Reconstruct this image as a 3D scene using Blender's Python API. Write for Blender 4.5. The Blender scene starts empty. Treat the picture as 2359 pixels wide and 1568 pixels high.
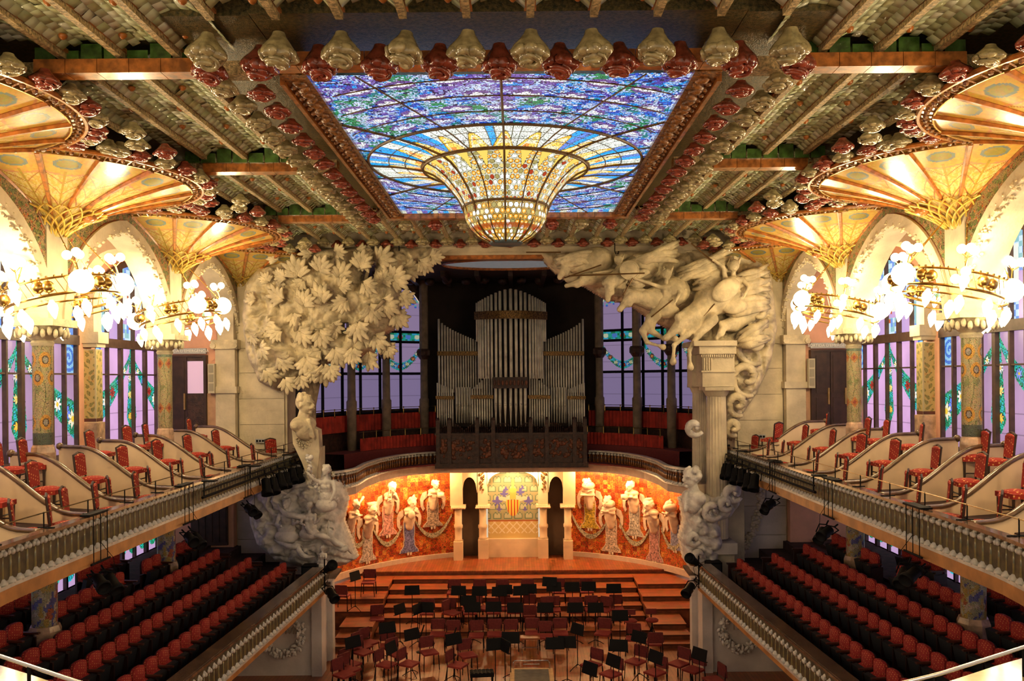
import bpy, bmesh, math, random
import numpy as np
from mathutils import Vector, Matrix, Euler
random.seed(7); np.random.seed(7)
SC = bpy.context.scene; COL = SC.collection
PI = math.pi
# ---------------------------------------------------------------- camera
F = 1950.0; CAM = np.array([0.17, 0.0, 8.1]); ROLL = math.radians(0.5)
cam = bpy.data.cameras.new('camera'); cam_ob = bpy.data.objects.new('camera', cam); COL.objects.link(cam_ob)
cam.sensor_width = 36.0; cam.lens = F/2359*36.0
cam.shift_x = -9.5/2359; cam.shift_y = 89/2359; cam.clip_start = 0.1; cam.clip_end = 200
RV = Vector((math.cos(ROLL), 0, -math.sin(ROLL))); UV = Vector((math.sin(ROLL), 0, math.cos(ROLL))); BV = Vector((0, -1, 0))
cam_ob.matrix_world = Matrix(((RV.x, UV.x, BV.x, CAM[0]), (RV.y, UV.y, BV.y, CAM[1]), (RV.z, UV.z, BV.z, CAM[2]), (0, 0, 0, 1)))
SC.camera = cam_ob
def W(px, py, d):                                   # point of the hall at depth d seen at this pixel of the photograph
    u = (px-1189)/F; v = (873-py)/F
    x = RV.x*u+UV.x*v; z = RV.z*u+UV.z*v
    return Vector((CAM[0]+x*d, d, CAM[2]+z*d))
# ---------------------------------------------------------------- world, light, exposure
wd = bpy.data.worlds.new('world'); SC.world = wd; wd.use_nodes = True
wd.node_tree.nodes['Background'].inputs[0].default_value = (1.0, 0.80, 0.56, 1)
wd.node_tree.nodes['Background'].inputs[1].default_value = 0.72
SC.view_settings.view_transform = 'Standard'; SC.view_settings.look = 'None'
SC.view_settings.gamma = 1.0; SC.view_settings.exposure = 0.0; SC.view_settings.use_curve_mapping = False
cy = SC.cycles; cy.max_bounces = 4; cy.diffuse_bounces = 2; cy.glossy_bounces = 2; cy.transmission_bounces = 1
cy.use_adaptive_sampling = True; cy.adaptive_threshold = 0.1; cy.adaptive_min_samples = 12
cy.sample_clamp_indirect = 4.0; cy.caustics_reflective = False; cy.caustics_refractive = False
try: cy.use_denoising = True
except Exception: pass
LW = dict(chand=122, muse=105, arch=150, stage=0)
def nrm(p):
    v = Vector((-p.x/49.0, -(p.y-27.0)/51.84, 0)); return v.normalized()
def lamp(name, loc, power, color, radius=0.15, parent=None, spot=None, rot=None):
    l = bpy.data.lights.new(name, 'SPOT' if spot else 'POINT'); l.energy = power; l.color = color; l.shadow_soft_size = radius
    if spot: l.spot_size = spot; l.spot_blend = 0.6
    o = bpy.data.objects.new(name, l); o.location = loc
    if rot: o.rotation_euler = rot
    COL.objects.link(o)
    if parent: o.parent = parent
    return o
# ---------------------------------------------------------------- object helpers
def tag(o, label=None, cat=None, group=None, kind=None):
    if label: o['label'] = label
    if cat: o['category'] = cat
    if group: o['group'] = group
    if kind: o['kind'] = kind
    return o
def thing(name, label, cat, loc=(0, 0, 0), rz=0.0, group=None):
    o = bpy.data.objects.new(name, None); o.empty_display_size = 0.1; o.location = loc; o.rotation_euler = (0, 0, rz); COL.objects.link(o)
    return tag(o, label, cat, group)
def link(name, me, parent=None, world=False, loc=None, rot=None):
    o = bpy.data.objects.new(name, me); COL.objects.link(o)
    if parent is not None:
        o.parent = parent
        if world:
            p = parent; M = Matrix.Identity(4)
            while p is not None:
                M = p.matrix_parent_inverse @ p.matrix_basis @ M if p.parent else p.matrix_basis @ M
                p = p.parent
            o.matrix_parent_inverse = M.inverted()
    if loc is not None: o.location = loc
    if rot is not None: o.rotation_euler = rot
    return o
def tomesh(cu):
    o = bpy.data.objects.new('tmp_text', cu); COL.objects.link(o); dg = bpy.context.evaluated_depsgraph_get(); me = bpy.data.meshes.new_from_object(o.evaluated_get(dg)); bpy.data.objects.remove(o); return me
def kids(o): return [c for c in KID.get(o.name, [])]
KID = {}
def copy_tree(o, parent=None):
    c = o.copy(); COL.objects.link(c)
    if parent is not None: c.parent = parent
    for ch in o.children: copy_tree(ch, c)
    return c
ORD = ['first', 'second', 'third', 'fourth', 'fifth', 'sixth', 'seventh', 'eighth', 'ninth', 'tenth', 'eleventh', 'twelfth', 'thirteenth', 'fourteenth', 'fifteenth', 'sixteenth', 'seventeenth', 'eighteenth', 'nineteenth', 'twentieth', 'twenty-first', 'twenty-second', 'twenty-third', 'twenty-fourth', 'twenty-fifth']
SIDE = {-1: 'left', 1: 'right'}
class MB:
    def __init__(s): s.v = []; s.f = []
    def add(s, vs, fs):
        n = len(s.v); s.v += [tuple(v) for v in vs]; s.f += [tuple(i+n for i in f) for f in fs]; return s
    def box(s, c, d, rz=0, M=None):
        x, y, z = d[0]/2, d[1]/2, d[2]/2; vs = [Vector((sx*x, sy*y, sz*z)) for sz in (-1, 1) for sy in (-1, 1) for sx in (-1, 1)]
        if M is not None: vs = [M @ v for v in vs]
        if rz: R = Matrix.Rotation(rz, 3, 'Z'); vs = [R @ v for v in vs]
        vs = [v+Vector(c) for v in vs]
        return s.add(vs, [(0, 2, 3, 1), (4, 5, 7, 6), (0, 1, 5, 4), (2, 6, 7, 3), (0, 4, 6, 2), (1, 3, 7, 5)])
    def bx(s, x0, x1, y0, y1, z0, z1): return s.box(((x0+x1)/2, (y0+y1)/2, (z0+z1)/2), (abs(x1-x0), abs(y1-y0), abs(z1-z0)))
    def cyl(s, a, b, r0, r1=None, n=8):
        r1 = r0 if r1 is None else r1; a = Vector(a); b = Vector(b); d = (b-a)
        if d.length < 1e-6: return s
        q = d.to_track_quat('Z', 'Y'); vs = []
        for p, r in ((a, r0), (b, r1)):
            for i in range(n): t = 2*PI*i/n; vs.append(p+q @ Vector((r*math.cos(t), r*math.sin(t), 0)))
        fs = [(i, (i+1) % n, n+(i+1) % n, n+i) for i in range(n)]+[tuple(range(n-1, -1, -1)), tuple(range(n, 2*n))]
        return s.add(vs, fs)
    def lathe(s, prof, c=(0, 0, 0), n=16, sx=1, sy=1):
        c = Vector(c); vs = []; m = len(prof)
        for r, z in prof:
            for i in range(n): t = 2*PI*i/n; vs.append(c+Vector((r*sx*math.cos(t), r*sy*math.sin(t), z)))
        fs = [(j*n+i, j*n+(i+1) % n, (j+1)*n+(i+1) % n, (j+1)*n+i) for j in range(m-1) for i in range(n)]
        fs += [tuple(range(n-1, -1, -1)), tuple((m-1)*n+i for i in range(n))]
        return s.add(vs, fs)
    def sph(s, c, r, n=12, m=8, M=None):
        r = (r, r, r) if not hasattr(r, '__len__') else r; c = Vector(c); vs = []; fs = []
        for j in range(1, m):
            a = PI*j/m
            for i in range(n):
                t = 2*PI*i/n; v = Vector((r[0]*math.sin(a)*math.cos(t), r[1]*math.sin(a)*math.sin(t), r[2]*math.cos(a)))
                vs.append(c+(M @ v if M is not None else v))
        for j in range(m-2):
            for i in range(n): fs.append((j*n+i, (j+1)*n+i, (j+1)*n+(i+1) % n, j*n+(i+1) % n))
        e = Vector((0, 0, r[2])); e = M @ e if M is not None else e
        vs += [c+e, c-e]; k = len(vs)-2
        for i in range(n): fs.append((k, i, (i+1) % n)); fs.append((k+1, (m-2)*n+(i+1) % n, (m-2)*n+i))
        return s.add(vs, fs)
    def tube(s, pts, r, n=8, flat=None, close=False):
        pts = [Vector(p) for p in pts]; m = len(pts); vs = []
        rr = r if hasattr(r, '__len__') else [r]*m
        for k, p in enumerate(pts):
            a = pts[(k-1) % m] if (k > 0 or close) else p; b = pts[(k+1) % m] if (k < m-1 or close) else p
            t = (b-a).normalized(); up = Vector((0, 0, 1)) if abs(t.z) < .95 else Vector((0, 1, 0))
            sd = t.cross(up).normalized(); u2 = sd.cross(t).normalized()
            for i in range(n):
                an = 2*PI*i/n; cs, sn = math.cos(an), math.sin(an)
                if flat: vs.append(p+sd*cs*flat[0]+u2*sn*flat[1])
                else: vs.append(p+(sd*cs+u2*sn)*rr[k])
        fs = [(j*n+i, j*n+(i+1) % n, (j+1)*n+(i+1) % n, (j+1)*n+i) for j in range(m-1) for i in range(n)]
        if close: fs += [((m-1)*n+i, (m-1)*n+(i+1) % n, (i+1) % n, i) for i in range(n)]
        else: fs += [tuple(range(n-1, -1, -1)), tuple((m-1)*n+i for i in range(n))]
        return s.add(vs, fs)
    def bars(s, pts, w, h, off=0):                    # rectangular section swept along a path (w sideways, h up; top at path z)
        pts = [Vector(p) for p in pts]; m = len(pts); vs = []
        for k, p in enumerate(pts):
            a = pts[max(k-1, 0)]; b = pts[min(k+1, m-1)]; t = (b-a); t.z = 0; t.normalize(); sd = Vector((t.y, -t.x, 0))
            for (x, z) in ((-w/2, -h), (w/2, -h), (w/2, 0), (-w/2, 0)): vs.append(p+sd*(x+off)+Vector((0, 0, z)))
        fs = [(j*4+i, j*4+(i+1) % 4, (j+1)*4+(i+1) % 4, (j+1)*4+i) for j in range(m-1) for i in range(4)]
        fs += [(3, 2, 1, 0), tuple((m-1)*4+i for i in range(4))]
        return s.add(vs, fs)
    def prism(s, pts, vec):                           # polygon pts (3-D, planar) extruded by vec
        n = len(pts); vec = Vector(vec); a = [Vector(p) for p in pts]
        return s.add(a+[p+vec for p in a], [tuple(range(n-1, -1, -1)), tuple(range(n, 2*n))]+[(i, (i+1) % n, n+(i+1) % n, n+i) for i in range(n)])
    def mesh(s, name, mat, smooth=False):
        me = bpy.data.meshes.new(name); me.from_pydata(s.v, [], s.f)
        if mat: me.materials.append(mat)
        if smooth: me.polygons.foreach_set('use_smooth', [True]*len(me.polygons))
        me.update(); return me
    def build(s, name, mat, parent=None, world=False, smooth=False, **k): return link(name, s.mesh(name, mat, smooth), parent, world, **k)
def recalc(me):
    b = bmesh.new(); b.from_mesh(me); bmesh.ops.recalc_face_normals(b, faces=b.faces); b.to_mesh(me); b.free()
# painted / shaped grids -----------------------------------------------------------
def grid(name, P, C, nu, nv, mat, parent=None, world=True, sel=None, smooth=False, wrap=False):
    """P(u,v)->(n,3) points, C(u,v)->(n,3) colours, on a nu x nv grid of faces; sel(u,v)->bool keeps faces"""
    U, V = np.meshgrid(np.linspace(0, 1, nu+1), np.linspace(0, 1, nv+1)); pts = P(U.ravel(), V.ravel())
    uc, vc = np.meshgrid((np.arange(nu)+.5)/nu, (np.arange(nv)+.5)/nv); uc = uc.ravel(); vc = vc.ravel()
    i, j = np.meshgrid(np.arange(nu), np.arange(nv)); i = i.ravel(); j = j.ravel(); b = j*(nu+1)+i
    q = np.stack([b, b+1, b+nu+2, b+nu+1], 1)
    if sel is not None: k = sel(uc, vc); q = q[k]; uc = uc[k]; vc = vc[k]
    if len(q) == 0: return None
    used, inv = np.unique(q, return_inverse=True); pts = pts[used]; q = inv.reshape(q.shape)
    return npmesh(name, pts, q, C(uc, vc) if C is not None else None, mat, parent, world, smooth)
def npmesh(name, pts, q, fc, mat, parent=None, world=True, smooth=False):
    me = bpy.data.meshes.new(name); nf = len(q); w = q.shape[1]
    me.vertices.add(len(pts)); me.vertices.foreach_set('co', np.asarray(pts, np.float32).ravel())
    me.loops.add(nf*w); me.loops.foreach_set('vertex_index', q.astype(np.int32).ravel())
    me.polygons.add(nf); me.polygons.foreach_set('loop_start', (np.arange(nf)*w).astype(np.int32))
    me.update(calc_edges=True)
    if smooth: me.polygons.foreach_set('use_smooth', [True]*nf)
    if fc is not None:
        at = me.color_attributes.new('paint', 'FLOAT_COLOR', 'CORNER')
        c4 = np.ones((nf, w, 4), np.float32); c4[:, :, :3] = np.clip(fc, 0, 1)[:, None, :]; at.data.foreach_set('color', c4.ravel())
    me.materials.append(mat); me.validate()
    return link(name, me, parent, world)
def hsh(a, b=0, c=0):
    x = np.sin(np.asarray(a)*127.1+np.asarray(b)*311.7+c*74.7)*43758.5453
    return x-np.floor(x)
def vnoise(x, y, c=0):
    xi, yi = np.floor(x), np.floor(y); fx, fy = x-xi, y-yi; fx = fx*fx*(3-2*fx); fy = fy*fy*(3-2*fy)
    return (hsh(xi, yi, c)*(1-fx)+hsh(xi+1, yi, c)*fx)*(1-fy)+(hsh(xi, yi+1, c)*(1-fx)+hsh(xi+1, yi+1, c)*fx)*fy
def fbm(x, y, c=0, o=4):
    r = 0; a = .5
    for k in range(o): r = r+a*vnoise(x*2**k, y*2**k, c+k); a /= 2
    return r
def srgb(r, g, b):
    return tuple(((x/255+.055)/1.055)**2.4 if x > 10 else x/255/12.92 for x in (r, g, b))
def A3(c, n): return np.tile(np.array(c, float), (n, 1))
# ---------------------------------------------------------------- materials
def mat(name, col, rough=.55, metal=0, var=.12, scale=6, bump=0, bscale=25, emit=0, spec=.5, col2=None, coat=0):
    m = bpy.data.materials.new(name); m.use_nodes = True; nt = m.node_tree; N = nt.nodes; L = nt.links; b = N['Principled BSDF']
    b.inputs['Roughness'].default_value = rough; b.inputs['Metallic'].default_value = metal; b.inputs['Specular IOR Level'].default_value = spec
    if coat: b.inputs['Coat Weight'].default_value = coat; b.inputs['Coat Roughness'].default_value = .08
    tc = N.new('ShaderNodeTexCoord')
    if var or col2:
        no = N.new('ShaderNodeTexNoise'); no.inputs['Scale'].default_value = scale; no.inputs['Detail'].default_value = 5; L.new(tc.outputs['Object'], no.inputs['Vector'])
        r = N.new('ShaderNodeValToRGB'); c2 = col2 or tuple(x*(1-var*2) for x in col); c1 = col if col2 else tuple(min(1, x*(1+var)) for x in col)
        r.color_ramp.elements[0].color = (*c2, 1); r.color_ramp.elements[1].color = (*c1, 1); r.color_ramp.elements[0].position = .35; r.color_ramp.elements[1].position = .65
        L.new(no.outputs['Fac'], r.inputs['Fac']); L.new(r.outputs['Color'], b.inputs['Base Color'])
    else: b.inputs['Base Color'].default_value = (*col, 1)
    if bump:
        n2 = N.new('ShaderNodeTexNoise'); n2.inputs['Scale'].default_value = bscale; n2.inputs['Detail'].default_value = 4; L.new(tc.outputs['Object'], n2.inputs['Vector'])
        bp = N.new('ShaderNodeBump'); bp.inputs['Strength'].default_value = bump; bp.inputs['Distance'].default_value = .03; L.new(n2.outputs['Fac'], bp.inputs['Height']); L.new(bp.outputs['Normal'], b.inputs['Normal'])
    if emit: b.inputs['Emission Color'].default_value = (*col, 1); b.inputs['Emission Strength'].default_value = emit
    return m
def paintmat(name, rough=.45, emit=0.0, cell=0, lead=.03, jit=.0, metal=0, bump=0, sample=True, dark=.02):
    """colour from the mesh's own paint; cell>0 breaks it into glass or mosaic pieces with dark joints"""
    m = bpy.data.materials.new(name); m.use_nodes = True; nt = m.node_tree; N = nt.nodes; L = nt.links; b = N['Principled BSDF']
    at = N.new('ShaderNodeAttribute'); at.attribute_name = 'paint'; out = at.outputs['Color']
    if cell:
        tc = N.new('ShaderNodeTexCoord'); v1 = N.new('ShaderNodeTexVoronoi'); v1.feature = 'DISTANCE_TO_EDGE'; v1.inputs['Scale'].default_value = cell; L.new(tc.outputs['Object'], v1.inputs['Vector'])
        v2 = N.new('ShaderNodeTexVoronoi'); v2.inputs['Scale'].default_value = cell; L.new(tc.outputs['Object'], v2.inputs['Vector'])
        if jit:
            mx = N.new('ShaderNodeMix'); mx.data_type = 'RGBA'; mx.blend_type = 'OVERLAY'; mx.inputs[0].default_value = jit; L.new(out, mx.inputs[6]); L.new(v2.outputs['Color'], mx.inputs[7]); out = mx.outputs[2]
        if lead:
            rp = N.new('ShaderNodeValToRGB'); rp.color_ramp.elements[0].position = lead*.6; rp.color_ramp.elements[1].position = lead*1.5
            rp.color_ramp.elements[0].color = (dark, dark, dark, 1); L.new(v1.outputs['Distance'], rp.inputs['Fac'])
            mu = N.new('ShaderNodeMix'); mu.data_type = 'RGBA'; mu.blend_type = 'MULTIPLY'; mu.inputs[0].default_value = 1; L.new(out, mu.inputs[6]); L.new(rp.outputs['Color'], mu.inputs[7]); out = mu.outputs[2]
        if bump:
            bp = N.new('ShaderNodeBump'); bp.inputs['Strength'].default_value = bump; bp.inputs['Distance'].default_value = .01
            L.new(v2.outputs['Color'], bp.inputs['Height']); L.new(bp.outputs['Normal'], b.inputs['Normal'])
    b.inputs['Roughness'].default_value = rough; b.inputs['Metallic'].default_value = metal
    if emit:
        b.inputs['Base Color'].default_value = (.03, .03, .03, 1); L.new(out, b.inputs['Emission Color']); b.inputs['Emission Strength'].default_value = emit
        if not sample: m.cycles.emission_sampling = 'NONE'
    else: L.new(out, b.inputs['Base Color'])
    return m
M = {}
M['stone'] = mat('warm_stone', (.70, .59, .41), .8, var=.12, scale=1.5, bump=.35, bscale=14)
M['relief'] = mat('carved_stone', (.74, .62, .40), .75, var=.16, scale=3, bump=.5, bscale=22)
M['white_stone'] = mat('pale_stone', (.68, .60, .54), .8, var=.08, scale=1.5, bump=.2, bscale=18)
M['lower_relief'] = mat('pale_carved_stone', (.80, .74, .66), .75, var=.14, scale=4, bump=.4, bscale=25)
M['peach'] = mat('peach_plaster', (.84, .44, .30), .85, var=.06, scale=2, bump=.1)
M['peach_dado'] = mat('brown_dado', (.55, .32, .20), .8, var=.06)
M['cream'] = mat('cream_panel', (.88, .66, .42), .7, var=.05, scale=2)
M['brown'] = mat('dark_brown_wood', (.045, .02, .012), .45, var=.2, scale=5)
M['railbrown'] = mat('polished_brown_rail', (.15, .085, .045), .22, var=.2, scale=4, coat=.5)
M['winframe'] = mat('window_frame_wood', (.085, .05, .04), .5, var=.15)
M['black'] = mat('black_metal', (.006, .006, .007), .6, var=0, spec=.12)
M['brass'] = mat('brass', (.65, .42, .12), .28, 1, var=.1)
M['dimbrass'] = mat('aged_brass', (.30, .20, .08), .35, 1, var=.2)
M['chrome'] = mat('steel', (.55, .55, .58), .25, 1, var=0)
M['globe'] = mat('opal_lit_globe', (1, .86, .50), .3, var=0, emit=9.0); M['globe'].cycles.emission_sampling = 'NONE'
M['orange'] = mat('glazed_orange_ceramic', (.50, .17, .035), .28, var=.25, scale=9, coat=.4)
M['goldrelief'] = mat('gilt_brown_relief', (.34, .14, .035), .25, var=.35, scale=14, bump=.7, bscale=30, coat=.5)
M['rib'] = mat('carved_tan_rib', (.66, .50, .25), .5, var=.3, scale=25, bump=.6, bscale=60)
M['dark_green'] = mat('dark_green_mosaic', (.17, .12, .04), .3, var=.5, scale=22, bump=.4, bscale=60, col2=(.03, .035, .012))
M['green_tile'] = mat('green_glazed_tile', (.07, .16, .03), .2, var=.3, scale=6, coat=.5)
M['rose_red'] = mat('red_glazed_rose', (.36, .075, .04), .18, var=.25, scale=10, coat=.8)
M['rose_cream'] = mat('cream_glazed_rose', (.46, .38, .19), .18, var=.2, scale=10, coat=.8)
M['vault'] = mat('vault_ceramic_bed', (.30, .28, .14), .5, var=.2)
M['pipe'] = mat('grey_organ_pipe', (.80, .76, .62), .4, .1, var=.12, scale=3)
M['darkcase'] = mat('dark_organ_case', (.05, .020, .012), .5, var=.3, scale=9, bump=.5, bscale=30)
M['gold'] = mat('dull_gilt_band', (.22, .12, .03), .4, .5, var=.4, scale=20, bump=.4)
M['case_leaf'] = mat('carved_case_leaf', (.16, .05, .02), .5, var=.3)
M['curtain'] = mat('red_curtain', (.42, .03, .016), .85, var=.2, scale=3)
M['maroon'] = mat('maroon_fabric', (.16, .02, .02), .85, var=.12, scale=20)
M['stagewood'] = None
M['glassgreen'] = mat('olive_glass_baluster', (.34, .25, .08), .2, var=.5, scale=8, coat=.6, col2=(.16, .17, .09))
M['amber'] = mat('amber_glass_baluster', (.36, .12, .02), .2, var=.4, scale=8, coat=.6)
M['white_cap'] = mat('white_ceramic', (.62, .58, .50), .35, var=.1)
M['fascia'] = mat('orange_wood_fascia', (.50, .22, .06), .5, var=.15, scale=3)
M['carpet'] = mat('dark_seating_floor', (.05, .022, .018), .9, var=.2)
M['seatdark'] = mat('dark_seat_wood', (.035, .011, .008), .4, var=.2)
M['seatunder'] = mat('dark_grey_seat_underside', (.012, .013, .016), .6, var=.1)
M['speaker'] = mat('beige_loudspeaker', (.55, .48, .34), .6, var=.05)
M['darkvoid'] = mat('dark_brown_wall', (.022, .012, .007), .8, var=.2, scale=2)
M['soffit'] = mat('pale_soffit', (.62, .46, .34), .8, var=.05)
M['signgrey'] = mat('grey_sign', (.42, .42, .42), .5, var=0)
M['signtext'] = mat('white_sign_lettering', (.9, .88, .8), .5, var=0)
M['podiumgrey'] = mat('grey_carpet', (.16, .14, .11), .9, var=.1)
M['podiumwood'] = mat('light_wood', (.55, .30, .10), .5, var=.1)
M['gold_lattice'] = mat('gold_lattice', (.70, .46, .08), .35, .2, var=.15)
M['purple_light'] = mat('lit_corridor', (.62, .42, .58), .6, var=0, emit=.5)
M['marble'] = mat('pink_marble', (.62, .40, .26), .35, var=.25, scale=5, coat=.3)
M['mosaic'] = paintmat('wall_mosaic', .35, cell=26, lead=.05, jit=.25, bump=.3)
M['red_mosaic'] = paintmat('broken_tile_mosaic', .3, cell=22, lead=.05, jit=.45, bump=.4)
M['fan'] = paintmat('gilt_fan_mosaic', .22, cell=22, lead=.0, jit=.12, bump=.6)
M['paint'] = paintmat('painted_surface', .4)
M['pillar'] = paintmat('pillar_mosaic', .3, cell=40, lead=.04, jit=.12, bump=.25)
M['skyglass'] = paintmat('skylight_glass', .3, emit=1.2, cell=21, lead=.06, jit=.06)
M['ringglass'] = paintmat('ray_glass', .3, emit=1.75, cell=21, lead=.05, jit=.05)
M['skyflower'] = paintmat('skylight_roundel_glass', .3, emit=1.2, cell=0)
M['winglass'] = paintmat('coloured_window_glass', .25, emit=1.05, sample=True)
M['winflower'] = paintmat('stained_window_glass', .2, emit=1.0, cell=11, lead=.035, jit=.30)
M['apseglass'] = paintmat('apse_window_glass', .25, emit=.5)
M['tileglaze'] = paintmat('glazed_vault_tile', .09)
def fabric(name, base, dot, sc, stripe=False):
    m = mat(name, base, .8, var=0); nt = m.node_tree; N = nt.nodes; L = nt.links; b = N['Principled BSDF']; tc = N.new('ShaderNodeTexCoord')
    v = N.new('ShaderNodeTexVoronoi'); v.inputs['Scale'].default_value = sc; v.inputs['Randomness'].default_value = 0
    mp = N.new('ShaderNodeMapping'); mp.inputs['Rotation'].default_value = (.3, .3, .78); L.new(tc.outputs['Object'], mp.inputs['Vector']); L.new(mp.outputs['Vector'], v.inputs['Vector'])
    r = N.new('ShaderNodeValToRGB'); r.color_ramp.elements[0].position = .22; r.color_ramp.elements[1].position = .30; r.color_ramp.elements[0].color = (*dot, 1); r.color_ramp.elements[1].color = (*base, 1)
    L.new(v.outputs['Distance'], r.inputs['Fac']); L.new(r.outputs['Color'], b.inputs['Base Color']); return m
M['redfabric'] = fabric('red_dotted_upholstery', (.38, .025, .013), (.85, .42, .14), 19)
M['seatred'] = fabric('red_theatre_upholstery', (.33, .016, .012), (.62, .20, .06), 24)
def woodplanks(name, c1, c2, along='x', pw=.09):
    m = bpy.data.materials.new(name); m.use_nodes = True; nt = m.node_tree; N = nt.nodes; L = nt.links; b = N['Principled BSDF']; b.inputs['Roughness'].default_value = .35
    tc = N.new('ShaderNodeTexCoord'); br = N.new('ShaderNodeTexBrick'); mp = N.new('ShaderNodeMapping'); L.new(tc.outputs['Object'], mp.inputs['Vector'])
    if along == 'y': mp.inputs['Rotation'].default_value = (0, 0, PI/2)
    L.new(mp.outputs['Vector'], br.inputs['Vector']); br.inputs['Color1'].default_value = (*c1, 1); br.inputs['Color2'].default_value = (*c2, 1); br.inputs['Mortar'].default_value = (c2[0]*.3, c2[1]*.3, c2[2]*.3, 1)
    br.inputs['Scale'].default_value = 1; br.inputs['Brick Width'].default_value = 1.1; br.inputs['Row Height'].default_value = pw; br.inputs['Mortar Size'].default_value = .004; br.inputs['Bias'].default_value = 0
    no = N.new('ShaderNodeTexNoise'); no.inputs['Scale'].default_value = 3; L.new(mp.outputs['Vector'], no.inputs['Vector'])
    mx = N.new('ShaderNodeMix'); mx.data_type = 'RGBA'; mx.blend_type = 'OVERLAY'; mx.inputs[0].default_value = .5; L.new(br.outputs['Color'], mx.inputs[6]); L.new(no.outputs['Color'], mx.inputs[7]); L.new(mx.outputs[2], b.inputs['Base Color'])
    return m
M['stagewood'] = woodplanks('stage_planks', (.36, .10, .03), (.25, .066, .02), 'y', .10)
M['steps'] = woodplanks('step_planks', (.42, .105, .03), (.30, .07, .02), 'x', .10)
M['steps_face'] = mat('step_riser_wood', (.22, .06, .022), .45, var=.2, scale=5)
PX = 8.75; PD = {'z': 10.4, 'a': 15.95, 'b': 21.5, 'c': 27.0}
ZC = 12.2
# ================================================================= floors and walls
floor = MB().bx(-11.2, 11.2, -4, 35, -.3, 0).build('floor', M['stagewood']); tag(floor, 'reddish wooden stage and stalls floor', kind='structure')
# back (proscenium) walls, frontal
for s in (-1, 1):
    n = SIDE[s]
    w = MB().bx(s*6.95, s*11.2, 26.3, 27.3, 2.2, 12.6)
    o = w.build('wall_proscenium_'+n, M['stone']); tag(o, 'pale stone wall beside the stage opening, %s side' % n, kind='structure')
    # peach door wall in the aisle, upper level, and dado below
    MB().bx(s*9.05, s*11.0, 26.1, 26.3, 6.2, 11.8).build('aisle_end_plaster', M['peach'], o, True)
    MB().bx(s*9.05, s*11.0, 26.0, 26.1, 6.2, 7.75).build('dado', M['peach_dado'], o, True)
    MB().bx(s*8.55, s*11.0, 26.0, 26.3, 2.2, 5.4).build('lower_end_plaster', M['peach'], o, True)
    # pilaster at the end of the arcade
    p = MB().bx(s*8.45, s*9.05, 25.95, 26.3, 6.0, 9.3).bx(s*8.5, s*9.0, 26.0, 26.3, 9.3, 10.2)
    p.bx(s*8.38, s*9.12, 25.88, 26.3, 7.75, 7.95)
    po = p.build('pilaster', M['stone'], o, True)
    cp = MB().bx(s*8.35, s*9.15, 25.85, 26.3, 9.1, 9.38)
    for k in range(2): cp.cyl((s*(8.42+.66*k), 25.8, 9.2), (s*(8.42+.66*k), 25.95, 9.2), .09, n=10)
    cp.build('pilaster_capital', M['relief'], o, True)
    # stone blocks: shallow raised panels on the wall, with joints between
    for k, (z0, z1) in enumerate(((6.0, 6.76), (6.77, 7.56), (7.57, 8.36), (8.37, 9.12), (9.13, 9.9))):
        MB().bx(s*7.02, s*8.42, 26.22, 26.3, z0, z1).build('stone_block', M['stone'], o, True)
    for k, (z0, z1) in enumerate(((2.3, 3.2), (3.22, 4.1), (4.12, 4.9))):
        MB().bx(s*6.98, s*8.5, 26.24, 26.3, z0, z1).build('stone_block', M['white_stone'], o, True)
    # window wall
    w = MB().bx(s*10.8, s*11.2, -4, 27.3, -.3, 3.1).bx(s*10.8, s*11.2, -4, 27.3, 5.35, 6.3)
    o = w.build('wall_'+n, M['peach']); tag(o, 'peach plastered window wall of the hall, %s side' % n, kind='structure')
    for d in (10.4, 15.95, 21.5, 26.9):
        MB().bx(s*10.72, s*11.2, d-.38, d+.38, 3.0, 5.4).bx(s*10.72, s*11.2, d-.4, d+.4, 6.2, 12).build('pier', M['peach'], o, True)
    # front wall under the lower balcony, with pier at the stage corner
    u = MB().bx(s*5.45, s*8.6, 23.3, 23.5, 0, 2.2); o = u.build('wall_under_balcony_'+n, M['white_stone']); tag(o, 'pale wall under the lower balcony, %s of the stage' % n, kind='structure')
    MB().bx(s*5.22, s*5.5, 23.2, 23.75, 0, 2.2).bx(s*5.36, s*5.6, 23.75, 24.5, 0, 2.3).bx(s*5.2, s*5.4, 24.5, 24.8, 0, 2.3).build('corner_pier', M['white_stone'], o, True)
    
    # aisle ceiling and transverse arches
    a = MB().bx(s*8.9, s*11.2, 4, 27.3, 11.75, 12.0); o = a.build('ceiling_aisle_'+n, M['peach']); tag(o, 'peach vault over the %s aisle' % n, kind='structure')
    for d in (10.4, 15.95, 21.5):
        pts = []
        for k in range(17):
            t = PI*k/16; pts.append((s*(9.85-.95*math.cos(t)), d, 9.7+1.75*math.sin(t)**.8))
        vs = []; m = MB()
        for i in range(16):
            (x0, _, z0), (x1, _, z1) = pts[i], pts[i+1]
            m.add([(x0, d-.28, z0), (x1, d-.28, z1), (x1, d-.28, 11.8), (x0, d-.28, 11.8), (x0, d+.28, z0), (x1, d+.28, z1), (x1, d+.28, 11.8), (x0, d+.28, 11.8)], [(0, 1, 2, 3), (4, 7, 6, 5), (0, 4, 5, 1)])
        m.build('transverse_arch', M['stone'], o, True)
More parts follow.
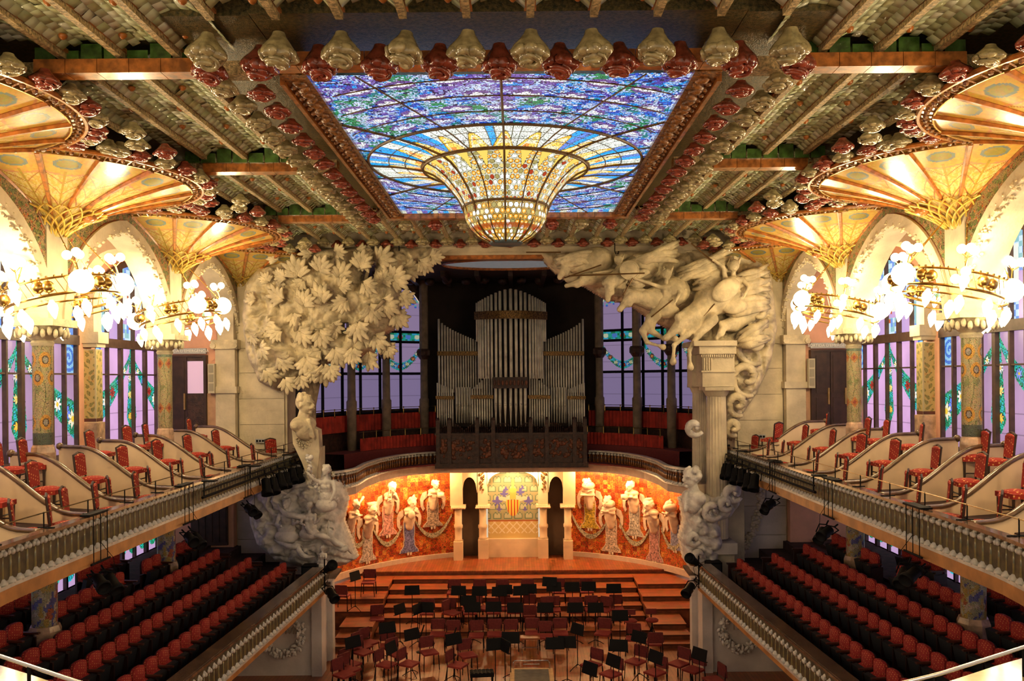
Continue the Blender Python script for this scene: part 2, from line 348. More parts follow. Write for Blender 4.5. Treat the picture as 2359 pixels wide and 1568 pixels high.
# stage house: ceiling, side walls, apse wall
AC, AA, AB = 27.0, 7.0, 7.2
def arc(t, z, k=1.0): return Vector((AA*k*math.sin(t), AC+AB*k*math.cos(t), z))     # t=0 is the middle of the apse
def apse_hit(px, py):
    d0 = W(px, py, 1)-Vector(CAM); ox, oy = CAM[0]/AA, (CAM[1]-AC)/AB; dx, dy = d0.x/AA, d0.y/AB
    a = dx*dx+dy*dy; b = 2*(ox*dx+oy*dy); c = ox*ox+oy*oy-1; t = (-b+math.sqrt(max(b*b-4*a*c, 0)))/(2*a)
    return Vector(CAM)+d0*t
def arc_wall(name, z0, z1, t0, t1, m, parent=None, k=1.0, n=40, th=.2):
    b = MB(); q = [t0+(t1-t0)*i/n for i in range(n+1)]
    vs = []
    for t in q: vs += [arc(t, z0, k), arc(t, z1, k), arc(t, z1, k+th/7), arc(t, z0, k+th/7)]
    fs = []
    for i in range(n):
        for j in range(4): fs.append((4*i+j, 4*i+(j+1) % 4, 4*i+4+(j+1) % 4, 4*i+4+j))
    b.add(vs, fs); return b.build(name, m, parent, True)
oc = []
cx, cyy = 0, 28.4
n = 48; vs = []; fs = []
for i in range(n):                                   # dark ceiling slab with an oval opening
    t = 2*PI*i/n; c, s_ = math.cos(t), math.sin(t); k = 1/max(abs(c)/7.6, abs(s_)/6.5)
    vs += [(cx+2.25*c, cyy+1.25*s_, 11.95), (cx+c*k, max(cyy+s_*k*1.05+.8, 26.35), 11.95)]
for i in range(n): a = 2*i; b = 2*((i+1) % n); fs.append((a, a+1, b+1, b))
sc_ = MB().add(vs, fs).build('ceiling_stage', M['darkvoid']); tag(sc_, 'dark ribbed ceiling over the stage with an oval opening', kind='structure')
MB().bx(-7.6, 7.6, 27.2, 35.5, 12.7, 12.8).build('upper_slab', M['darkvoid'], sc_, True)
ring = [(cx+2.25*math.cos(2*PI*i/48), cyy+1.25*math.sin(2*PI*i/48), 11.95) for i in range(48)]
MB().tube(ring, .05, 8, close=True).build('oval_rim', M['orange'], sc_, True)
MB().lathe([(0.01, 12.06), (2.3, 11.98), (2.3, 12.1), (.01, 12.12)], (cx, cyy, 0), 40, 1, .58).build('pale_oval_glass', mat('pale_blue_glass', (.42, .50, .52), .5, var=.05, emit=.22), sc_, True)
for k in range(16):
    x = -5.2+k*.7; MB().sph((x, 32.0+.3*(k % 2), 11.85), (.2, .2, .16), 10, 6).build('ceramic_rose', M['darkcase'], sc_, True, smooth=True)
for k in range(9): x = -4.8+k*1.2; MB().bx(x-.08, x+.08, 29.9, 34.5, 11.75, 11.95).build('ceiling_rib', M['darkcase'], sc_, True)
wa = arc_wall('wall_apse', 4.4, 7.0, -1.42, 1.42, M['darkcase']); tag(wa, 'curved wall behind the choir seats', kind='structure')
arc_wall('upper_wall', 11.6, 12.7, -1.42, 1.42, M['darkvoid'], wa)
arc_wall('organ_recess_wall', 6.9, 12.7, -.50, .50, M['darkvoid'], wa, .99)
for s in (-1, 1):
    MB().bx(s*7.0, s*7.3, 27.3, 30, 4.2, 12.7).build('recess_side', M['darkvoid'], wa, True)
# mosaic wall under the choir balcony
def mus_col(u, v):
    n = len(u); x = u*60; y = v*14; r = fbm(x, y, 3); h = hsh(np.floor(x*1.7), np.floor(y*1.7), 5)
    c = A3((.52, .095, .015), n); c[h > .6] = (.62, .16, .03); c[h < .16] = (.34, .045, .01); c[(h > .92)] = (.75, .30, .06)
    return c*(0.8+.4*r)[:, None]
def musP(u, v):
    t = -1.18+u*2.36; return np.stack([AA*np.sin(t), AC+AB*np.cos(t), 1.0+v*3.9], 1)
wm = grid('wall_mosaic', musP, mus_col, 360, 90, M['red_mosaic'], None, sel=lambda u, v: np.abs(u-.5) > .127); tag(wm, 'curved orange broken-tile mosaic wall behind the stage', kind='structure')
arc_wall('skirting', 1.0, 1.22, -1.18, -.30, M['soffit'], wm, .985); arc_wall('skirting', 1.0, 1.22, .30, 1.18, M['soffit'], wm, .985)
# stage platforms (edges solved from their heights)
lev = [(1.05, 31.2), (.9, 30.6), (.75, 29.7), (.6, 29.1), (.45, 28.5), (.3, 27.8), (.15, 26.7)]
PL = []
def platform(z, x0, x1, y0, y1, lab):
    t = thing('stage_platform', lab, 'platform', ((x0+x1)/2, y0, 0))
    MB().bx(x0, x1, y0, y1, z-.05, z).build('deck', M['stagewood'] if z > 1 else M['steps'], t, True)
    MB().bx(x0+.02, x1-.02, y0+.03, y1-.02, 0, z-.05).build('riser', M['steps_face'], t, True)
    PL.append((z, x0, x1, y0, y1)); return t
for i, (z, y) in enumerate(lev):
    y1 = lev[i-1][1] if i else 34.4
    hw = 4.35 if i else 6.6
    platform(z, -hw, hw, y, y1-.005, ('wide wooden top platform below the mosaic wall' if not i else '%s wooden riser platform down from the top of the stage' % ORD[i]))
sl = [(.9, 29.6, 31.2), (.75, 28.5, 29.6), (.6, 27.5, 28.5), (.45, 26.3, 27.5), (.3, 25.7, 26.3), (.15, 25.3, 25.7)]
for s in (-1, 1):
    for i, (z, y0, y1) in enumerate(sl):
        xo = 6.5 if y0 >= 27.4 else 5.4; platform(z, min(s*4.36, s*xo), max(s*4.36, s*xo), y0, y1-.005, '%s block down of the side steps, %s of the stage' % (ORD[i], SIDE[s]))
    MB()
# ================================================================= hall ceiling
cl = MB().bx(-11.2, 11.2, 3, 27.3, 12.75, 12.95).build('ceiling', M['dark_green']); tag(cl, 'ornate tiled hall ceiling', kind='structure')
m = MB()
for s in (-1, 1): m.bx(s*2.95, s*4.0, 10.0, 21.3, 12.42, 12.75)
m.bx(-2.94, 2.94, 9.95, 11.2, 12.42, 12.75).bx(-2.94, 2.94, 20.9, 21.4, 12.42, 12.75)
for s in (-1, 1): m.bx(s*5.95, s*8.9, 8, 25.8, 12.56, 12.74)
m.build('dark_mosaic_soffit', M['dark_green'], cl, True)
FANS = [(s, d) for s in (-1, 1) for d in (PD['z']+.95, PD['a'], PD['b'], PD['c'])]
FR = {0: 2.55, 1: 2.62, 2: 2.68, 3: 2.6}
def infan(x, y, pad=.1): return any(math.hypot(x-s*PX, y-d) < 2.62+pad for s, d in FANS)
# transverse beams of orange ceramic
def obeam(x0, x1, y, z=12.08, w=.26):
    ns_ = max(1, round(abs(x1-x0)/.42))
    for i in range(ns_):
        xa = x0+(x1-x0)*i/ns_; xb = x0+(x1-x0)*(i+1)/ns_; e = .004*(1 if x1 > x0 else -1); MB().bx(xa+e, xb-e, y-w/2, y+w/2, z, z+.18).build('ceramic_beam_block', M['orange'], cl, True)
    b = MB(); k = int(abs(x1-x0)/.14)
    for i in range(k):
        x = x0+(x1-x0)*(i+.5)/k; b.sph((x, y+w/2+.06, z+.08+.02*random.random()), (.07, .05, .04), 6, 4)
    b.bx(x0, x1, y+w/2, y+w/2+.11, z+.08, z+.2)
    o = b.build('beam_flower_moulding', M['goldrelief'], cl, True); o['kind'] = 'stuff'
    e = MB(); e.bx(x0, x1, y+.1, y+.3, 12.3, 12.62)
for s in (-1, 1):
    obeam(s*3.95, s*6.0, 11.0); obeam(s*3.95, s*5.75, 16.2); obeam(s*3.95, s*5.75, 21.3)
    m = MB()
    for (y) in (11.2, 16.2, 21.3): m.bx(s*3.2, s*3.95, y-.12, y+.12, 12.12, 12.3).bx(s*5.9, s*7.0, y-.12, y+.12, 12.12, 12.3)
    m.build('carved_cross_beam', M['rib'], cl, True)
    for y in (11.2, 16.2, 21.3):
        for k in range(7):
            x = 3.98+k*.3; MB().bx(s*x, s*(x+.27), y-.2, y-.13, 12.24, 12.46+.05*math.sin(k*2.1)).build('green_end_tile', M['green_tile'], cl, True)
obeam(-3.0, 3.0, 10.82); obeam(-3.0, 3.0, 21.0)
# longitudinal ribs and tile vaults
def segs(x, y0, y1):
    out = []; st = None; y = y0
    while y <= y1:
        ok = not infan(x, y, .22)
        if ok and st is None: st = y
        if not ok and st is not None: out.append((st, y)); st = None
        y += .1
    if st is not None: out.append((st, y1))
    return [q for q in out if q[1]-q[0] > .4]
ribs = [x*1.0 for x in (.37, 1.11, 1.85, 2.59, 3.35)]
side = [4.18, 4.92, 5.68, 6.45, 7.2]
RB = []
for s in (-1, 1):
    for x in ribs: RB.append((s*x, 5.0, 9.85)); RB.append((s*x, 21.25, 25.2))
    for x in side:
        RB += [(s*x, a, b) for a, b in segs(s*x, 5.0, 11.05)]+[(s*x, a, b) for a, b in segs(s*x, 11.4, 16.05)]+[(s*x, a, b) for a, b in segs(s*x, 16.4, 21.1)]+[(s*x, a, b) for a, b in segs(s*x, 21.5, 25.2)]
for (x, a, b) in RB:
    r = MB().bx(x-.045, x+.045, a, b, 12.30, 12.45).build('ceiling_rib', M['rib'], cl, True)
    MB().bx(x-.07, x+.07, a, b, 12.38, 12.42).build('rib_moulding', M['orange'], r, True)
# tiles: near 300 nearest ones single, the rest joined
allx = sorted([s*x for s in (-1, 1) for x in ribs+side])
tiles = []
def vz(u): return 12.36+.15*math.sin(PI*u)**.7
for i in range(len(allx)-1):
    xa, xb = allx[i]+.06, allx[i+1]-.06
    if xb-xa > 1.0: continue
    mid = (xa+xb)/2
    for (y0, y1) in ((6.2, 9.8 if abs(mid) < 3.4 else 11.0), (11.45, 16.0), (16.45, 21.1), (21.5, 25.2)):
        if abs(mid) < 3.9 and 9.9 < y0 < 21.2: continue
        na = 6; ln = .17; y = y0
        st = 0
        while y < y1-.05:
            for k in range(na):
                yy = y+(.5*ln if (k+st) % 2 else 0)
                u0 = k/na; u1 = (k+1)/na; uc = (u0+u1)/2
                x = xa+(xb-xa)*uc
                if infan(x, yy, -.05): continue
                tiles.append((x, yy, uc, (xb-xa)/na, ln))
            y += ln; 
def tile_geo(x, y, uc, w, ln):
    sl = (vz(min(uc+.08, 1))-vz(max(uc-.08, 0)))/(.16*w*6)
    a = math.atan(sl)+random.gauss(0, .06); b = random.gauss(0, .055)
    R = Matrix.Rotation(-a, 3, 'Y') @ Matrix.Rotation(b, 3, 'X')
    w2 = w/max(math.cos(a), .45)*.5*.99; l2 = ln*.5*.985; c = Vector((x, y, vz(uc)))
    vs = [c+R @ Vector(p) for p in ((-w2, -l2, 0), (w2, -l2, 0), (w2, l2, 0), (-w2, l2, 0), (-w2*.965, -l2*.965, -.008), (w2*.965, -l2*.965, -.008), (w2*.965, l2*.965, -.008), (-w2*.965, l2*.965, -.008))]
    return vs
TF = [(4, 7, 6, 5), (0, 4, 5, 1), (1, 5, 6, 2), (2, 6, 7, 3), (3, 7, 4, 0)]
tiles.sort(key=lambda t: abs(t[1]-9.6)+(100 if t[1] < 9.0 else 0))
pal = np.array([(.66, .74, .46), (.72, .80, .56), (.50, .58, .33), (.56, .58, .32), (.84, .88, .70)])
def tmesh(name, ts, parent):
    v = []; q = []; fc = []
    for t in ts:
        n0 = len(v); v += tile_geo(*t); c = pal[random.randrange(5)]*(.85+.3*random.random())
        for f in TF: q.append([n0+i for i in f]); fc.append(c)
    return npmesh(name, np.array([tuple(p) for p in v]), np.array(q), np.array(fc), M['tileglaze'], parent)
for t in tiles[:290]: tmesh('tile', [t], cl)
o = tmesh('vault_tiles', tiles[290:], cl); o['kind'] = 'stuff'
# small bosses on the vaults
boss = MB().lathe([(.06, 0), (.05, -.03), (.02, -.06), (.005, -.065)], n=8).mesh('vault_boss', M['orange'], True)
for i in range(len(allx)-1):
    xa, xb = allx[i], allx[i+1]
    if xb-xa > 1.2: continue
    for k, y in enumerate(np.arange(6.8, 25, .95)):
        mid = (xa+xb)/2+(.17 if k % 2 else -.17)
        if (abs(mid) < 3.9 and 9.7 < y < 21.5) or infan(mid, y, .2) or min(abs(y-11.2), abs(y-16.2), abs(y-21.3)) < .3: continue
        link('vault_boss', boss, cl, True, loc=(mid, y, 12.46))
# ceramic roses
def rose_mesh(name, mt, seed):
    rd = random.Random(seed); m = MB()
    pr = [(.07, .20, 0), (.09, .15, 0), (.14, .08, .02), (.185, .02, .07), (.20, -.03, .12), (.195, -.075, .17), (.165, -.10, .20), (.13, -.085, .25), (.09, -.07, .2), (.02, -.07, 0)]; n = 28; vs = []; ph = rd.random()*6
    for r, z, k in pr:
        for i in range(n):
            a = 2*PI*i/n; w = k*(math.sin(5*a+ph)+.5*math.sin(9*a+2*ph)); vs.append((r*(1+w)*math.cos(a), r*(1+w)*math.sin(a), z-.25*k*abs(math.sin(3.5*a+ph))*.22))
    m.add(vs, [(j*n+i, j*n+(i+1) % n, (j+1)*n+(i+1) % n, (j+1)*n+i) for j in range(len(pr)-1) for i in range(n)])
    for i in range(3):
        a0 = rd.random()*6; pts = [( (.15-.12*f)*math.cos(a0+2.1*i+f*5), (.15-.12*f)*math.sin(a0+2.1*i+f*5), -.11-.05*math.sin(f*3)) for f in [q/9 for q in range(10)]]
        m.tube(pts, [.016+.02*math.sin(PI*(q+.5)/10) for q in range(10)], 5)
    for j, (r, k, sz, z) in enumerate(((.17, 8, .085, -.055), (.095, 6, .07, -.11), (.02, 2, .055, -.13))):
        for i in range(k):
            a = 2*PI*i/k+rd.random()*.5; ca, sa = math.cos(a), math.sin(a)
            R = Matrix.Rotation(a+rd.uniform(-.4, .4), 3, 'Z') @ Matrix.Rotation(rd.uniform(.2, .9), 3, 'Y')
            m.sph((r*ca, r*sa, z), (sz*.45, sz*1.05, sz*.75), 8, 5, M=R)
    return m.mesh(name, mt, True)
RM = {c: [rose_mesh('ceramic_rose', M[c], 10+i) for i in range(3)] for c in ('rose_red', 'rose_cream')}
def rose(x, y, z, c, sc=1.0, zs=1.0):
    o = link('ceramic_rose', random.choice(RM[c]), cl, True, loc=(x, y, z), rot=(random.uniform(-.12, .12), random.uniform(-.12, .12), random.random()*6)); o.scale = (sc, sc, sc*zs)
for k in range(-5, 5):
    x = .37+.74*k; rose(x*(1.0 if abs(x) < 3.2 else 1.03), 9.95, 11.98, 'rose_cream', 1.05)
    if k < 4: rose(x+.37, 10.45, 12.02, 'rose_red', 1.05)
rose(-3.62, 10.55, 12.0, 'rose_red'); rose(3.7, 10.5, 12.0, 'rose_red')
for s in (-1, 1):
    for k in range(14):
        y = 11.25+.755*k
        rose(s*3.68, y, 12.02, 'rose_cream', .92, .72); 
        if k < 13: rose(s*3.27, y+.30, 12.03, 'rose_red', .88, .62)
    for fi, (fs, fd) in enumerate([f for f in FANS if f[0] == s]):
        for k in range(17):
            a = -1.45+2.9*k/16; x = s*PX-s*math.cos(a)*2.98; y = fd+math.sin(a)*2.98
            if y > 25.6 or y < 8: continue
            if any(math.hypot(x-s2*PX, y-d2) < 2.75 for s2, d2 in FANS): continue
            rose(x, y, 11.98, 'rose_red' if k % 2 else 'rose_cream', .9, .7)
    for fd0, fd1 in ((11.35, 15.95), (15.95, 21.5), (21.5, 27)):
        c = (fd0+fd1)/2
        for (dx, dy, cc) in ((0, 0, 'rose_red'), (.5, .45, 'rose_cream'), (.5, -.45, 'rose_red'), (.95, 0.1, 'rose_cream'), (1.2, .6, 'rose_red'), (1.2, -.6, 'rose_cream'), (-.45, 0, 'rose_red')):
            x = s*(6.9-dx); y = c+dy
            if y > 25.5 or any(math.hypot(x-s2*PX, y-d2) < 2.8 for s2, d2 in FANS): continue
            rose(x, y, 11.98, cc, .88, .7)
for k in range(-8, 8):
    x = .37+.74*k; rose(x, 25.3, 12.26, 'rose_cream', .95, .8)
    rose(x+.37, 25.55, 12.20, 'rose_red', .95, .7)
for k in range(-4, 4): rose(.37+.74*k, 21.45, 12.05, 'rose_red' if k % 2 else 'rose_cream', .85)
# proscenium beam
pb = MB().bx(-6.95, 6.95, 25.9, 26.3, 11.93, 12.75).bx(-6.95, 6.95, 25.8, 26.3, 12.16, 12.3).bx(-7, 7, 25.85, 26.3, 11.9, 11.97); o = pb.build('wall_proscenium_beam', M['stone']); tag(o, 'stone beam over the stage opening', kind='structure')
MB().bx(-6.95, 6.95, 25.92, 26.35, 11.78, 11.9).build('orange_underside_band', M['orange'], o, True)
for x in (-3.35, 3.2): MB().tube([(x, 25.7, 12.2), (x, 25.7, 11.95), (x+.03, 25.72, 11.88), (x+.1, 25.72, 11.88), (x+.12, 25.7, 11.96)], .015, 6).build('hook', M['black'], o, True)
# ================================================================= skylight
SX, SY0, SY1, SYC = 2.57, 11.38, 20.85, 16.1
sky = thing('stained_glass_skylight', 'large blue and gold stained-glass skylight sinking to a hanging bowl', 'skylight', (0, SYC, 12.2))
fro = None
for s in (-1, 1):
    f_ = MB().bx(s*SX, s*(SX+.36), SY0-.2, SY1+.2, 12.14, 12.5).build('frame', M['goldrelief'], sky, True); fro = fro or f_
    MB().bx(s*(SX+.34), s*(SX+.40), SY0, SY1, 12.08, 12.3).build('gilt_edge', M['orange'], f_, True)
b = MB()
for s in (-1, 1):
    for k in range(42):
        y = SY0+(SY1-SY0)*(k+.5)/42; b.sph((s*(SX+.16), y, 12.13), (.12, .07, .05), 8, 5, M=Matrix.Rotation(.7*s*(1 if k % 2 else -1), 3, 'Z')); b.sph((s*(SX+.27), y+.1, 12.12), (.05, .05, .04), 6, 4)
o = b.build('frame_leaf_carving', M['goldrelief'], fro, True, smooth=True); o['kind'] = 'stuff'
def rz(r):
    pr = np.array([(0, 10.70), (.30, 10.70), (.50, 10.80), (.66, 10.95), (.76, 11.12), (.80, 11.38), (.95, 11.60), (1.15, 11.84), (1.35, 12.00), (1.56, 12.09), (2.0, 12.16), (2.57, 12.2), (9, 12.2)])
    return np.interp(r, pr[:, 0], pr[:, 1])
def dist_disc(x, y, c): pass
def sky_outer_col(x, y):
    n = len(x); r = np.hypot(x, y); th = np.arctan2(x, -y)
    c = A3((.02, .10, .62), n); nn = fbm(x*2.2, y*2.2, 1); h = hsh(np.floor(x/.075), np.floor(y/.055), 2)
    c[nn > .54] = (.08, .06, .46); c[nn > .62] = (.22, .14, .52); c[nn < .40] = (.01, .26, .30); c[nn < .33] = (.02, .30, .12)
    c[(h > .55) & (nn > .40) & (nn < .58)] = (.01, .36, .98); c[h > .88] = (.30, .50, .98); c[h > .95] = (.85, .9, 1.0); c[h < .10] = (.01, .02, .12)
    for i, (rr, nt) in enumerate(((2.85, 26), (3.35, 30), (3.95, 36), (4.55, 40))):          # rows of white haloed heads
        tt = th/(2*PI)*nt+(.5*i); f = (tt-np.floor(tt)-.5)*2*PI*rr/nt; g = r-rr
        c[(np.hypot(f/1.5, g) < .16)] = (.18, .10, .36); m = (np.abs(g+.05-.25*np.abs(f)) < .04) & (np.abs(f) < .2); c[m] = (.9, .95, 1); c[np.hypot(f, g*1.0) < .08] = (1, 1, 1); sc2 = (np.abs(((g*9+.5*np.cos(f*30)) % 1)-.5) < .22) & (np.hypot(f, g) > .18) & (hsh(np.floor(tt*5), np.floor(g*9), i) > .80); c[sc2] = (.55, .70, 1.0)
    fy = y+ (SYC-SY1)
    m = fy > -.35; st = np.floor(x/.13).astype(int) % 3; c[m & (st == 0)] = (.02, .42, .9); c[m & (st == 1)] = (.75, .8, .65)
    return c
def sky_ring_col(x, y):
    n = len(x); r = np.hypot(x, y); th = np.arctan2(x, -y)
    k = th/(2*PI)*96; ki = np.floor(k); kf = k-ki; c = A3((.62, .66, .60), n); h = hsh(ki, np.floor(r*7), 4); hk = hsh(ki, 0, 9)
    c[h > .7] = (.85, .88, .80); c[hk < .30] = (.01, .36, .92); c[(hk > .3) & (hk < .42)] = (.10, .22, .62); c[(np.abs(kf-.5) > .44)] = (.10, .11, .08)
    fl = 1.56+.62*(.5+.5*np.cos(th*24))**1.2+.05*np.sin(th*48)
    e = fl-r; c[(e > 0)] = (.88, .50, .05); c[(e > .10)] = (.80, .72, .45); c[(e > .2) & (h > .5)] = (.9, .55, .10); c[(e > .2) & (h < .2)] = (.85, .25, .05)
    c[(e > -.05) & (e < 0)] = (.12, .08, .02)
    c[(np.abs(r-2.2) < .014) | (np.abs(r-1.9) < .014)] = (.08, .07, .05); c[r < 1.60] = (.12, .06, .02)
    return c
def roundels(s_, t_, seed, base, lo=.055):
    """honeycomb of small round panes; s_, t_ in metres along the surface"""
    n = len(s_); q = .105; row = np.floor(t_/q); off = (row % 2)*.5; cxx = np.floor(s_/q+off); fx = (s_/q+off-cxx-.5)*q; fy = (t_/q-row-.5)*q; r = np.hypot(fx, fy); h = hsh(cxx, row, seed); h2 = hsh(cxx, row, seed+3)
    c = A3(base, n); big = r < .042
    cc = np.where((h > .62)[:, None], A3((.85, .36, .03), n), np.where((h > .34)[:, None], A3((.95, .95, .82), n), np.where((h > .2)[:, None], A3((.36, .30, .10), n), np.where((h > .12)[:, None], A3((.40, .04, .01), n), A3((.75, .60, .22), n)))))
    c[big] = cc[big]; ctr = (r < .017) & (h > .62); c[ctr] = (1, .85, .4); c[(r > .042) & (r < .049)] = (.03, .02, .0)
    return c
def emit_sector(nm, r0, r1, nr, ns, colf, mt, k, K=16):
    t0 = 2*PI*k/K; t1 = 2*PI*(k+1)/K
    def P(u, v): r = r0+(r1-r0)*v; t = t0+(t1-t0)*u; return np.stack([r*np.sin(t), SYC-r*np.cos(t), rz(r)], 1)
    def C(u, v): r = r0+(r1-r0)*v; t = t0+(t1-t0)*u; return colf(r*np.sin(t), -r*np.cos(t))
    return grid(nm, P, C, ns, nr, mt, sky)
arcl = lambda r: np.interp(r, [.3, .5, .66, .76, .80, .95, 1.15, 1.35, 1.56], [0, .224, .44, .64, .9, 1.17, 1.48, 1.74, 1.97])
def bowl_col(x, y):
    r = np.hypot(x, y); th = np.arctan2(x, -y); c = roundels(th*.80*(1+0*r), arcl(r), 6, (.40, .25, .06)); 
    a = arcl(r); w = (a > .36) & (a < .46); c[w] = c[w]*.3+np.array((.35, .03, .0))*.7; return c
def cone_col(x, y):
    r = np.hypot(x, y); th = np.arctan2(x, -y); c = roundels(th*1.2, arcl(r), 8, (.62, .62, .48)); 
    fl = 1.56-.36*(.5+.5*np.cos(th*24))**2; m = r > fl; c[m] = (.85, .62, .12); c[(r > fl-.02) & (r < fl)] = (.1, .06, .02); return c
for k in range(16):
    emit_sector('glass_panel', 1.56, 2.57, 44, 44, sky_ring_col, M['ringglass'], k)
    emit_sector('roundel_panel', .80, 1.56, 84, 44, cone_col, M['skyflower'], k)
for k in range(16):                                   # bowl, stretched along its own profile so the roundels stay round
    ts = np.linspace(0, .9, 46); rr = np.interp(ts, [0, .224, .44, .64, .9], [.3, .5, .66, .76, .80])
    t0 = 2*PI*k/16; t1 = t0+2*PI/16
    def P(u, v): r = np.interp(v*.9, ts, rr); t = t0+(t1-t0)*u; z = np.interp(v*.9, [0, .224, .44, .64, .9], [10.70, 10.80, 10.95, 11.12, 11.38]); return np.stack([r*np.sin(t), SYC-r*np.cos(t), z], 1)
    def C(u, v): r = np.interp(v*.9, ts, rr); t = t0+(t1-t0)*u; return bowl_col(r*np.sin(t), -r*np.cos(t))
    grid('roundel_panel', P, C, 32, 76, M['skyflower'], sky)
NX, NY = 160, 300
for k in range(16):
    def P(u, v): x = -SX+2*SX*u; y = SY0-SYC+(SY1-SY0)*v; return np.stack([x, y+SYC, 12.2+0*x], 1)
    def C(u, v): return sky_outer_col(-SX+2*SX*u, SY0-SYC+(SY1-SY0)*v)
    def S(u, v):
        x = -SX+2*SX*u; y = SY0-SYC+(SY1-SY0)*v; t = np.arctan2(x, -y) % (2*PI); return (np.hypot(x, y) > 2.55) & (t >= 2*PI*k/16) & (t < 2*PI*(k+1)/16)
    grid('glass_panel', P, C, NX, NY, M['skyglass'], sky, sel=S)
MB().lathe([(.30, 10.66), (.33, 10.70), (.30, 10.74), (.24, 10.70)], (0, SYC, 0), 32).build('bottom_ring', mat('blue_grey_ring', (.10, .16, .18), .3, var=.1), sky, True, smooth=True)
MB().lathe([(.01, 10.66), (.24, 10.68), (.24, 10.70), (.01, 10.70)], (0, SYC, 0), 24).build('bottom_glass', mat('pale_lens_glass', (.6, .68, .6), .1, var=.3, scale=20, emit=.6), sky, True)
barm = mat('brown_skylight_iron', (.16, .085, .02), .4, var=.1)
for r, w in ((2.57, .028), (1.56, .026), (.80, .028)):
    MB().tube([(r*math.sin(t), SYC-r*math.cos(t), float(rz(r))-.02) for t in np.linspace(0, 2*PI, 65)[:-1]], w, 6, close=True).build('ring_bar', barm, sky, True)
for k in range(16):
    t = 2*PI*k/16; pts = []
    R = min(SX/max(abs(math.sin(t)), 1e-6), (SYC-SY0)/max(math.cos(t), 1e-6) if math.cos(t) > 0 else (SY1-SYC)/max(-math.cos(t), 1e-6))
    for r in list(np.linspace(.3, 1.56, 14))+list(np.linspace(1.7, R, 8)): pts.append((r*math.sin(t), SYC-r*math.cos(t), float(rz(r))-.015))
    MB().tube(pts, .022 if k % 2 == 0 else .013, 5).build('radial_bar', barm, sky, True)
# thin secondary grid bars on the flat part
for rr in (3.2, 3.9, 4.6):
    pts = []; seg_ = []
    for t in np.linspace(-PI, PI, 181):
        x, y = rr*math.sin(t), SYC-rr*math.cos(t)
        if abs(x) < SX and SY0 < y < SY1: seg_.append((x, y, 12.19))
        else:
            if len(seg_) > 2: MB().tube(seg_, .010, 4).build('ring_bar', barm, sky, True)
            seg_ = []
    if len(seg_) > 2: MB().tube(seg_, .010, 4).build('ring_bar', barm, sky, True)
# ================================================================= arcades, pillars, fans
def arch_pts(d0, d1, zs, h, n=28):
    c, a = (d0+d1)/2, (d1-d0)/2; out = []
    for i in range(n+1):
        t = -1+2*i/n; t2 = math.copysign(abs(t)**.75, t) if abs(t) > 0 else 0; t = math.sin(t*PI/2)
        out.append((c+a*t, zs+h*(math.sqrt(max(1-t*t, 0))*.84+.16*(1-abs(t)))))
    return out
def normals(p):
    out = []
    for i in range(len(p)):
        a = p[max(i-1, 0)]; b = p[min(i+1, len(p)-1)]; t = Vector((b[0]-a[0], b[1]-a[1])).normalized(); out.append(Vector((-t.y, t.x)))
    return out
def leafmos(base, leaf, dot, sc):
    def f(a, b):
        n = len(a); c = A3(base, n); nn = np.sin(a*sc+1.5*np.sin(b*sc*.6))*np.sin(b*sc*.9+np.sin(a*sc*.7)); c[nn > .35] = leaf; c[(nn > .28) & (nn < .35)] = (.08, .07, .03)
        h = hsh(np.floor(a/.05), np.floor(b/.05), 3); c[(h > .93) & (nn < .2)] = dot; return c
    return f
bandcol = leafmos((.36, .25, .12), (.17, .20, .07), (.45, .12, .04), 21)
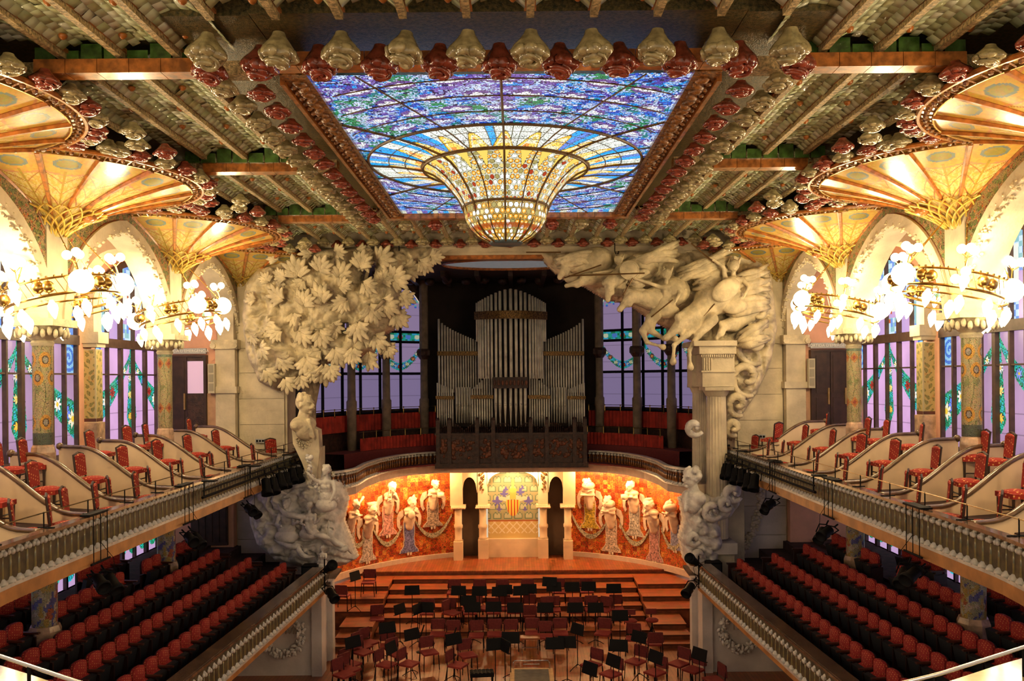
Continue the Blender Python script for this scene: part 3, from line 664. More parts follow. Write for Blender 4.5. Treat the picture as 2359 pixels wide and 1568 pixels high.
for s in (-1, 1):
    arc_o = thing('arcade', 'pointed stone arcade with mosaic bands along the %s side of the hall' % SIDE[s], 'arcade', (s*PX, 10, 9.2)); 
    x0, x1 = s*(PX-.28), s*(PX+.28)
    for (d0, d1) in ((4.2, 10.05), (10.75, 15.55), (16.35, 21.1), (21.9, 26.35)):
        p = arch_pts(d0, d1, 9.2, 2.22); nr = normals(p); n = len(p)
        def off(k): return [(p[i][0]+nr[i].x*k, p[i][1]+nr[i].y*k) for i in range(n)]
        # archivolt
        a, b = p, off(.26); m = MB(); vs = []
        for i in range(n): vs += [(x0-s*.06, a[i][0], a[i][1]), (x0-s*.06, b[i][0], b[i][1]), (x1, b[i][0], b[i][1]), (x1, a[i][0], a[i][1])]
        m.add(vs, [(4*i+j, 4*i+(j+1) % 4, 4*i+4+(j+1) % 4, 4*i+4+j) for i in range(n-1) for j in range(4)])
        av = m.build('archivolt', M['stone'], arc_o, True)
        # carved stone flowers along the inner edge of the arch
        fl = MB(); rd = random.Random(int(d0*10))
        for i in range(2, n-2):
            for q in range(11):
                y, z = a[i][0]+nr[i].x*rd.uniform(-.06, .1), a[i][1]+nr[i].y*rd.uniform(-.06, .1); r = rd.uniform(.022, .045)
                fl.sph((x0-s*.06+rd.uniform(-.02, .10)*s, y+rd.uniform(-.08, .08), z), (r, r, r*.8), 6, 4)
        o = fl.build('carved_arch_flowers', M['relief'], av, True, smooth=True); o['kind'] = 'stuff'
        # mosaic band and wall above
        def lerp_arr(k0, k1):
            A = np.array(off(k0)); B = np.array(off(k1)); L = np.concatenate([[0], np.cumsum(np.hypot(*(A[1:]-A[:-1]).T))])
            def P(u, v):
                t = u*(n-1); i = np.clip(np.floor(t).astype(int), 0, n-2); f = (t-i)[:, None]
                a_ = A[i]*(1-f)+A[i+1]*f; b_ = B[i]*(1-f)+B[i+1]*f; q = a_*(1-v[:, None])+b_*v[:, None]; return np.stack([np.full(len(u), x0), q[:, 0], np.minimum(q[:, 1], 12.3)], 1)
            def C(u, v):
                c = bandcol(np.interp(u, np.linspace(0, 1, n), L), v*.5); c[(v < .06) | (v > .95)] = (.30, .06, .015); return c
            return P, C
        P, C = lerp_arr(.26, .74); grid('mosaic_band', P, C, 200, 20, M['mosaic'], arc_o)
        m = MB(); q = off(.24); vs = []
        for i in range(n): vs += [(x0+s*.02, q[i][0], q[i][1]), (x0+s*.02, q[i][0], 12.6), (x1, q[i][0], 12.6), (x1, q[i][0], q[i][1])]
        m.add(vs, [(4*i+j, 4*i+(j+1) % 4, 4*i+4+(j+1) % 4, 4*i+4+j) for i in range(n-1) for j in range(4)])
        m.build('spandrel_wall', M['stone'], arc_o, True)
    for d in (10.4, 15.95, 21.5): 
        MB().bx(s*(PX-.30), s*(PX+.3), d-.36, d+.36, 9.2, 12.6).build('impost_block', M['stone'], arc_o, True)
    # fans
    for fi, d in enumerate((11.35, PD['a'], PD['b'], PD['c']-.3)):
        fan = thing('fan_vault', 'gilded mosaic fan vault with peacock-eye panels, %s on the %s side counting from the stage' % (ORD[3-fi], SIDE[s]), 'fan vault', (s*PX, d, 10.5))
        R = 2.6; full = (fi == 3)
        def zf(r): x = np.clip(r/R, 0, 1); return 10.62+1.30*x**.5
        t0, t1 = (-PI/2, PI/2) if not full else (-PI/2, .12)
        def P(u, v): t = t0+(t1-t0)*u; r = .08+(R-.08)*v; return np.stack([s*(PX-.26)-s*r*np.cos(t), d+r*np.sin(t), zf(r)], 1)
        def C(u, v):
            t = t0+(t1-t0)*u; r = .08+(R-.08)*v; K = 8; k = (t+PI/2)/PI*K; f = k-np.floor(k)-.5; w = f*PI/K*r*2
            n_ = len(u); c = A3((.62, .42, .10), n_); h = fbm(t*40, r*14, 2); c[h > .5] = (.72, .55, .20)
            e = np.hypot(f*PI/K*r/.30, (r-2.06)/.23); c[(e < 1.7)] = (.62, .30, .13); c[e < 1.5] = (.66, .40, .08); c[(e < .75)] = (.20, .26, .24); c[e < .55] = (.34, .28, .06)
            z = np.abs(np.sin((r*9-np.abs(f)*7))); c[(r < 1.75) & (z < .16) & (r > .5)] = (.42, .16, .05); c[(np.abs(f) < .02) & (r < 1.8)] = (.45, .30, .05)
            c[(r > 2.42)] = (.50, .26, .06); c[(r > 2.42) & (hsh(np.floor(t*30), np.floor(r*22), 1) > .5)] = (.75, .50, .16)
            return c
        grid('fan_surface', P, C, 240, 96, M['fan'], fan, smooth=True)
        K = 8
        for k in range(0, K+1):
            t = -PI/2+PI*k/K
            if t > t1+.01: continue
            pts = [(s*(PX-.26)-s*r*math.cos(t), d+r*math.sin(t), float(zf(r))-.015) for r in np.linspace(.3, 2.42, 16)]
            MB().tube(pts, [.025+.03*i/15 for i in range(16)], 6).build('fan_rib', M['orange'], fan, True)
        tt = np.linspace(t0, t1, 40)
        for r, w in ((2.42, .022), (2.62, .04)):
            MB().tube([(s*(PX-.26)-s*r*math.cos(t), d+r*math.sin(t), float(zf(r))-.02) for t in tt], w, 6).build('rim_moulding', M['brass'] if r < 2.5 else M['orange'], fan, True)
        m = MB()
        for t in tt:
            r0, r1 = 2.42, 2.62; m.tube([(s*(PX-.26)-s*r*math.cos(t), d+r*math.sin(t), float(zf(r))-.03) for r in (r0, r1)], .014, 4)
            if random.random() < .9: m.sph((s*(PX-.26)-s*2.52*math.cos(t+.03), d+2.52*math.sin(t+.03), float(zf(2.52))-.03), .045, 6, 4)
        o = m.build('rim_ornament', M['goldrelief'], fan, True); o['kind'] = 'stuff'
        # lattice at the foot
        m = MB()
        for k in range(-2, 12):
            for sg in (1, -1):
                pts = []
                for r in np.linspace(.16, .85, 9):
                    t = -PI/2+PI*(k+.5)/10+sg*(r-.16)*1.1
                    if -PI/2 <= t <= t1: pts.append((s*(PX-.26)-s*(r+.04)*math.cos(t), d+(r+.04)*math.sin(t), float(zf(r))-.06))
                if len(pts) > 2: m.tube(pts, .018, 5)
        m.build('gold_lattice', M['gold_lattice'], fan, True)
        m = MB().sph((s*(PX-.9), d, float(zf(.62))-.05), (.14, .14, .1), 10, 6)
        m.build('orange_boss', M['orange'], fan, True, smooth=True)
# pillars ----------------------------------------------------------------
def pillar_col(kind, H):
    def C(u, v):
        n = len(u); a = u*1.5; z = v*H; c = A3((.50, .40, .20), n); h = fbm(a*9, z*7, 7)
        wv = np.sin(a*4.19*3+.8*np.sin(z*5)); c[(np.abs(wv) < .12)] = (.20, .20, .08); c[(h > .56) & (np.sin(z*9+a*5) > 0)] = (.30, .30, .12)
        if kind == 'sun':
            for (zz, r) in ((H-.28, .15), (H-.62, .14), (.42, .14)):
                k = a/.375+(.5 if zz == H-.62 else 0); f = (k-np.floor(k)-.5)*.375; e = np.hypot(f, z-zz); c[e < r] = (.72, .36, .05); c[e < r*.55] = (.10, .05, .02); c[e < r*.4] = (.40, .36, .30)
            c[z < .22] = (.12, .14, .10)
        else:
            for zz in (H-.25, .5):
                k = a/.3; f = (k-np.floor(k)-.5)*.3; e = np.abs(f)+np.abs(z-zz); c[(e < .14)] = (.55, .22, .06); c[e < .06] = (.35, .06, .03)
            c[z > H-.08] = (.22, .28, .18)
        return c
    return C
def lowcol(u, v):
    n = len(u); c = A3((.50, .42, .32), n); h = fbm(u*9, v*10, 11); g = fbm(u*14, v*15, 15); c[h > .55] = (.34, .30, .20); c[g > .58] = (.10, .10, .30); c[(g < .36)] = (.45, .30, .08); c[(h < .33)] = (.40, .10, .05); return c
for s in (-1, 1):
    for nm, kind in (('z', 'sun'), ('a', 'sun'), ('b', 'leaf')):
        d = PD[nm]; pl = thing('pillar', '%s mosaic pillar %s, %s side of the hall' % (('sunflower' if kind == 'sun' else 'red and green floral'), {'z': 'beside the central balcony', 'a': 'between the front boxes', 'b': 'close to the emergency exit'}[nm], SIDE[s]), 'pillar', (s*PX, d, 3.1))
        H = 1.95; r = .175
        def P(u, v): t = u*2*PI; return np.stack([s*PX+r*np.cos(t), d+r*np.sin(t), 6.95+v*(8.82-6.95)], 1)
        grid('mosaic_shaft', P, pillar_col(kind, 1.87), 96, 110, M['pillar'], pl, smooth=True)
        m = MB(); m.lathe([(r+.045, 5.9), (r+.045, 6.8), (r+.03, 6.9), (r, 6.95)], (s*PX, d, 0), 8); m.build('marble_pedestal', M['marble'], pl, True)
        m = MB(); m.lathe([(r+.01, 8.80), (r+.03, 8.86), (r, 8.9), (r+.10, 8.98), (r+.22, 9.18), (r+.24, 9.26)], (s*PX, d, 0), 20); m.bx(s*PX-.44, s*PX+.44, d-.44, d+.44, 9.16, 9.3)
        cp = m.build('capital', M['relief'], pl, True)
        m = MB()
        for k in range(24):
            t = 2*PI*k/24; m.sph((s*PX+.42*math.cos(t), d+.42*math.sin(t), 9.02+.05*(k % 2)), (.05, .05, .09), 6, 5)
        m.build('capital_carving', M['relief'], cp, True, smooth=True)
        m = MB().lathe([(.30, 9.28), (.30, 9.9), (.26, 10.3), (.22, 10.8)], (s*PX, d, 0), 10); m.build('upper_shaft', M['mosaicstone'] if 'mosaicstone' in M else M['stone'], pl, True)
        def P2(u, v): t = u*2*PI; return np.stack([s*PX+.22*np.cos(t), d+.22*np.sin(t), 3.55+v*1.85], 1)
        grid('lower_mosaic_shaft', P2, lowcol, 60, 60, M['pillar'], pl, smooth=True)
        MB().lathe([(.30, 2.9), (.30, 3.45), (.26, 3.55)], (s*PX, d, 0), 8).build('lower_pedestal', M['marble'], pl, True)
    # square painted pilasters between the windows
    for d in (10.4, 15.95, 21.5):
        q = MB().bx(s*10.42, s*10.74, d-.17, d+.17, 7.1, 8.95).build('window_pilaster_shaft', M['stone']) 
        q.name = 'painted_pilaster'; tag(q, 'square olive-patterned pilaster between the windows, %s side, %s' % (SIDE[s], {10.4: 'beside the central balcony', 15.95: 'behind the sunflower pillar', 21.5: 'behind the red floral pillar'}[d]), 'pilaster')
        c0 = leafmos((.52, .40, .16), (.26, .24, .08), (.5, .3, .1), 26)
        for fx, nx in ((0, 1), (1, 0)):
            def P(u, v):
                if fx == 0: return np.stack([np.full(len(u), s*10.415), d-.165+.33*u, 7.12+1.8*v], 1)
                return np.stack([s*(10.42+.32*u), np.full(len(u), d-.175), 7.12+1.8*v], 1)
            def C(u, v): c = c0(u*.33+fx, v*1.8); c[(u < .08) | (u > .92)] = (.55, .48, .28); c[v < .05] = (.12, .04, .03); return c
            grid('painted_face', P, C, 22, 110, M['paint'], q)
        MB().bx(s*10.38, s*10.76, d-.21, d+.21, 6.2, 7.1).build('marble_foot', M['marble'], q, True)
        m = MB().bx(s*10.36, s*10.8, d-.22, d+.22, 9.0, 9.1).bx(s*10.30, s*10.8, d-.27, d+.27, 9.1, 9.38).bx(s*10.45, s*10.8, d-.2, d+.2, 9.38, 10.4); m.build('stone_head', M['stone'], q, True)
# ================================================================= side windows
def flower_paint(c, y, z, fy, fz, r, col, ctr=(.9, .6, .1), np_=7):
    e = np.hypot(y-fy, z-fz); a = np.arctan2(z-fz, y-fy); rr = r*(.78+.22*np.cos(a*np_)); c[e < rr+.02] = (.02, .05, .06); c[e < rr] = col; c[(e < rr) & (np.cos(a*np_) < -.93)] = np.array(col)*.35; c[e < r*.3] = ctr
def win_col(y, z, Wd, hi, seed, low=False):
    """y from 0 to Wd along the window, z height"""
    n = len(y); base = np.array((.74, .42, .74)) if seed != 2 else np.array((.50, .30, .50)); c = A3(base, n); line = (np.abs((z*2.2) % 1-.5) > .485); c[line] = base*.6
    if low: c = A3((.52, .34, .58), n)
    h = hsh(np.floor(y/.09), np.floor(z/.09), seed); cl_ = np.abs(np.sin((y+.5*z)*60)*np.sin((z-.4*y)*45)) < .16; gr = np.where((h > .6)[:, None], A3((.02, .55, .36), n), np.where((h > .25)[:, None], A3((.01, .30, .13), n), A3((.03, .50, .62), n))); gr[cl_] = (.01, .05, .04)
    C_ = Wd/2; dy = np.abs(y-C_)
    if low:
        for k in range(7):
            fy = Wd*(k+.5)/7; m = np.hypot((y-fy)/.30, (z-3.62)/.40) < 1
            c[m] = gr[m]; flower_paint(c, y, z, fy, 3.62, .2, (.85, .85, .65) if k % 2 == 0 else (.35, .03, .02), (.8, .6, .05))
        return c, h
    # hanging drop in the middle and the swags to both sides
    w = .08+.22*np.clip((9.05-z)/2.0, 0, 1)*np.clip((z-6.75)/.35, 0, 1); m = (dy < w) & (z < 9.05) & (z > 6.8); c[m] = gr[m]
    t = dy/C_; zc = 9.1-1.95*t**.62; th = .08+.40*t; m = (np.abs(z-zc) < th) & (t > .02) & (z < 9.1); c[m] = gr[m]
    for k, (tt, col) in enumerate(((.18, (.9, .9, .75)), (.33, (.25, .35, .95)), (.50, (.45, .03, .02)), (.66, (.92, .92, .85)), (.82, (.12, .25, .95)), (.95, (.9, .85, .6)))):
        for sg in (-1, 1): flower_paint(c, y, z, C_+sg*tt*C_, 9.1-1.95*tt**.62, .07+.17*tt, col, (.9, .6, .05) if k != 2 else (.2, .01, .01), 7)
    for zz, col in ((7.75, (.9, .8, .25)), (7.15, (.95, .55, .05)), (8.25, (.9, .9, .85))): flower_paint(c, y, z, C_-.10, zz, .12, col); flower_paint(c, y, z, C_+.12, zz-.06, .10, (.92, .9, .75))
    # blue scrolls in the end lights
    for fy in (.28, Wd-.28):
        e = np.hypot(y-fy, z-8.72); a = np.arctan2(z-8.72, y-fy); m = (np.abs(y-fy) < .27) & (z > 8.35) & (z < 9.1); cc = np.where((np.sin(e*42-a) > 0)[:, None], A3((.05, .20, .75), n), A3((.30, .65, .95), n)); c[m] = cc[m]
    c *= (.72+.5*fbm(y*1.3, z*1.1, seed+2))[:, None]*np.interp(z, [6.3, 7.0, 9.2], [.78, .95, 1.05])[:, None]; return c, h  # weaker daylight painted into the lower glass, as a building stands outside
def winhi_col(y, z, Wd, seed):
    n = len(y); h = hsh(np.floor(y/.12), np.floor(z/.12), seed); c = A3((.55, .36, .70), n); li = np.floor(y/Wd*6)
    blue = np.where((h > .6)[:, None], A3((.60, .80, .95), n), np.where((h > .3)[:, None], A3((.15, .32, .80), n), A3((.25, .55, .60), n))); m = (li % 5 == 0) | (z > 10.3) | (z < 9.75) & (li % 2 == 0)
    c[m] = blue[m]; m2 = (li == 2) | (li == 3); m3 = m2 & (z > 9.9) & (z < 10.9); c[m3] = np.array((.85, .88, .80)); c[m2 & (np.abs(y-Wd/2) < .22) & (z > 9.6) & (z < 10.7) & (h > .5)] = (.55, .10, .03); return c
WINGL = M['winglass']
wn = 0
for s in (-1, 1):
    for bi, (d0, d1) in enumerate(((5.0, 10.0), (10.8, 15.55), (16.35, 21.1), (21.9, 26.5))):
        if bi == 0: continue
        wn += 1; Wd = d1-d0; x = s*10.8
        win = bpy.data.objects.new('window_%d' % wn, None); COL.objects.link(win); win.location = (x, (d0+d1)/2, 6.3); win['kind'] = 'structure'; win['label'] = 'tall brown-framed pink and flowered stained-glass window, %s side, %s bay from the stage' % (SIDE[s], ORD[3-bi])
        zt = 9.15; top = lambda t: 11.45-.95*abs(t)**1.6
        fr = MB(); NL = 8 if bi < 3 else 6
        fr.bx(x-.10, x+.1, d0, d1, zt-.11, zt+.13).bx(x-.1, x+.1, d0, d1, 6.2, 6.34).bx(x-.05, x+.05, d0, d1, 8.30, 8.34)
        for k in range(NL+1):
            y = d0+Wd*k/NL; w = .065 if k % 2 == 0 else .03
            fr.bx(x-.07, x+.07, max(y-w, d0), min(y+w, d1), 6.2, top(2*k/NL-1))
        pts = [(x, d0+Wd*i/20, top(2*i/20-1)) for i in range(21)]
        fr.bars([(p[0], p[1], p[2]+.12) for p in pts], .2, .16)
        fr.build('window_frame', M['winframe'], win, True)
        # wall above the window
        m = MB(); vs = []
        for p in pts: vs += [(x-s*.02, p[1], p[2]+.1), (x-s*.02, p[1], 11.8)]
        m.add(vs, [(2*i, 2*i+1, 2*i+3, 2*i+2) for i in range(20)]); m.build('wall_above', M['peach'], win, True)
        for k in range(NL):
            y0 = d0+Wd*k/NL; y1 = d0+Wd*(k+1)/NL
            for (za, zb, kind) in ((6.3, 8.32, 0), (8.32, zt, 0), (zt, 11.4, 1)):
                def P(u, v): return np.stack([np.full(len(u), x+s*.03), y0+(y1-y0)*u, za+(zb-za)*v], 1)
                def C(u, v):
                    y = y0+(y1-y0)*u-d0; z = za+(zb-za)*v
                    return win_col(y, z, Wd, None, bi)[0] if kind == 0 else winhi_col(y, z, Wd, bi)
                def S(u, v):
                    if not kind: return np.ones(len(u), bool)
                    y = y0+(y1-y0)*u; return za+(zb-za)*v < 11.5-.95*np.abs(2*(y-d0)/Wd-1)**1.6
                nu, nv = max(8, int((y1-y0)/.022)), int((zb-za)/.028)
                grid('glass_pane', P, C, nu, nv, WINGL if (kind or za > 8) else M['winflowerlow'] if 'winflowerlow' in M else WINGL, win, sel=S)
        # lower level windows
        m = MB(); m.bx(x-.05, x+.05, d0, d1, 3.0, 3.1).bx(x-.05, x+.05, d0, d1, 5.3, 5.4)
        for k in range(NL+1):
            y = d0+Wd*k/NL; w = .08 if k % 2 == 0 else .04; m.bx(x-.06, x+.06, max(y-w, d0), min(y+w, d1), 3.0, 5.4)
        m.build('lower_window_frame', M['winframe'], win, True)
        def P(u, v): return np.stack([np.full(len(u), x+s*.03), d0+Wd*u, 3.05+2.3*v], 1)
        def C(u, v): return win_col(Wd*u, 3.05+2.3*v, Wd, None, bi+3, True)[0]
        grid('lower_glass_pane', P, C, int(Wd/.03), 76, M['winlow'] if 'winlow' in M else WINGL, win)
# doors and signs at the end of the aisle
for s, op in ((-1, True), (1, False)):
    cx = s*9.92 if s < 0 else 9.80
    dr = bpy.data.objects.new('door_%d' % (1 if s < 0 else 2), None); COL.objects.link(dr); dr.location = (cx, 26.05, 6.4); dr['kind'] = 'structure'; dr['label'] = ('half-open dark door under the emergency exit sign, left side' if op else 'closed dark double door under the emergency exit sign, right side')
    z0, z1 = 6.4, 8.86; w = .52
    MB().bx(cx-w-.08, cx-w, 25.9, 26.1, z0, z1).bx(cx+w, cx+w+.08, 25.9, 26.1, z0, z1).bx(cx-w-.08, cx+w+.08, 25.9, 26.1, z1, z1+.06).build('door_frame', M['brown'], dr, True)
    leaves = ((cx-w, cx),) if op else ((cx-w, cx), (cx, cx+w))
    for (a, b) in leaves:
        lf = MB().bx(a+.01, b-.01, 25.94, 26.0, z0, z1).build('door_leaf', M['brown'], dr, True)
        MB().bx(a+.08, b-.08, 25.92, 25.94, z0+1.2, z1-.12).bx(a+.08, b-.08, 25.92, 25.94, z0+.1, z0+1.05).build('door_panel', M['brown'], lf, True)
        MB().bx(b-.09, b-.04, 25.89, 25.94, z0+.85, z0+1.35).build('push_plate', M['brass'], lf, True)
    if op:
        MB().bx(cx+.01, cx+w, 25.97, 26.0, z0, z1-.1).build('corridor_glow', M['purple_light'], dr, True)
        MB().bx(cx+.01, cx+w, 25.95, 25.97, z0, z0+1.35).bx(cx+.01, cx+w, 25.95, 25.97, z1-.12, z1).build('corridor_inner_door', M['darkcase'], dr, True)
    sg = thing('exit_sign', 'grey emergency exit sign over the %s door' % ('half-open left' if op else 'closed right'), 'sign', (cx, 25.95, z1+.12))
    MB().bx(cx-.62, cx+.62, 25.86, 25.94, z1+.10, z1+.27).build('sign_board', M['signgrey'], sg, True)
    tx = bpy.data.curves.new('sign_lettering', 'FONT'); tx.body = "SORTIDA D'EMERG\u00c8NCIA"; tx.size = .125; tx.align_x = 'CENTER'; tx.align_y = 'CENTER'; tx.extrude = .003; tx.materials.append(M['signtext'])
    to = link('sign_lettering', tomesh(tx), sg, True); to.matrix_world = Matrix.Translation((cx, 25.85, z1+.185)) @ Matrix.Rotation(PI/2, 4, 'X')
    to.parent = sg; to.matrix_parent_inverse = Matrix.Identity(4); to.location = (0, -.10, .065); to.rotation_euler = (PI/2, 0, 0)
    sp = thing('wall_loudspeaker', 'tall beige column loudspeaker beside the %s exit door' % SIDE[s], 'loudspeaker', (s*9.1, 25.9, 7.9))
    xx = -9.12 if s < 0 else 9.18
    MB().bx(xx-.10, xx+.10, 25.78, 25.95, 7.75, 8.65).build('cabinet', M['speaker'], sp, True)
    for k in range(3): MB().bx(xx-.07, xx+.07, 25.765, 25.78, 7.82+.28*k, 8.05+.28*k).build('grille', mat('speaker_grille', (.35, .31, .22), .7, var=0) if k == 0 and s < 0 else bpy.data.materials['speaker_grille'], sp, True)
    so = thing('wall_socket_plate', 'small grey socket plate low on the stone wall, %s side' % SIDE[s], 'socket', (s*7.6, 26.2, 6.5))
    q = W(600, 1015, 26.2) if s < 0 else W(1752, 1005, 26.2)
    MB().bx(q.x-.15, q.x+.15, 26.16, 26.22, q.z-.06, q.z+.06).build('plate', M['signgrey'], so, True)
    for k in (-1, 0, 1): MB().bx(q.x+.09*k-.03, q.x+.09*k+.03, 26.15, 26.17, q.z-.03, q.z+.03).build('socket', M['black'], so, True)
dl = bpy.data.objects.new('door_3', None); COL.objects.link(dl); dl.location = (-9.25, 25.95, 3.1); dl['kind'] = 'structure'; dl['label'] = 'tall dark panelled door behind the lower seats, left side'
lf = MB().bx(-9.82, -8.7, 25.88, 25.98, 3.1, 5.3).build('door_leaf', M['brown'], dl, True)
for k in range(5): MB().bx(-9.75+.21*k, -9.58+.21*k, 25.86, 25.88, 3.2, 5.2).build('door_panel', M['brown'], lf, True)
# ================================================================= chandeliers
globe_s = MB().sph((0, 0, 0), .085, 12, 8).mesh('small_globe', M['globe'], True)
globe_l = MB().sph((0, 0, 0), .215, 20, 12).mesh('large_globe', M['globe'], True)
drop = MB().lathe([(.01, -.22), (.05, -.14), (.085, -.04), (.08, .03), (.04, .09), (.03, .12)], n=12).mesh('drop_globe', M['globe'], True)
ball = MB().sph((0, 0, 0), .11, 12, 8).mesh('brass_ball', M['brass'], True)
def chandelier(x, d, s, lab, zc):
    t = thing('ring_chandelier', lab, 'chandelier', (x, d, zc)); t.rotation_euler = (0, math.radians(-12)*(1 if s < 0 else -1), 0)
    R = 1.0
    for z, r, w in ((.15, R, .022), (-.15, R, .028), (-.28, R*.93, .018)):
        MB().tube([(r*math.cos(a), r*math.sin(a), z) for a in np.linspace(0, 2*PI, 49)[:-1]], w, 6, close=True).build('hoop', M['brass'], t)
    m = MB()
    for k in range(48):
        a = 2*PI*k/48; b = a+2*PI/48
        m.cyl((R*math.cos(a), R*math.sin(a), .15), (R*math.cos(b), R*math.sin(b), -.15), .008, n=4); m.sph((R*math.cos(a), R*math.sin(a), .18), .025, 6, 4)
    o = m.build('band_tracery', M['dimbrass'], t)
    for k in range(12):
        a = 2*PI*(k+.5)/12; MB().box((R*math.cos(a), R*math.sin(a), 0), (.09, .01, .09), M=Matrix.Rotation(a+PI/2, 3, 'Z') @ Matrix.Rotation(PI/4, 3, 'Y')).build('blue_tile', BT, t)
    for k in range(6):
        a = 2*PI*(k+.25)/6; c, s_ = math.cos(a), math.sin(a)
        st = MB().tube([(R*c, R*s_, -.1), (1.02*R*c, 1.02*R*s_, .2), (R*c, R*s_, .42)], .014, 6); 
        for q in range(3):
            b = 2*PI*q/3+a; p = (R*c+.10*math.cos(b), R*s_+.10*math.sin(b), .46); st.cyl((R*c, R*s_, .38), p, .01, n=5)
        so = st.build('globe_branch', M['brass'], t)
        for q in range(3):
            b = 2*PI*q/3+a; link('small_globe', globe_s, so, loc=(R*c+.12*math.cos(b), R*s_+.12*math.sin(b), .54))
        link('small_globe', globe_s, so, loc=(1.1*R*c, 1.1*R*s_, .12)); link('small_globe', globe_s, so, loc=(1.0*R*c+.12*s_, 1.0*R*s_-.12*c, -.02))
        if k % 3 != 1: link('large_globe', globe_l, so, loc=(1.05*R*c, 1.05*R*s_, .02))
        else:
            link('drop_globe', drop, so, loc=(1.1*R*c, 1.1*R*s_, -.02))
        link('drop_globe', drop, so, loc=(R*c*1.05, R*s_*1.05, -.42)); link('drop_globe', drop, so, loc=(R*c*.85+.1*s_, R*s_*.85-.1*c, -.50))
        a2 = 2*PI*(k+.75)/6; c2, s2 = math.cos(a2), math.sin(a2)
        link('brass_ball', ball, t, loc=(R*c2, R*s2, 0)); link('brass_ball', ball, t, loc=(R*math.cos(a+.35), R*math.sin(a+.35), .02)); link('drop_globe', drop, t, loc=(R*c2, R*s2, -.36))
        m = MB().cyl((R*c, R*s_, .2), (.25*c, .25*s_, 1.45), .010, n=5)
        for q in range(5): f = (q+.5)/5; m.sph((R*c+(.25-R)*c*f, R*s_+(.25-R)*s_*f, .2+1.25*f), .022, 6, 4)
        m.build('suspension_rod', M['brass'], t)
    for k in range(3):
        a = 2*PI*k/3+.3; l = lamp('chandelier_lamp', (1.3*math.cos(a), 1.3*math.sin(a), .30), LW['chand'], (1, .745, .41), .22, t)
    return t
BT = mat('blue_green_tile', (.20, .45, .45), .3, var=0)
for s in (-1, 1):
    chandelier(s*8.35, 15.95, s, 'large ring chandelier of lit globes around the sunflower pillar, %s side' % SIDE[s], 9.75)
    chandelier(s*8.35, 21.5, s, 'smaller-looking ring chandelier of lit globes in front of the exit door, %s side' % SIDE[s], 9.82)
    MB().tube([(s*8.1, 15.95, 11.2), (s*8.0, 15.95, 11.4)], .02)
    for d in (4.6, 10.4):                            # the same lamps go on behind the viewer
        for k in range(2): lamp('hall_lamp', (s*8.0, d+.6*k, 9.8), LW['chand']*1.3, (1, .745, .41), .3)
    for d in (15.95, 21.5):
        m = MB().cyl((s*7.75, d, 11.35), (s*8.2, d, 11.05), .02, n=6)
        for k in (-1, 0, 1): m.cyl((s*8.0, d, 11.3), (s*8.3+.2*k, d+.15*k, 11.1), .01, n=4)
        o = m.build('hanging_bracket', M['brass']); tag(o, 'brass bracket holding the chandelier at the %s pillar, %s side' % ('sunflower' if d < 18 else 'red floral', SIDE[s]), 'bracket')
# ================================================================= balconies, balustrades
bal = {}
def baluster_proto(h, shaft, capm, r=.028, flower=True):
    m = MB().lathe([(r, 0), (r*1.15, h*.02), (r, h*.5), (r*.85, h)], n=8); sh = m.mesh('baluster', shaft, True)
    c = MB()
    if flower:
        for k in range(5): a = 2*PI*k/5; c.sph((.046*math.cos(a), .046*math.sin(a), h+.01), (.036, .036, .042), 7, 5)
        c.sph((0, 0, h+.04), .05, 7, 5)
    else: c.lathe([(r, h-.02), (r*2, h+.02), (r*1.8, h+.05)], n=8)
    c.cyl((0, 0, h), (0, 0, h+.08), r, n=6)
    b = MB().lathe([(.075, -.075), (.08, -.05), (.06, -.015), (.032, .015), (.024, .03)], n=10)
    return sh, c.mesh('baluster_capital', capm, True), b.mesh('baluster_base', capm, True)
def resample(pts, step):
    pts = [Vector(p) for p in pts]; L = [0]
    for a, b in zip(pts, pts[1:]): L.append(L[-1]+(b-a).length)
    n = max(2, int(round(L[-1]/step))); out = []
    for k in range(n+1):
        s = L[-1]*k/n; i = 0
        while i < len(L)-2 and L[i+1] < s: i += 1
        f = (s-L[i])/max(L[i+1]-L[i], 1e-9); out.append(pts[i].lerp(pts[i+1], f))
    return out
def balustrade(name, label, path, ztop, zbase, step, proto, railmat, railw=.16, railh=.07, fas=None, fh=.3, back=None):
    """path: (x,y) list; rail top at ztop; balusters stand on zbase"""
    p0 = path[0]; t = thing(name, label, 'balustrade', (p0[0], p0[1], zbase))
    q = resample([(x, y, 0) for x, y in path], .35)
    MB().bars([(p.x, p.y, ztop) for p in q], railw, railh).build('handrail', railmat, t, True)
    MB().bars([(p.x, p.y, zbase-.06) for p in q], .14, .05).build('base_rail', M['white_cap'] if fas is None else fas, t, True)
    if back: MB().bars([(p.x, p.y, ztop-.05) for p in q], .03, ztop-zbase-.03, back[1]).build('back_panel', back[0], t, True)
    pts = resample([(x, y, zbase) for x, y in path], step)
    sh, c, b = proto
    for p in pts:
        o = link('baluster', sh, t, loc=(p.x-p0[0], p.y-p0[1], .0)); link('baluster_capital', c, o); link('baluster_base', b, o)
    return t
P_up = baluster_proto(.33, M['glassgreen'], M['white_cap']); P_lo = baluster_proto(.30, M['glassgreen'], M['white_cap'])
P_ch = baluster_proto(.33, M['amber'], M['white_cap'], .03, False)
darkback = mat('dark_olive_panel', (.075, .055, .02), .6, var=.3)  # dark olive panel running along the line of balusters
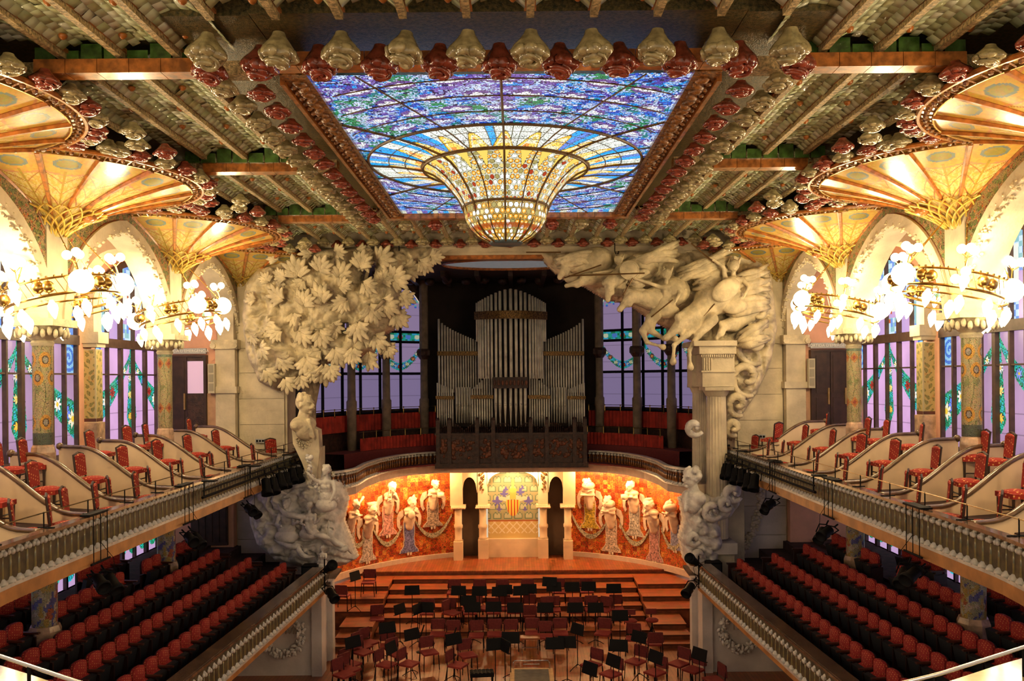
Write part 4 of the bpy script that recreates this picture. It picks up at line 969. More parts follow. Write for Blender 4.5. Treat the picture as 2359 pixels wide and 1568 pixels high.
for s in (-1, 1):
    path = [(s*6.5, 25.8), (s*6.5, 11.0), (s*6.35, 9.6), (s*5.9, 8.3), (s*5.2, 7.2)]
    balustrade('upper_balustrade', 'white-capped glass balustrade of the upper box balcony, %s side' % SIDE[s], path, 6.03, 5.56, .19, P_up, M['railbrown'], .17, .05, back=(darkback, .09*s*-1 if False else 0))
    q = resample([(x, y, 0) for x, y in path], .4)
    o = MB().bars([(p.x+s*.0, p.y, 5.46) for p in q], .12, .2).build('balcony_fascia', M['fascia']); tag(o, 'orange wooden edge of the upper balcony, %s side' % SIDE[s], kind='structure')
    # slab and soffit
    m = MB()
    for z, xi, xo in ((5.42, 6.5, 7.35), (5.82, 7.35, 8.3), (6.12, 8.3, 9.3), (6.38, 9.3, 10.8)): m.bx(s*xi, s*xo, 8.5, 26.3, z-.14, z)
    m.bx(s*6.55, s*10.8, 8.5, 26.3, 5.28, 5.4)
    o = m.build('floor_upper_balcony_'+SIDE[s], M['carpet']); tag(o, 'stepped floor of the upper balcony, %s side' % SIDE[s], kind='structure')
    for z, xi in ((5.5, 7.35), (5.82, 8.3), (6.12, 9.3)): MB().bx(s*xi-.01, s*xi+.01, 8.5, 26.3, z-.1, z+.3).build('step_face', M['marble'], o, True)
    # safety cord on thin posts above the rail
    ra = thing('safety_rail', 'thin wire safety rail on slim posts above the %s upper balustrade' % SIDE[s], 'railing', (s*6.62, 11, 6.03))
    ys = [9.6+1.25*k for k in range(14)]; MB().tube([(s*6.6, y, 6.25) for y in ys], .009, 5).build('wire', M['dimbrass'], ra, True)
    for y in ys: MB().cyl((s*6.6, y, 6.0), (s*6.6, y, 6.26), .011, n=6).bx(s*6.45, s*6.68, y-.02, y+.02, 6.03, 6.045).build('post', M['black'], ra, True)
    # lower balcony
    path = [(s*5.22, 23.5), (s*5.42, 19), (s*5.64, 14.5), (s*5.8, 12), (s*6.0, 9)]
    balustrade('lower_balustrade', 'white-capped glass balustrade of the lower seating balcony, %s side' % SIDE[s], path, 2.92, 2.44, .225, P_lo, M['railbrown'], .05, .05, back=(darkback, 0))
    q = resample([(x, y, 0) for x, y in path], .5)
    o = MB().bars([(p.x+s*.16, p.y, 2.93) for p in q], .30, .05).build('broad_rail', M['railbrown']); tag(o, 'broad brown ledge along the lower balcony, %s side' % SIDE[s], 'ledge')
    o = MB().bars([(p.x, p.y, 2.33) for p in q], .10, .12).build('lower_fascia', M['fascia']); tag(o, 'orange wooden edge of the lower balcony, %s side' % SIDE[s], kind='structure')
    m = MB()
    for k, (xi, xo, z) in enumerate(((5.75, 6.85, 2.28), (6.85, 7.65, 2.5), (7.65, 8.4, 2.78), (8.4, 9.25, 3.02), (9.25, 10.8, 3.1))): m.bx(s*xi, s*xo, 8.5, 26.3, z-.6 if k else 2.1, z)
    m.add([(s*5.22, 23.5, 2.28), (s*5.8, 12, 2.28), (s*6.0, 8.5, 2.28), (s*6.2, 8.5, 2.28), (s*6.2, 26.3, 2.28), (s*5.3, 26.3, 2.28), (s*5.22, 23.5, 2.2), (s*5.8, 12, 2.2), (s*6.0, 8.5, 2.2), (s*6.2, 8.5, 2.2), (s*6.2, 26.3, 2.2), (s*5.3, 26.3, 2.2)], [(0, 1, 2, 3, 4, 5), (11, 10, 9, 8, 7, 6), (0, 6, 7, 1), (1, 7, 8, 2), (5, 11, 6, 0)])
    o = m.build('floor_lower_balcony_'+SIDE[s], M['carpet']); tag(o, 'stepped dark floor under the red seats, %s side' % SIDE[s], kind='structure')
# choir balcony balustrade (S-curve both sides of the organ)
cp = [(5.25, 25.0), (4.95, 25.4), (4.78, 26.1), (4.78, 27.6), (4.55, 29.2), (4.1, 30.5), (3.5, 31.3), (2.9, 31.7)]
P_ch2 = baluster_proto(.30, M['amber'], M['white_cap'], .035, False)
for s in (-1, 1):
    balustrade('choir_balustrade', 'curving white stone balustrade with amber balusters %s of the organ' % SIDE[s], [(s*x, y) for x, y in cp], 5.42, 4.98, .17, P_ch2, M['white_cap'], .15, .06, back=(mat('brown_back_%s' % SIDE[s], (.14, .05, .02), .6), .09*s))
full = [(-x, y) for x, y in cp]+[(x, y) for x, y in reversed(cp)]
m = MB(); n = len(full)
vs = [(x, y, 4.92) for x, y in full]+[(-6.9, 26.3, 4.92), (-6.9, 34.4, 4.92), (6.9, 34.4, 4.92), (6.9, 26.3, 4.92)]
m2 = []
def slab(path, z0, z1, yb, mtl, name, lab=None, inset=0, parent=None):
    m = MB()
    for (a, b) in zip(path, path[1:]):
        m.add([(a[0], a[1], z0), (b[0], b[1], z0), (b[0], yb, z0), (a[0], yb, z0), (a[0], a[1], z1), (b[0], b[1], z1), (b[0], yb, z1), (a[0], yb, z1)], [(3, 2, 1, 0), (4, 5, 6, 7), (0, 1, 5, 4)])
    o = m.build(name, mtl, parent, True)
    if lab: tag(o, lab, kind='structure')
    return o
pth = sorted([(x*1.0, y-.08) for x, y in full if abs(x) <= 4.8], key=lambda p: p[0])
pth = [(-6.9, 25.3), (-5.3, 24.95)]+[p for p in pth]+[(5.3, 24.95), (6.9, 25.3)]
# keep strictly increasing x
pp = [pth[0]]
for p in pth[1:]:
    pp.append((max(p[0], pp[-1][0]+.01), p[1]))
slab(pp, 4.62, 4.94, 34.4, M['soffit'], 'floor_choir_balcony', 'pale underside and floor of the choir balcony behind the stage')
# curtains of the choir rows
def curtain(name, label, t0, t1, k, z0, z1, ybase=0, step=.075):
    t = thing(name, label, 'curtain', tuple(arc((t0+t1)/2, z0, k)))
    n = int(abs(t1-t0)*7*k/step); q = [t0+(t1-t0)*i/n for i in range(n+1)]; vs = []
    for i, a in enumerate(q):
        kk = k+(.004 if i % 2 else -.004)+random.uniform(-.002, .002); vs += [arc(a, z0, kk), arc(a, z1, kk)]
    MB().add(vs, [(2*i, 2*i+1, 2*i+3, 2*i+2) for i in range(n)]).build('cloth', M['curtain'], t, True, smooth=False)
    r = [arc(a, z1+.22, k) for a in q[::4]]
    MB().tube(r, .012, 5).build('brass_rail', M['dimbrass'], t, True)
    for a in q[::9]: MB().cyl(arc(a, z1-.05, k), arc(a, z1+.22, k), .014, n=6).sph(arc(a, z1+.22, k), .03, 6, 4).sph(arc(a, z1-.03, k), .03, 6, 4).build('rail_post', M['brass'], t, True)
for s in (-1, 1):
    curtain('choir_front_curtain', 'long red curtain along the front choir row, %s of the organ' % SIDE[s], s*.50, s*1.10, .86, 5.35, 6.05)
    curtain('choir_rear_curtain', 'red curtain hung below the apse windows, %s of the organ' % SIDE[s], s*.46, s*1.35, .97, 6.25, 6.85)
    for i, (ka, kb, z) in enumerate(((.70, .84, 5.0), (.84, .97, 5.6))):
        vs = []
        for a in np.linspace(s*.42, s*1.3, 16): vs += [arc(a, z, ka), arc(a, z, kb), arc(a, z-(.05 if i == 0 else .5), ka)]
        MB().add(vs, [(3*i, 3*i+1, 3*i+4, 3*i+3) for i in range(15)]+[(3*i, 3*i+3, 3*i+5, 3*i+2) for i in range(15)]).build('floor_choir_step', M['maroon'] if i == 0 else M['maroon'])['kind'] = 'structure'
# apse windows with columns
def apse_col(w, z, Wt, seed):
    n = len(w); c = A3((.42, .29, .58), n); h = hsh(np.floor(w/.08), np.floor(z/.08), seed)
    gr = np.where((h > .6)[:, None], A3((.02, .45, .35), n), np.where((h > .3)[:, None], A3((.01, .22, .10), n), A3((.05, .45, .75), n)))
    m = (z > 9.62) & (z < 9.92); c[m] = gr[m]
    f = (w/.30)-np.floor(w/.30)-.5; e = np.hypot(f*.30, z-9.77); k = np.floor(w/.3).astype(int) % 3; c[(e < .09) & (k == 0)] = (.75, .80, .55); c[(e < .09) & (k == 1)] = (.10, .25, .75); c[(e < .09) & (k == 2)] = (.40, .08, .05)
    t = np.abs((w % 1.55)/1.55-.5)*2; zc = 8.62+.75*t**1.9; m = (np.abs(z-zc) < .15-.04*t); c[m] = gr[m]
    for tt, col in ((0, (.45, .02, .01)), (.35, (.7, .75, .5)), (.62, (.40, .06, .03)), (.8, (.75, .8, .6)), (.18, (.1, .3, .8))):
        for sg in (-1, 1): 
            ww = w % 1.55; flower_paint(c, ww, z, .775+sg*tt*.775, 8.62+.75*tt**1.9, .085, col, (.8, .6, .1))
    c[(z < 8.3)] = (.36, .27, .50); c[(z > 8.3) & (np.abs(c[:, 0]-.42) < .001)] = (.46, .33, .56)
    c *= np.where(np.abs((z*1.6) % 1-.5) > .485, .7, 1)[:, None]
    m = (z > 10.9) & (h > .3) & (t > .4); c[m] = np.where((h > .65)[:, None], A3((.05, .15, .75), n), A3((.15, .55, .50), n))[m]
    return c
aw = 6
for s in (-1, 1):
    for bi, (ta, tb) in enumerate(((.53, .80), (.80, 1.07), (1.07, 1.40))):
        aw += 1; ta_, tb_ = s*ta, s*tb; win = bpy.data.objects.new('window_%d' % aw, None); COL.objects.link(win); win.location = arc((ta_+tb_)/2, 6.9, 1); win['kind'] = 'structure'; win['label'] = 'lilac leaded window with flower swags behind the choir, %s from the organ on its %s' % (ORD[bi], SIDE[s])
        Wt = abs(tb-ta)*7.1
        for (za, zb) in ((6.9, 8.3), (8.4, 9.55), (9.6, 9.93), (10.0, 11.75)):
            for hh in (0, 1):
                a0 = ta_+(tb_-ta_)*hh/2; a1 = ta_+(tb_-ta_)*(hh+1)/2
                def P(u, v): t = a0+(a1-a0)*u; return np.stack([AA*np.sin(t), AC+AB*np.cos(t), za+(zb-za)*v], 1)
                def C(u, v): return apse_col(np.abs(a0+(a1-a0)*u-s*.53)*7.1/1.92*1.55, za+(zb-za)*v, Wt, 4)
                def S(u, v):
                    q = np.abs((a0+(a1-a0)*u-ta_)/(tb_-ta_)-.5)*2; return za+(zb-za)*v < 11.7-.75*q**2.4
                grid('glass_pane', P, C, 40, max(12, int((zb-za)/.03)), M['apseglass'], win, sel=S)
        m = MB()
        for f in (0, .5, 1):
            a = ta_+(tb_-ta_)*f; m.cyl(arc(a, 6.8, .99), arc(a, 11.8, .99), .055, n=4)
        for z in (6.88, 8.35, 9.57, 9.96): m.tube([arc(ta_+(tb_-ta_)*i/6, z, .99) for i in range(7)], .05, 4)
        m.build('window_frame', M['black'], win, True)
        vs = []
        for i in range(17):
            q = i/16; a = ta_+(tb_-ta_)*q; z = 11.68-.75*abs(2*q-1)**2.4; vs += [arc(a, z, .985), arc(a, 12.7, .985)]
        MB().add(vs, [(2*i, 2*i+1, 2*i+3, 2*i+2) for i in range(16)]).build('arch_head', M['darkcase'], win, True)
    for ci, (tc, k) in enumerate(((.535, .955), (.80, .935), (1.07, .93))):
        c = arc(s*tc, 0, k); col = thing('apse_column', 'slender grey column before the choir windows, %s from the organ on its %s' % (ORD[ci], SIDE[s]), 'column', (c.x, c.y, 5.6))
        cm = APC if 'APC' in globals() else mat('grey_brown_stone', (.26, .20, .14), .7, var=.15, scale=4); APC = cm
        MB().lathe([(.17, 5.6), (.17, 7.0), (.19, 7.05), (.19, 7.35), (.15, 7.4), (.14, 8.95)], (c.x, c.y, 0), 14).build('shaft', cm, col, True, smooth=True)
        MB().lathe([(.16, 8.9), (.26, 9.05), (.28, 9.2), (.24, 9.3)], (c.x, c.y, 0), 10).bx(c.x-.25, c.x+.25, c.y-.2, c.y+.2, 9.05, 9.25).build('capital', M['darkcase'], col, True)
        MB().lathe([(.17, 9.3), (.17, 11.8), (.22, 12.3)], (c.x, c.y, 0), 10).build('upper_shaft', cm if ci < 2 else cm, col, True)
# ================================================================= organ
OD = 32.0; og = thing('pipe_organ', 'tall pipe organ with grey metal pipes and dark carved gallery', 'organ', (0, OD, 4.9))
def orgpt(cx, cy): return W(960+cx/3.409, 640+cy/3.409, OD)
def pipe(px, ytop, ybot, w, mouth=None, yoff=0):
    a = orgpt(px, ytop); b = orgpt(px, ybot); r = w/3.409/F*OD/2; y = OD+yoff
    m = MB()
    if mouth:
        c = orgpt(px, mouth); m.lathe([(r*.25, b.z), (r, c.z), (r, a.z), (r*.6, a.z+.01)], (a.x, y, 0), 10)
        m.bx(a.x-r*.8, a.x+r*.8, y-r*1.05, y-r*.9, c.z, c.z+.09)
    else: m.lathe([(r*.9, b.z), (r, b.z+.01), (r, a.z), (r*.6, a.z+.01)], (a.x, y, 0), 10)
    m.build('organ_pipe', M['pipe'], og, True, smooth=True)
def band(x0, y0, x1, y1, hh, mt=None, yoff=-.16, n=10, bow=0):
    pts = []
    for i in range(n+1):
        f = i/n; p = orgpt(x0+(x1-x0)*f, y0+(y1-y0)*f); pts.append((p.x, OD+yoff-bow*math.sin(PI*f), p.z+hh/3.409/F*OD/2))
    MB().bars(pts, .06, hh/3.409/F*OD).build('pipe_band', mt or M['gold'], og, True)
# centre tower
cxs = [470, 486, 500, 518, 540, 562, 588, 622, 655, 695, 737, 778, 816, 850, 884, 908, 930, 948, 964, 980, 995, 1008]
for i, x in enumerate(cxs):
    t = (x-738)/285; top = 98+110*abs(t)**1.5; w = 13+14*max(0, 1-abs(t))**.8; bow = -.55*math.cos(min(abs(t), 1)*PI/2)
    pipe(x, top, 500 if abs(t) > .9 else 790, w, None, bow)
band(455, 298, 1022, 298, 62, M['gold'], -.1, 14, .62)
for i, x in enumerate((622, 655, 695, 737, 778, 816, 850)): pipe(x, 780, 1160, 24, 1000, -.5)
m = MB(); a = orgpt(600, 780); b = orgpt(872, 862); m.bx(a.x, b.x, OD-.85, OD-.78, b.z, a.z); pnl = m.build('carved_panel', M['darkcase'], og, True)
m = MB()
for k in range(9):
    q = orgpt(618+k*30, 822); m.sph((q.x, OD-.86, q.z), (.05, .03, .10), 6, 5)
m.build('panel_carving', M['case_leaf'], pnl, True)
# side wings
for sgn in (-1, 1):
    X = lambda x: x if sgn < 0 else 1476-x
    n = 17
    for i in range(n):
        f = i/(n-1); x = 168+(498-168)*f**.93; top = 320+180*f**.62; pipe(X(x), top, 900 if f < .35 else (870 if f > .75 else 1140), 17-5*f, 1005 if .35 <= f <= .75 else None, .25)
    band(X(160), 592, X(500), 592, 34, M['gold'], .08)
    for i in range(6): pipe(X(313+i*21), 860, 1140, 14, 1010, .0)
    for i in range(8): x = 165+i*17; pipe(X(x), 825+i*7, 1165, 12, 1085, -.15)
    band(X(155), 938, X(298), 938, 26, M['gold'], -.28)
    for i in range(9): f = i/8; x = 440+f*150; pipe(X(x), 870-140*f**1.1, 1165, 13, 1095, -.25)
    band(X(428), 932, X(604), 932, 28, M['gold'], -.38)
# dark backing, gallery front with carved panels
a = orgpt(165, 300); b = orgpt(1318, 1165)
MB().bx(a.x, b.x, OD+.35, OD+.5, b.z, a.z-2).build('case_back', M['darkvoid'], og, True)
g0, g1 = -2.78, 2.74; zb, ztop = 4.90, 6.06; gy = 31.15
MB().bx(g0, g1, gy, gy+.5, zb-.02, ztop).bx(g0-.06, g1+.06, gy-.08, gy+.5, ztop, ztop+.07).bx(g0-.06, g1+.06, gy-.08, gy+.2, zb-.06, zb+.12).build('gallery_front', M['darkcase'], og, True)
for i, (x0, x1) in enumerate(((-2.65, -2.35), (-2.25, -1.35), (-1.2, -.75), (-.62, .62), (.75, 1.2), (1.35, 2.25), (2.35, 2.62))):
    pn = MB().bx(x0, x1, gy-.04, gy, zb+.28, ztop-.12).build('gallery_panel', M['darkcase'], og, True)
    m = MB(); rd = random.Random(i)
    for k in range(int((x1-x0)*42)+6):
        x, z = rd.uniform(x0+.05, x1-.05), rd.uniform(zb+.33, ztop-.18); r = rd.uniform(.03, .07)
        m.sph((x, gy-.05, z), (r*1.5, .035, r), 7, 4, M=Matrix.Rotation(rd.uniform(0, 3), 3, 'Y'))
    m.build('carved_foliage', M['case_leaf'], pn, True, smooth=True)
for x in (-2.72, -2.3, -1.28, -.69, .69, 1.28, 2.3, 2.68): MB().bx(x-.07, x+.07, gy-.1, gy+.1, zb, ztop+.55).sph((x, gy, ztop+.58), .07, 8, 5).build('gallery_post', M['darkcase'], og, True)
m = MB()
for k in range(70):
    x = g0+.1+(g1-g0-.2)*k/69; hh = .16+.26*abs(math.sin(k*.26)); m.cyl((x, gy, ztop), (x, gy, ztop+hh), .010, n=4); m.sph((x, gy, ztop+hh), .03, 6, 4)
o = m.build('gallery_cresting', M['darkcase'], og, True); o['kind'] = 'stuff'
for k in range(22):                                  # lit reading-lamp strip is not there: console ribs behind the cresting
    pass
# ================================================================= box partitions and red chairs
DIN = [12.0, 13.45, 15.0, 16.7, 18.4, 20.2, 22.2, 24.2]
def sstep(a, b, t): t = min(max((t-a)/(b-a), 0), 1); return t*t*(3-2*t)
for s in (-1, 1):
    for i, d in enumerate(DIN):
        t = thing('box_partition', 'cream S-curved partition with brown rail, %s from the stage among the %s boxes' % (ORD[len(DIN)-1-i], SIDE[s]), 'partition', (s*7.9, d+.4, 5.5))
        top = []; 
        for k in range(21):
            f = k/20; x = 6.56+(9.3-6.56)*(1-f); y = d+.9*(1-f); z = 5.98+.78*(1-sstep(.18, .86, f)); top.append((s*x, y, z))
        m = MB(); vs = []
        for p in top: vs += [(p[0], p[1]-.03, 5.45), (p[0], p[1]-.03, p[2]), (p[0], p[1]+.03, p[2]), (p[0], p[1]+.03, 5.45)]
        m.add(vs, [(4*j+a, 4*j+(a+1) % 4, 4*j+4+(a+1) % 4, 4*j+4+a) for j in range(20) for a in range(4)]+[(0, 1, 2, 3)])
        m.build('panel', M['cream'], t, True)
        MB().tube([(p[0], p[1], p[2]+.02) for p in top], .045, 8, flat=(.06, .04)).build('handrail', M['railbrown'], t, True, smooth=True)
        e = top[0]; MB().sph((e[0]+s*.03, e[1], e[2]+.03), .075, 10, 7).build('rail_ball', M['railbrown'], t, True, smooth=True)
        MB().bx(min(s*9.3, s*9.34), max(s*9.3, s*9.34), d+.88, d+1.5, 6.0, 6.72).build('end_panel', M['cream'], t, True)
def make_box_chair():
    t = thing('box_chair', 'proto', 'chair')                                # faces +x, height .86
    m = MB().box((.0, 0, .39), (.38, .40, .07)); m.sph((0, 0, .425), (.19, .20, .045), 14, 6); m.build('seat', M['redfabric'], t, smooth=False)
    b = MB().box((-.205, 0, .64), (.05, .34, .34), M=Matrix.Rotation(-.09, 3, 'Y')); b.sph((-.21, 0, .80), (.03, .17, .05), 10, 5); b.build('backrest', M['redfabric'], t)
    f = MB()
    for y in (-.18, .18): f.cyl((-.185, y, .40), (-.235, y, .84), .017, n=5)
    f.tube([(-.236, -.18, .83), (-.238, 0, .87), (-.236, .18, .83)], .017, 5); f.build('back_frame', M['brown'], t)
    for (x, y) in ((.16, .17), (.16, -.17), (-.18, .18), (-.18, -.18)):
        MB().cyl((x, y, .37), (x*(1.0 if x > 0 else 1.28), y, 0), .022, .014, 5).build('leg', M['brown'], t)
    g = MB()
    for y in (-.175, .175): g.cyl((.16, y, .16), (-.2, y, .16), .011, n=4)
    g.cyl((.16, -.17, .24), (.16, .17, .24), .011, n=4).cyl((-.19, -.17, .27), (-.19, .17, .27), .011, n=4); g.build('stretcher', M['brown'], t)
    return t
bc = make_box_chair(); used_bc = False
FZ = lambda x: 5.42 if x < 7.35 else 5.82 if x < 8.3 else 6.12 if x < 9.3 else 6.38
def place_chair(s, x, y, rz, label, group=None, sc=1.12):
    global used_bc
    o = bc if not used_bc else copy_tree(bc); used_bc = True
    o.location = (s*x, y, FZ(x)); o.rotation_euler = (0, 0, rz if s < 0 else PI-rz); o.scale = (sc, sc, sc); o['label'] = label; o['category'] = 'chair'; o['group'] = 'red chairs in the upper boxes'
rd = random.Random(5); tiers = ((8.72, 'outer step'), (7.78, 'middle step'), (7.12, 'step beside the balustrade'), (6.93, 'spot closest to the rail'))
for s in (-1, 1):
    for i in range(len(DIN)-1):
        d = DIN[i]; gap = DIN[i+1]-d
        bx = ORD[len(DIN)-2-i]
        L = [(8.75, d+.85+.62, .1, 'on the outer step'), (7.85, d+.55+.45, .03, 'on the middle step'), (7.1, d+.62, .42, 'low by the balustrade'), (6.9, d+1.25 if gap > 1.4 else d+1.0, .36, 'hard against the rail')]
        if s > 0: L[0] = (8.6, d+.95+.5, .25, 'on the outer step')
        for x, y, r, w in L:
            if math.hypot(x-PX, y-15.95) < .55 or math.hypot(x-PX, y-21.5) < .55: y -= .75
            place_chair(s, x, y, r+rd.uniform(-.13, .13), 'red dotted chair %s, %s box from stage, %s balcony' % (w, bx, SIDE[s]))
place_chair(-1, 7.0, 25.2, -.6, 'lone red chair at the stage end of the left upper balcony, against the stone wall')
place_chair(1, 7.0, 25.0, -.2, 'red chair at the stage end of the right upper balcony, beside the fluted column')
place_chair(1, 7.6, 24.7, .9, 'red chair turned to the hall by the stone wall, right upper balcony')
# ================================================================= lower theatre seats
def make_seat():
    t = thing('theatre_chair', 'proto', 'chair')                              # faces +x, width along y .46
    m = MB(); pts = []
    for k in range(13):
        a = PI*k/12; pts.append((0, .19*math.copysign(abs(math.cos(a))**.7, math.cos(a)), .66+.15*math.sin(a)**.7))
    pts += [(0, -.175, .48), (0, .175, .48)]
    m.prism([(-.075, y, z) for _, y, z in pts], (.06, 0, 0)); m.sph((-.02, 0, .65), (.035, .16, .13), 10, 6); m.build('backrest', M['seatred'], t)
    MB().prism([(-.115, y*1.04, z-.02) for _, y, z in pts], (.04, 0, 0)).bx(-.11, -.07, -.2, .2, .12, .45).build('back_shell', M['seatdark'], t)
    s_ = MB().box((.085, 0, .36), (.10, .38, .34), M=Matrix.Rotation(.22, 3, 'Y')).build('seat', M['seatunder'], t)
    MB().box((.02, 0, .505), (.14, .37, .05), M=Matrix.Rotation(.25, 3, 'Y')).build('seat_cushion', M['seatred'], s_)
    MB().bx(-.12, .20, .215, .25, 0, .50).bx(.0, .16, .215, .25, .48, .55).build('side_panel', M['seatdark'], t)
    MB().box((.09, .232, .565), (.36, .055, .03)).build('armrest', mat('armrest_wood', (.10, .03, .015), .4, var=.2), t)
    return t
st0 = make_seat(); used_st = False
rows = {1: (lambda y: 6.27+(23.3-y)*.03, 2.28, 11.2, 23.35), 2: (lambda y: 7.12+(23.3-y)*.03, 2.5, 11.2, 23.0), 3: (lambda y: 7.92+(23-y)*.02, 2.78, 11.7, 22.8), 4: (lambda y: 8.78, 3.02, 13.2, 23.0), 5: (lambda y: 9.75, 3.1, 15.2, 20.9)}
for s in (-1, 1):
    for r, (fx, z, y0, y1) in rows.items():
        y = y1; k = 0
        while y > y0:
            skip = (r == 4 and (abs(y-21.5) < .42 or abs(y-15.95) < .42 or 19.2 < y < 20.4)) or (r == 5 and 17.5 < y < 19.3)
            if not skip:
                o = st0 if not used_st else copy_tree(st0); used_st = True
                o.location = (s*fx(y), y, z); a = -.13 if s < 0 else PI+.13; o.rotation_euler = (0, 0, a)
                o['label'] = 'folded red theatre seat, %s from the stage, %s row above the %s ledge' % (ORD[min(k, 24)], ORD[r-1], SIDE[s]); o['category'] = 'chair'; o['group'] = 'folded red theatre seats of the lower balcony'
                k += 1
            y -= .494
        x = fx(y1)
        e = MB().bx(s*(x-.22), s*(x+.2), y1+.28, y1+.33, z, z+.62).bx(s*(x-.26), s*(x+.22), y1+.26, y1+.35, z+.60, z+.64).build('row_end_panel', M['seatdark']) if r in (1, 2, 3) else None
        if e: tag(e, 'dark wooden panel closing the stage end of the %s lower seat row, %s side' % (ORD[r-1], SIDE[s]), 'panel')
# ================================================================= stage furniture
def zone(x, y):
    z = 0
    for (pz, x0, x1, y0, y1) in PL:
        if min(x0, x1) <= x <= max(x0, x1) and y0 <= y <= y1: z = max(z, pz)
    return z
def ground(px, py, h):
    """where a thing whose point at height h shows at this pixel stands"""
    u = (px-1189)/F; v = (873-py)/F; k = RV.z*u+UV.z*v; kx = RV.x*u+UV.x*v; z = 0; best = None
    for it in range(12):
        d = (CAM[2]-(z+h))/(-k); x = CAM[0]+kx*d; z2 = zone(x, d)
        if abs(z2-z) < 1e-6: break
        z = z2 if it < 6 else max(z, z2)
    return Vector((x, d, zone(x, d)))
def make_orch():
    t = thing('orchestra_chair', 'proto', 'chair')                          # faces -y
    m = MB()
    for s in (-1, 1):
        m.tube([(s*.22, .20, 0), (s*.20, .19, .45), (s*.20, .23, .84)], .013, 5)
    fr = m.build('back_frame', M['black'], t)
    for (x, y) in ((-.21, -.20), (.21, -.20)): MB().cyl((x, y, .43), (x*1.08, y*1.12, 0), .013, n=5).build('leg', M['black'], t)
    for x in (-.21, .21): MB().cyl((x, .18, .43), (x*1.06, .25, 0), .013, n=5).build('leg', M['black'], t)
    m = MB(); pts = []
    for (cx_, cz, a0) in ((.17, .80, 0), (-.17, .80, PI/2), (-.19, .58, PI), (.19, .58, 1.5*PI)):
        for k in range(4): a = a0+PI/2*k/3; pts.append((cx_+.045*math.cos(a), .205, cz+.045*math.sin(a)))
    m.prism(pts, (0, .035, 0)); m.build('backrest', M['maroon'], t)
    MB().box((0, -.02, .455), (.44, .42, .05), M=Matrix.Rotation(.03, 3, 'X')).build('seat', M['seatmar'], t)
    return t
M['seatmar'] = mat('brighter_maroon_seat', (.27, .025, .02), .85, var=.1)
def make_stand():
    t = thing('music_stand', 'proto', 'music stand')                       # desk faces +y (towards the player at +y side)
    m = MB(); m.prism([(-.25, -.03, 1.0), (.25, -.03, 1.0), (.235, .045, 1.28), (-.235, .045, 1.28)], (0, -.012, .004)); m.bx(-.25, .25, -.03, .03, .985, 1.0); m.build('desk', M['black'], t)
    MB().cyl((0, 0, .12), (0, 0, 1.08), .012, n=6).build('pole', M['black'], t)
    for k in range(3): a = 2*PI*k/3+.4; MB().tube([(0, 0, .16), (.15*math.cos(a), .15*math.sin(a), .08), (.27*math.cos(a), .27*math.sin(a), .0)], .011, 5).build('leg', M['black'], t)
    return t
CH = [(849,1304,0),(1045,1297,0),(1104,1297,0),(1157,1297,0),(1215,1296,0),(1287,1295,0),(1351,1294,0),
 (1040,1341,60),(1080,1343,0),(1116,1341,60),(1160,1342,0),(1220,1341,0),(1275,1334,0),(1363,1333,0),(1420,1331,0),
 (984,1383,0),(1034,1381,0),(1083,1382,0),(1137,1381,0),(1183,1380,0),(1261,1378,0),(1327,1379,0),(1391,1377,-30),
 (869,1397,10),(1008,1430,0),(1043,1433,0),(1097,1433,0),(1139,1430,0),(1177,1431,0),(1226,1428,0),(1256,1435,0),(1291,1428,0),(1389,1428,-20),(1459,1440,-10),
 (849,1449,50),(893,1456,10),(836,1470,55),(834,1458,60),(913,1473,45),(988,1470,25),(1076,1476,25),(1053,1498,65),(889,1497,65),(941,1495,65),(807,1496,60),(805,1508,55),(791,1519,55),
 (1363,1497,-45),(1408,1517,-50),(1465,1490,-45),(1510,1514,-50),(1564,1495,-50),(1598,1508,-50),(1645,1530,-75),
 (789,1344,175),(1219,1389,180),(1507,1451,180)]
band_ = lambda y: 'back row' if y < 1310 else 'second riser' if y < 1350 else 'third riser' if y < 1395 else 'lowest riser' if y < 1445 else 'stage floor'
from collections import defaultdict
grp = defaultdict(list)
for c in CH: grp[band_(c[1])].append(c)
oc0 = None
for g, L in grp.items():
    L.sort()
    for i, (px, py, a) in enumerate(L):
        if oc0 is None: oc0 = make_orch(); o = oc0
        else: o = copy_tree(oc0)
        p = ground(px, py, .84); o.location = p; o.rotation_euler = (0, 0, math.radians(a))
        tx = 'seen from behind, ' if abs(a) > 150 else 'turned sideways, ' if abs(a) > 40 else ''
        o['label'] = 'maroon stage chair, %s%s from the left on the %s' % (tx, ORD[min(i, 24)], g); o['group'] = 'maroon orchestra chairs on the stage'
ST = [(818,1325,60),(949,1326,5),(1056,1316,-5),(1104,1317,0),(1150,1318,0),(1079,1349,0),(1163,1346,0),(981,1397,-8),(1089,1397,0),(1137,1396,0),(1187,1398,0),(921,1401,55),(892,1444,25),(949,1459,40),(813,1477,45),(1045,1470,35),(1141,1482,15),(1163,1486,-60),(1176,1467,0),(901,1490,65),
 (1199,1316,5),(1266,1307,-12),(1318,1308,0),(1219,1344,0),(1276,1350,0),(1356,1349,-5),(1414,1354,0),(1256,1398,0),(1325,1398,0),(1372,1398,0),(1428,1416,0),(1330,1447,-50),(1278,1480,0),(1306,1477,-5),(1425,1485,-10),(1472,1465,-45),(1413,1520,-55),(1359,1538,-50),(1510,1511,-55),(1611,1505,-55),(962,1401,60)]
bnd2 = lambda y: 'far row' if y < 1330 else 'second row from the back' if y < 1360 else 'middle riser' if y < 1420 else 'lowest riser' if y < 1470 else 'stage floor'
grp = defaultdict(list)
for c in ST: grp[bnd2(c[1])].append(c)
s0 = None
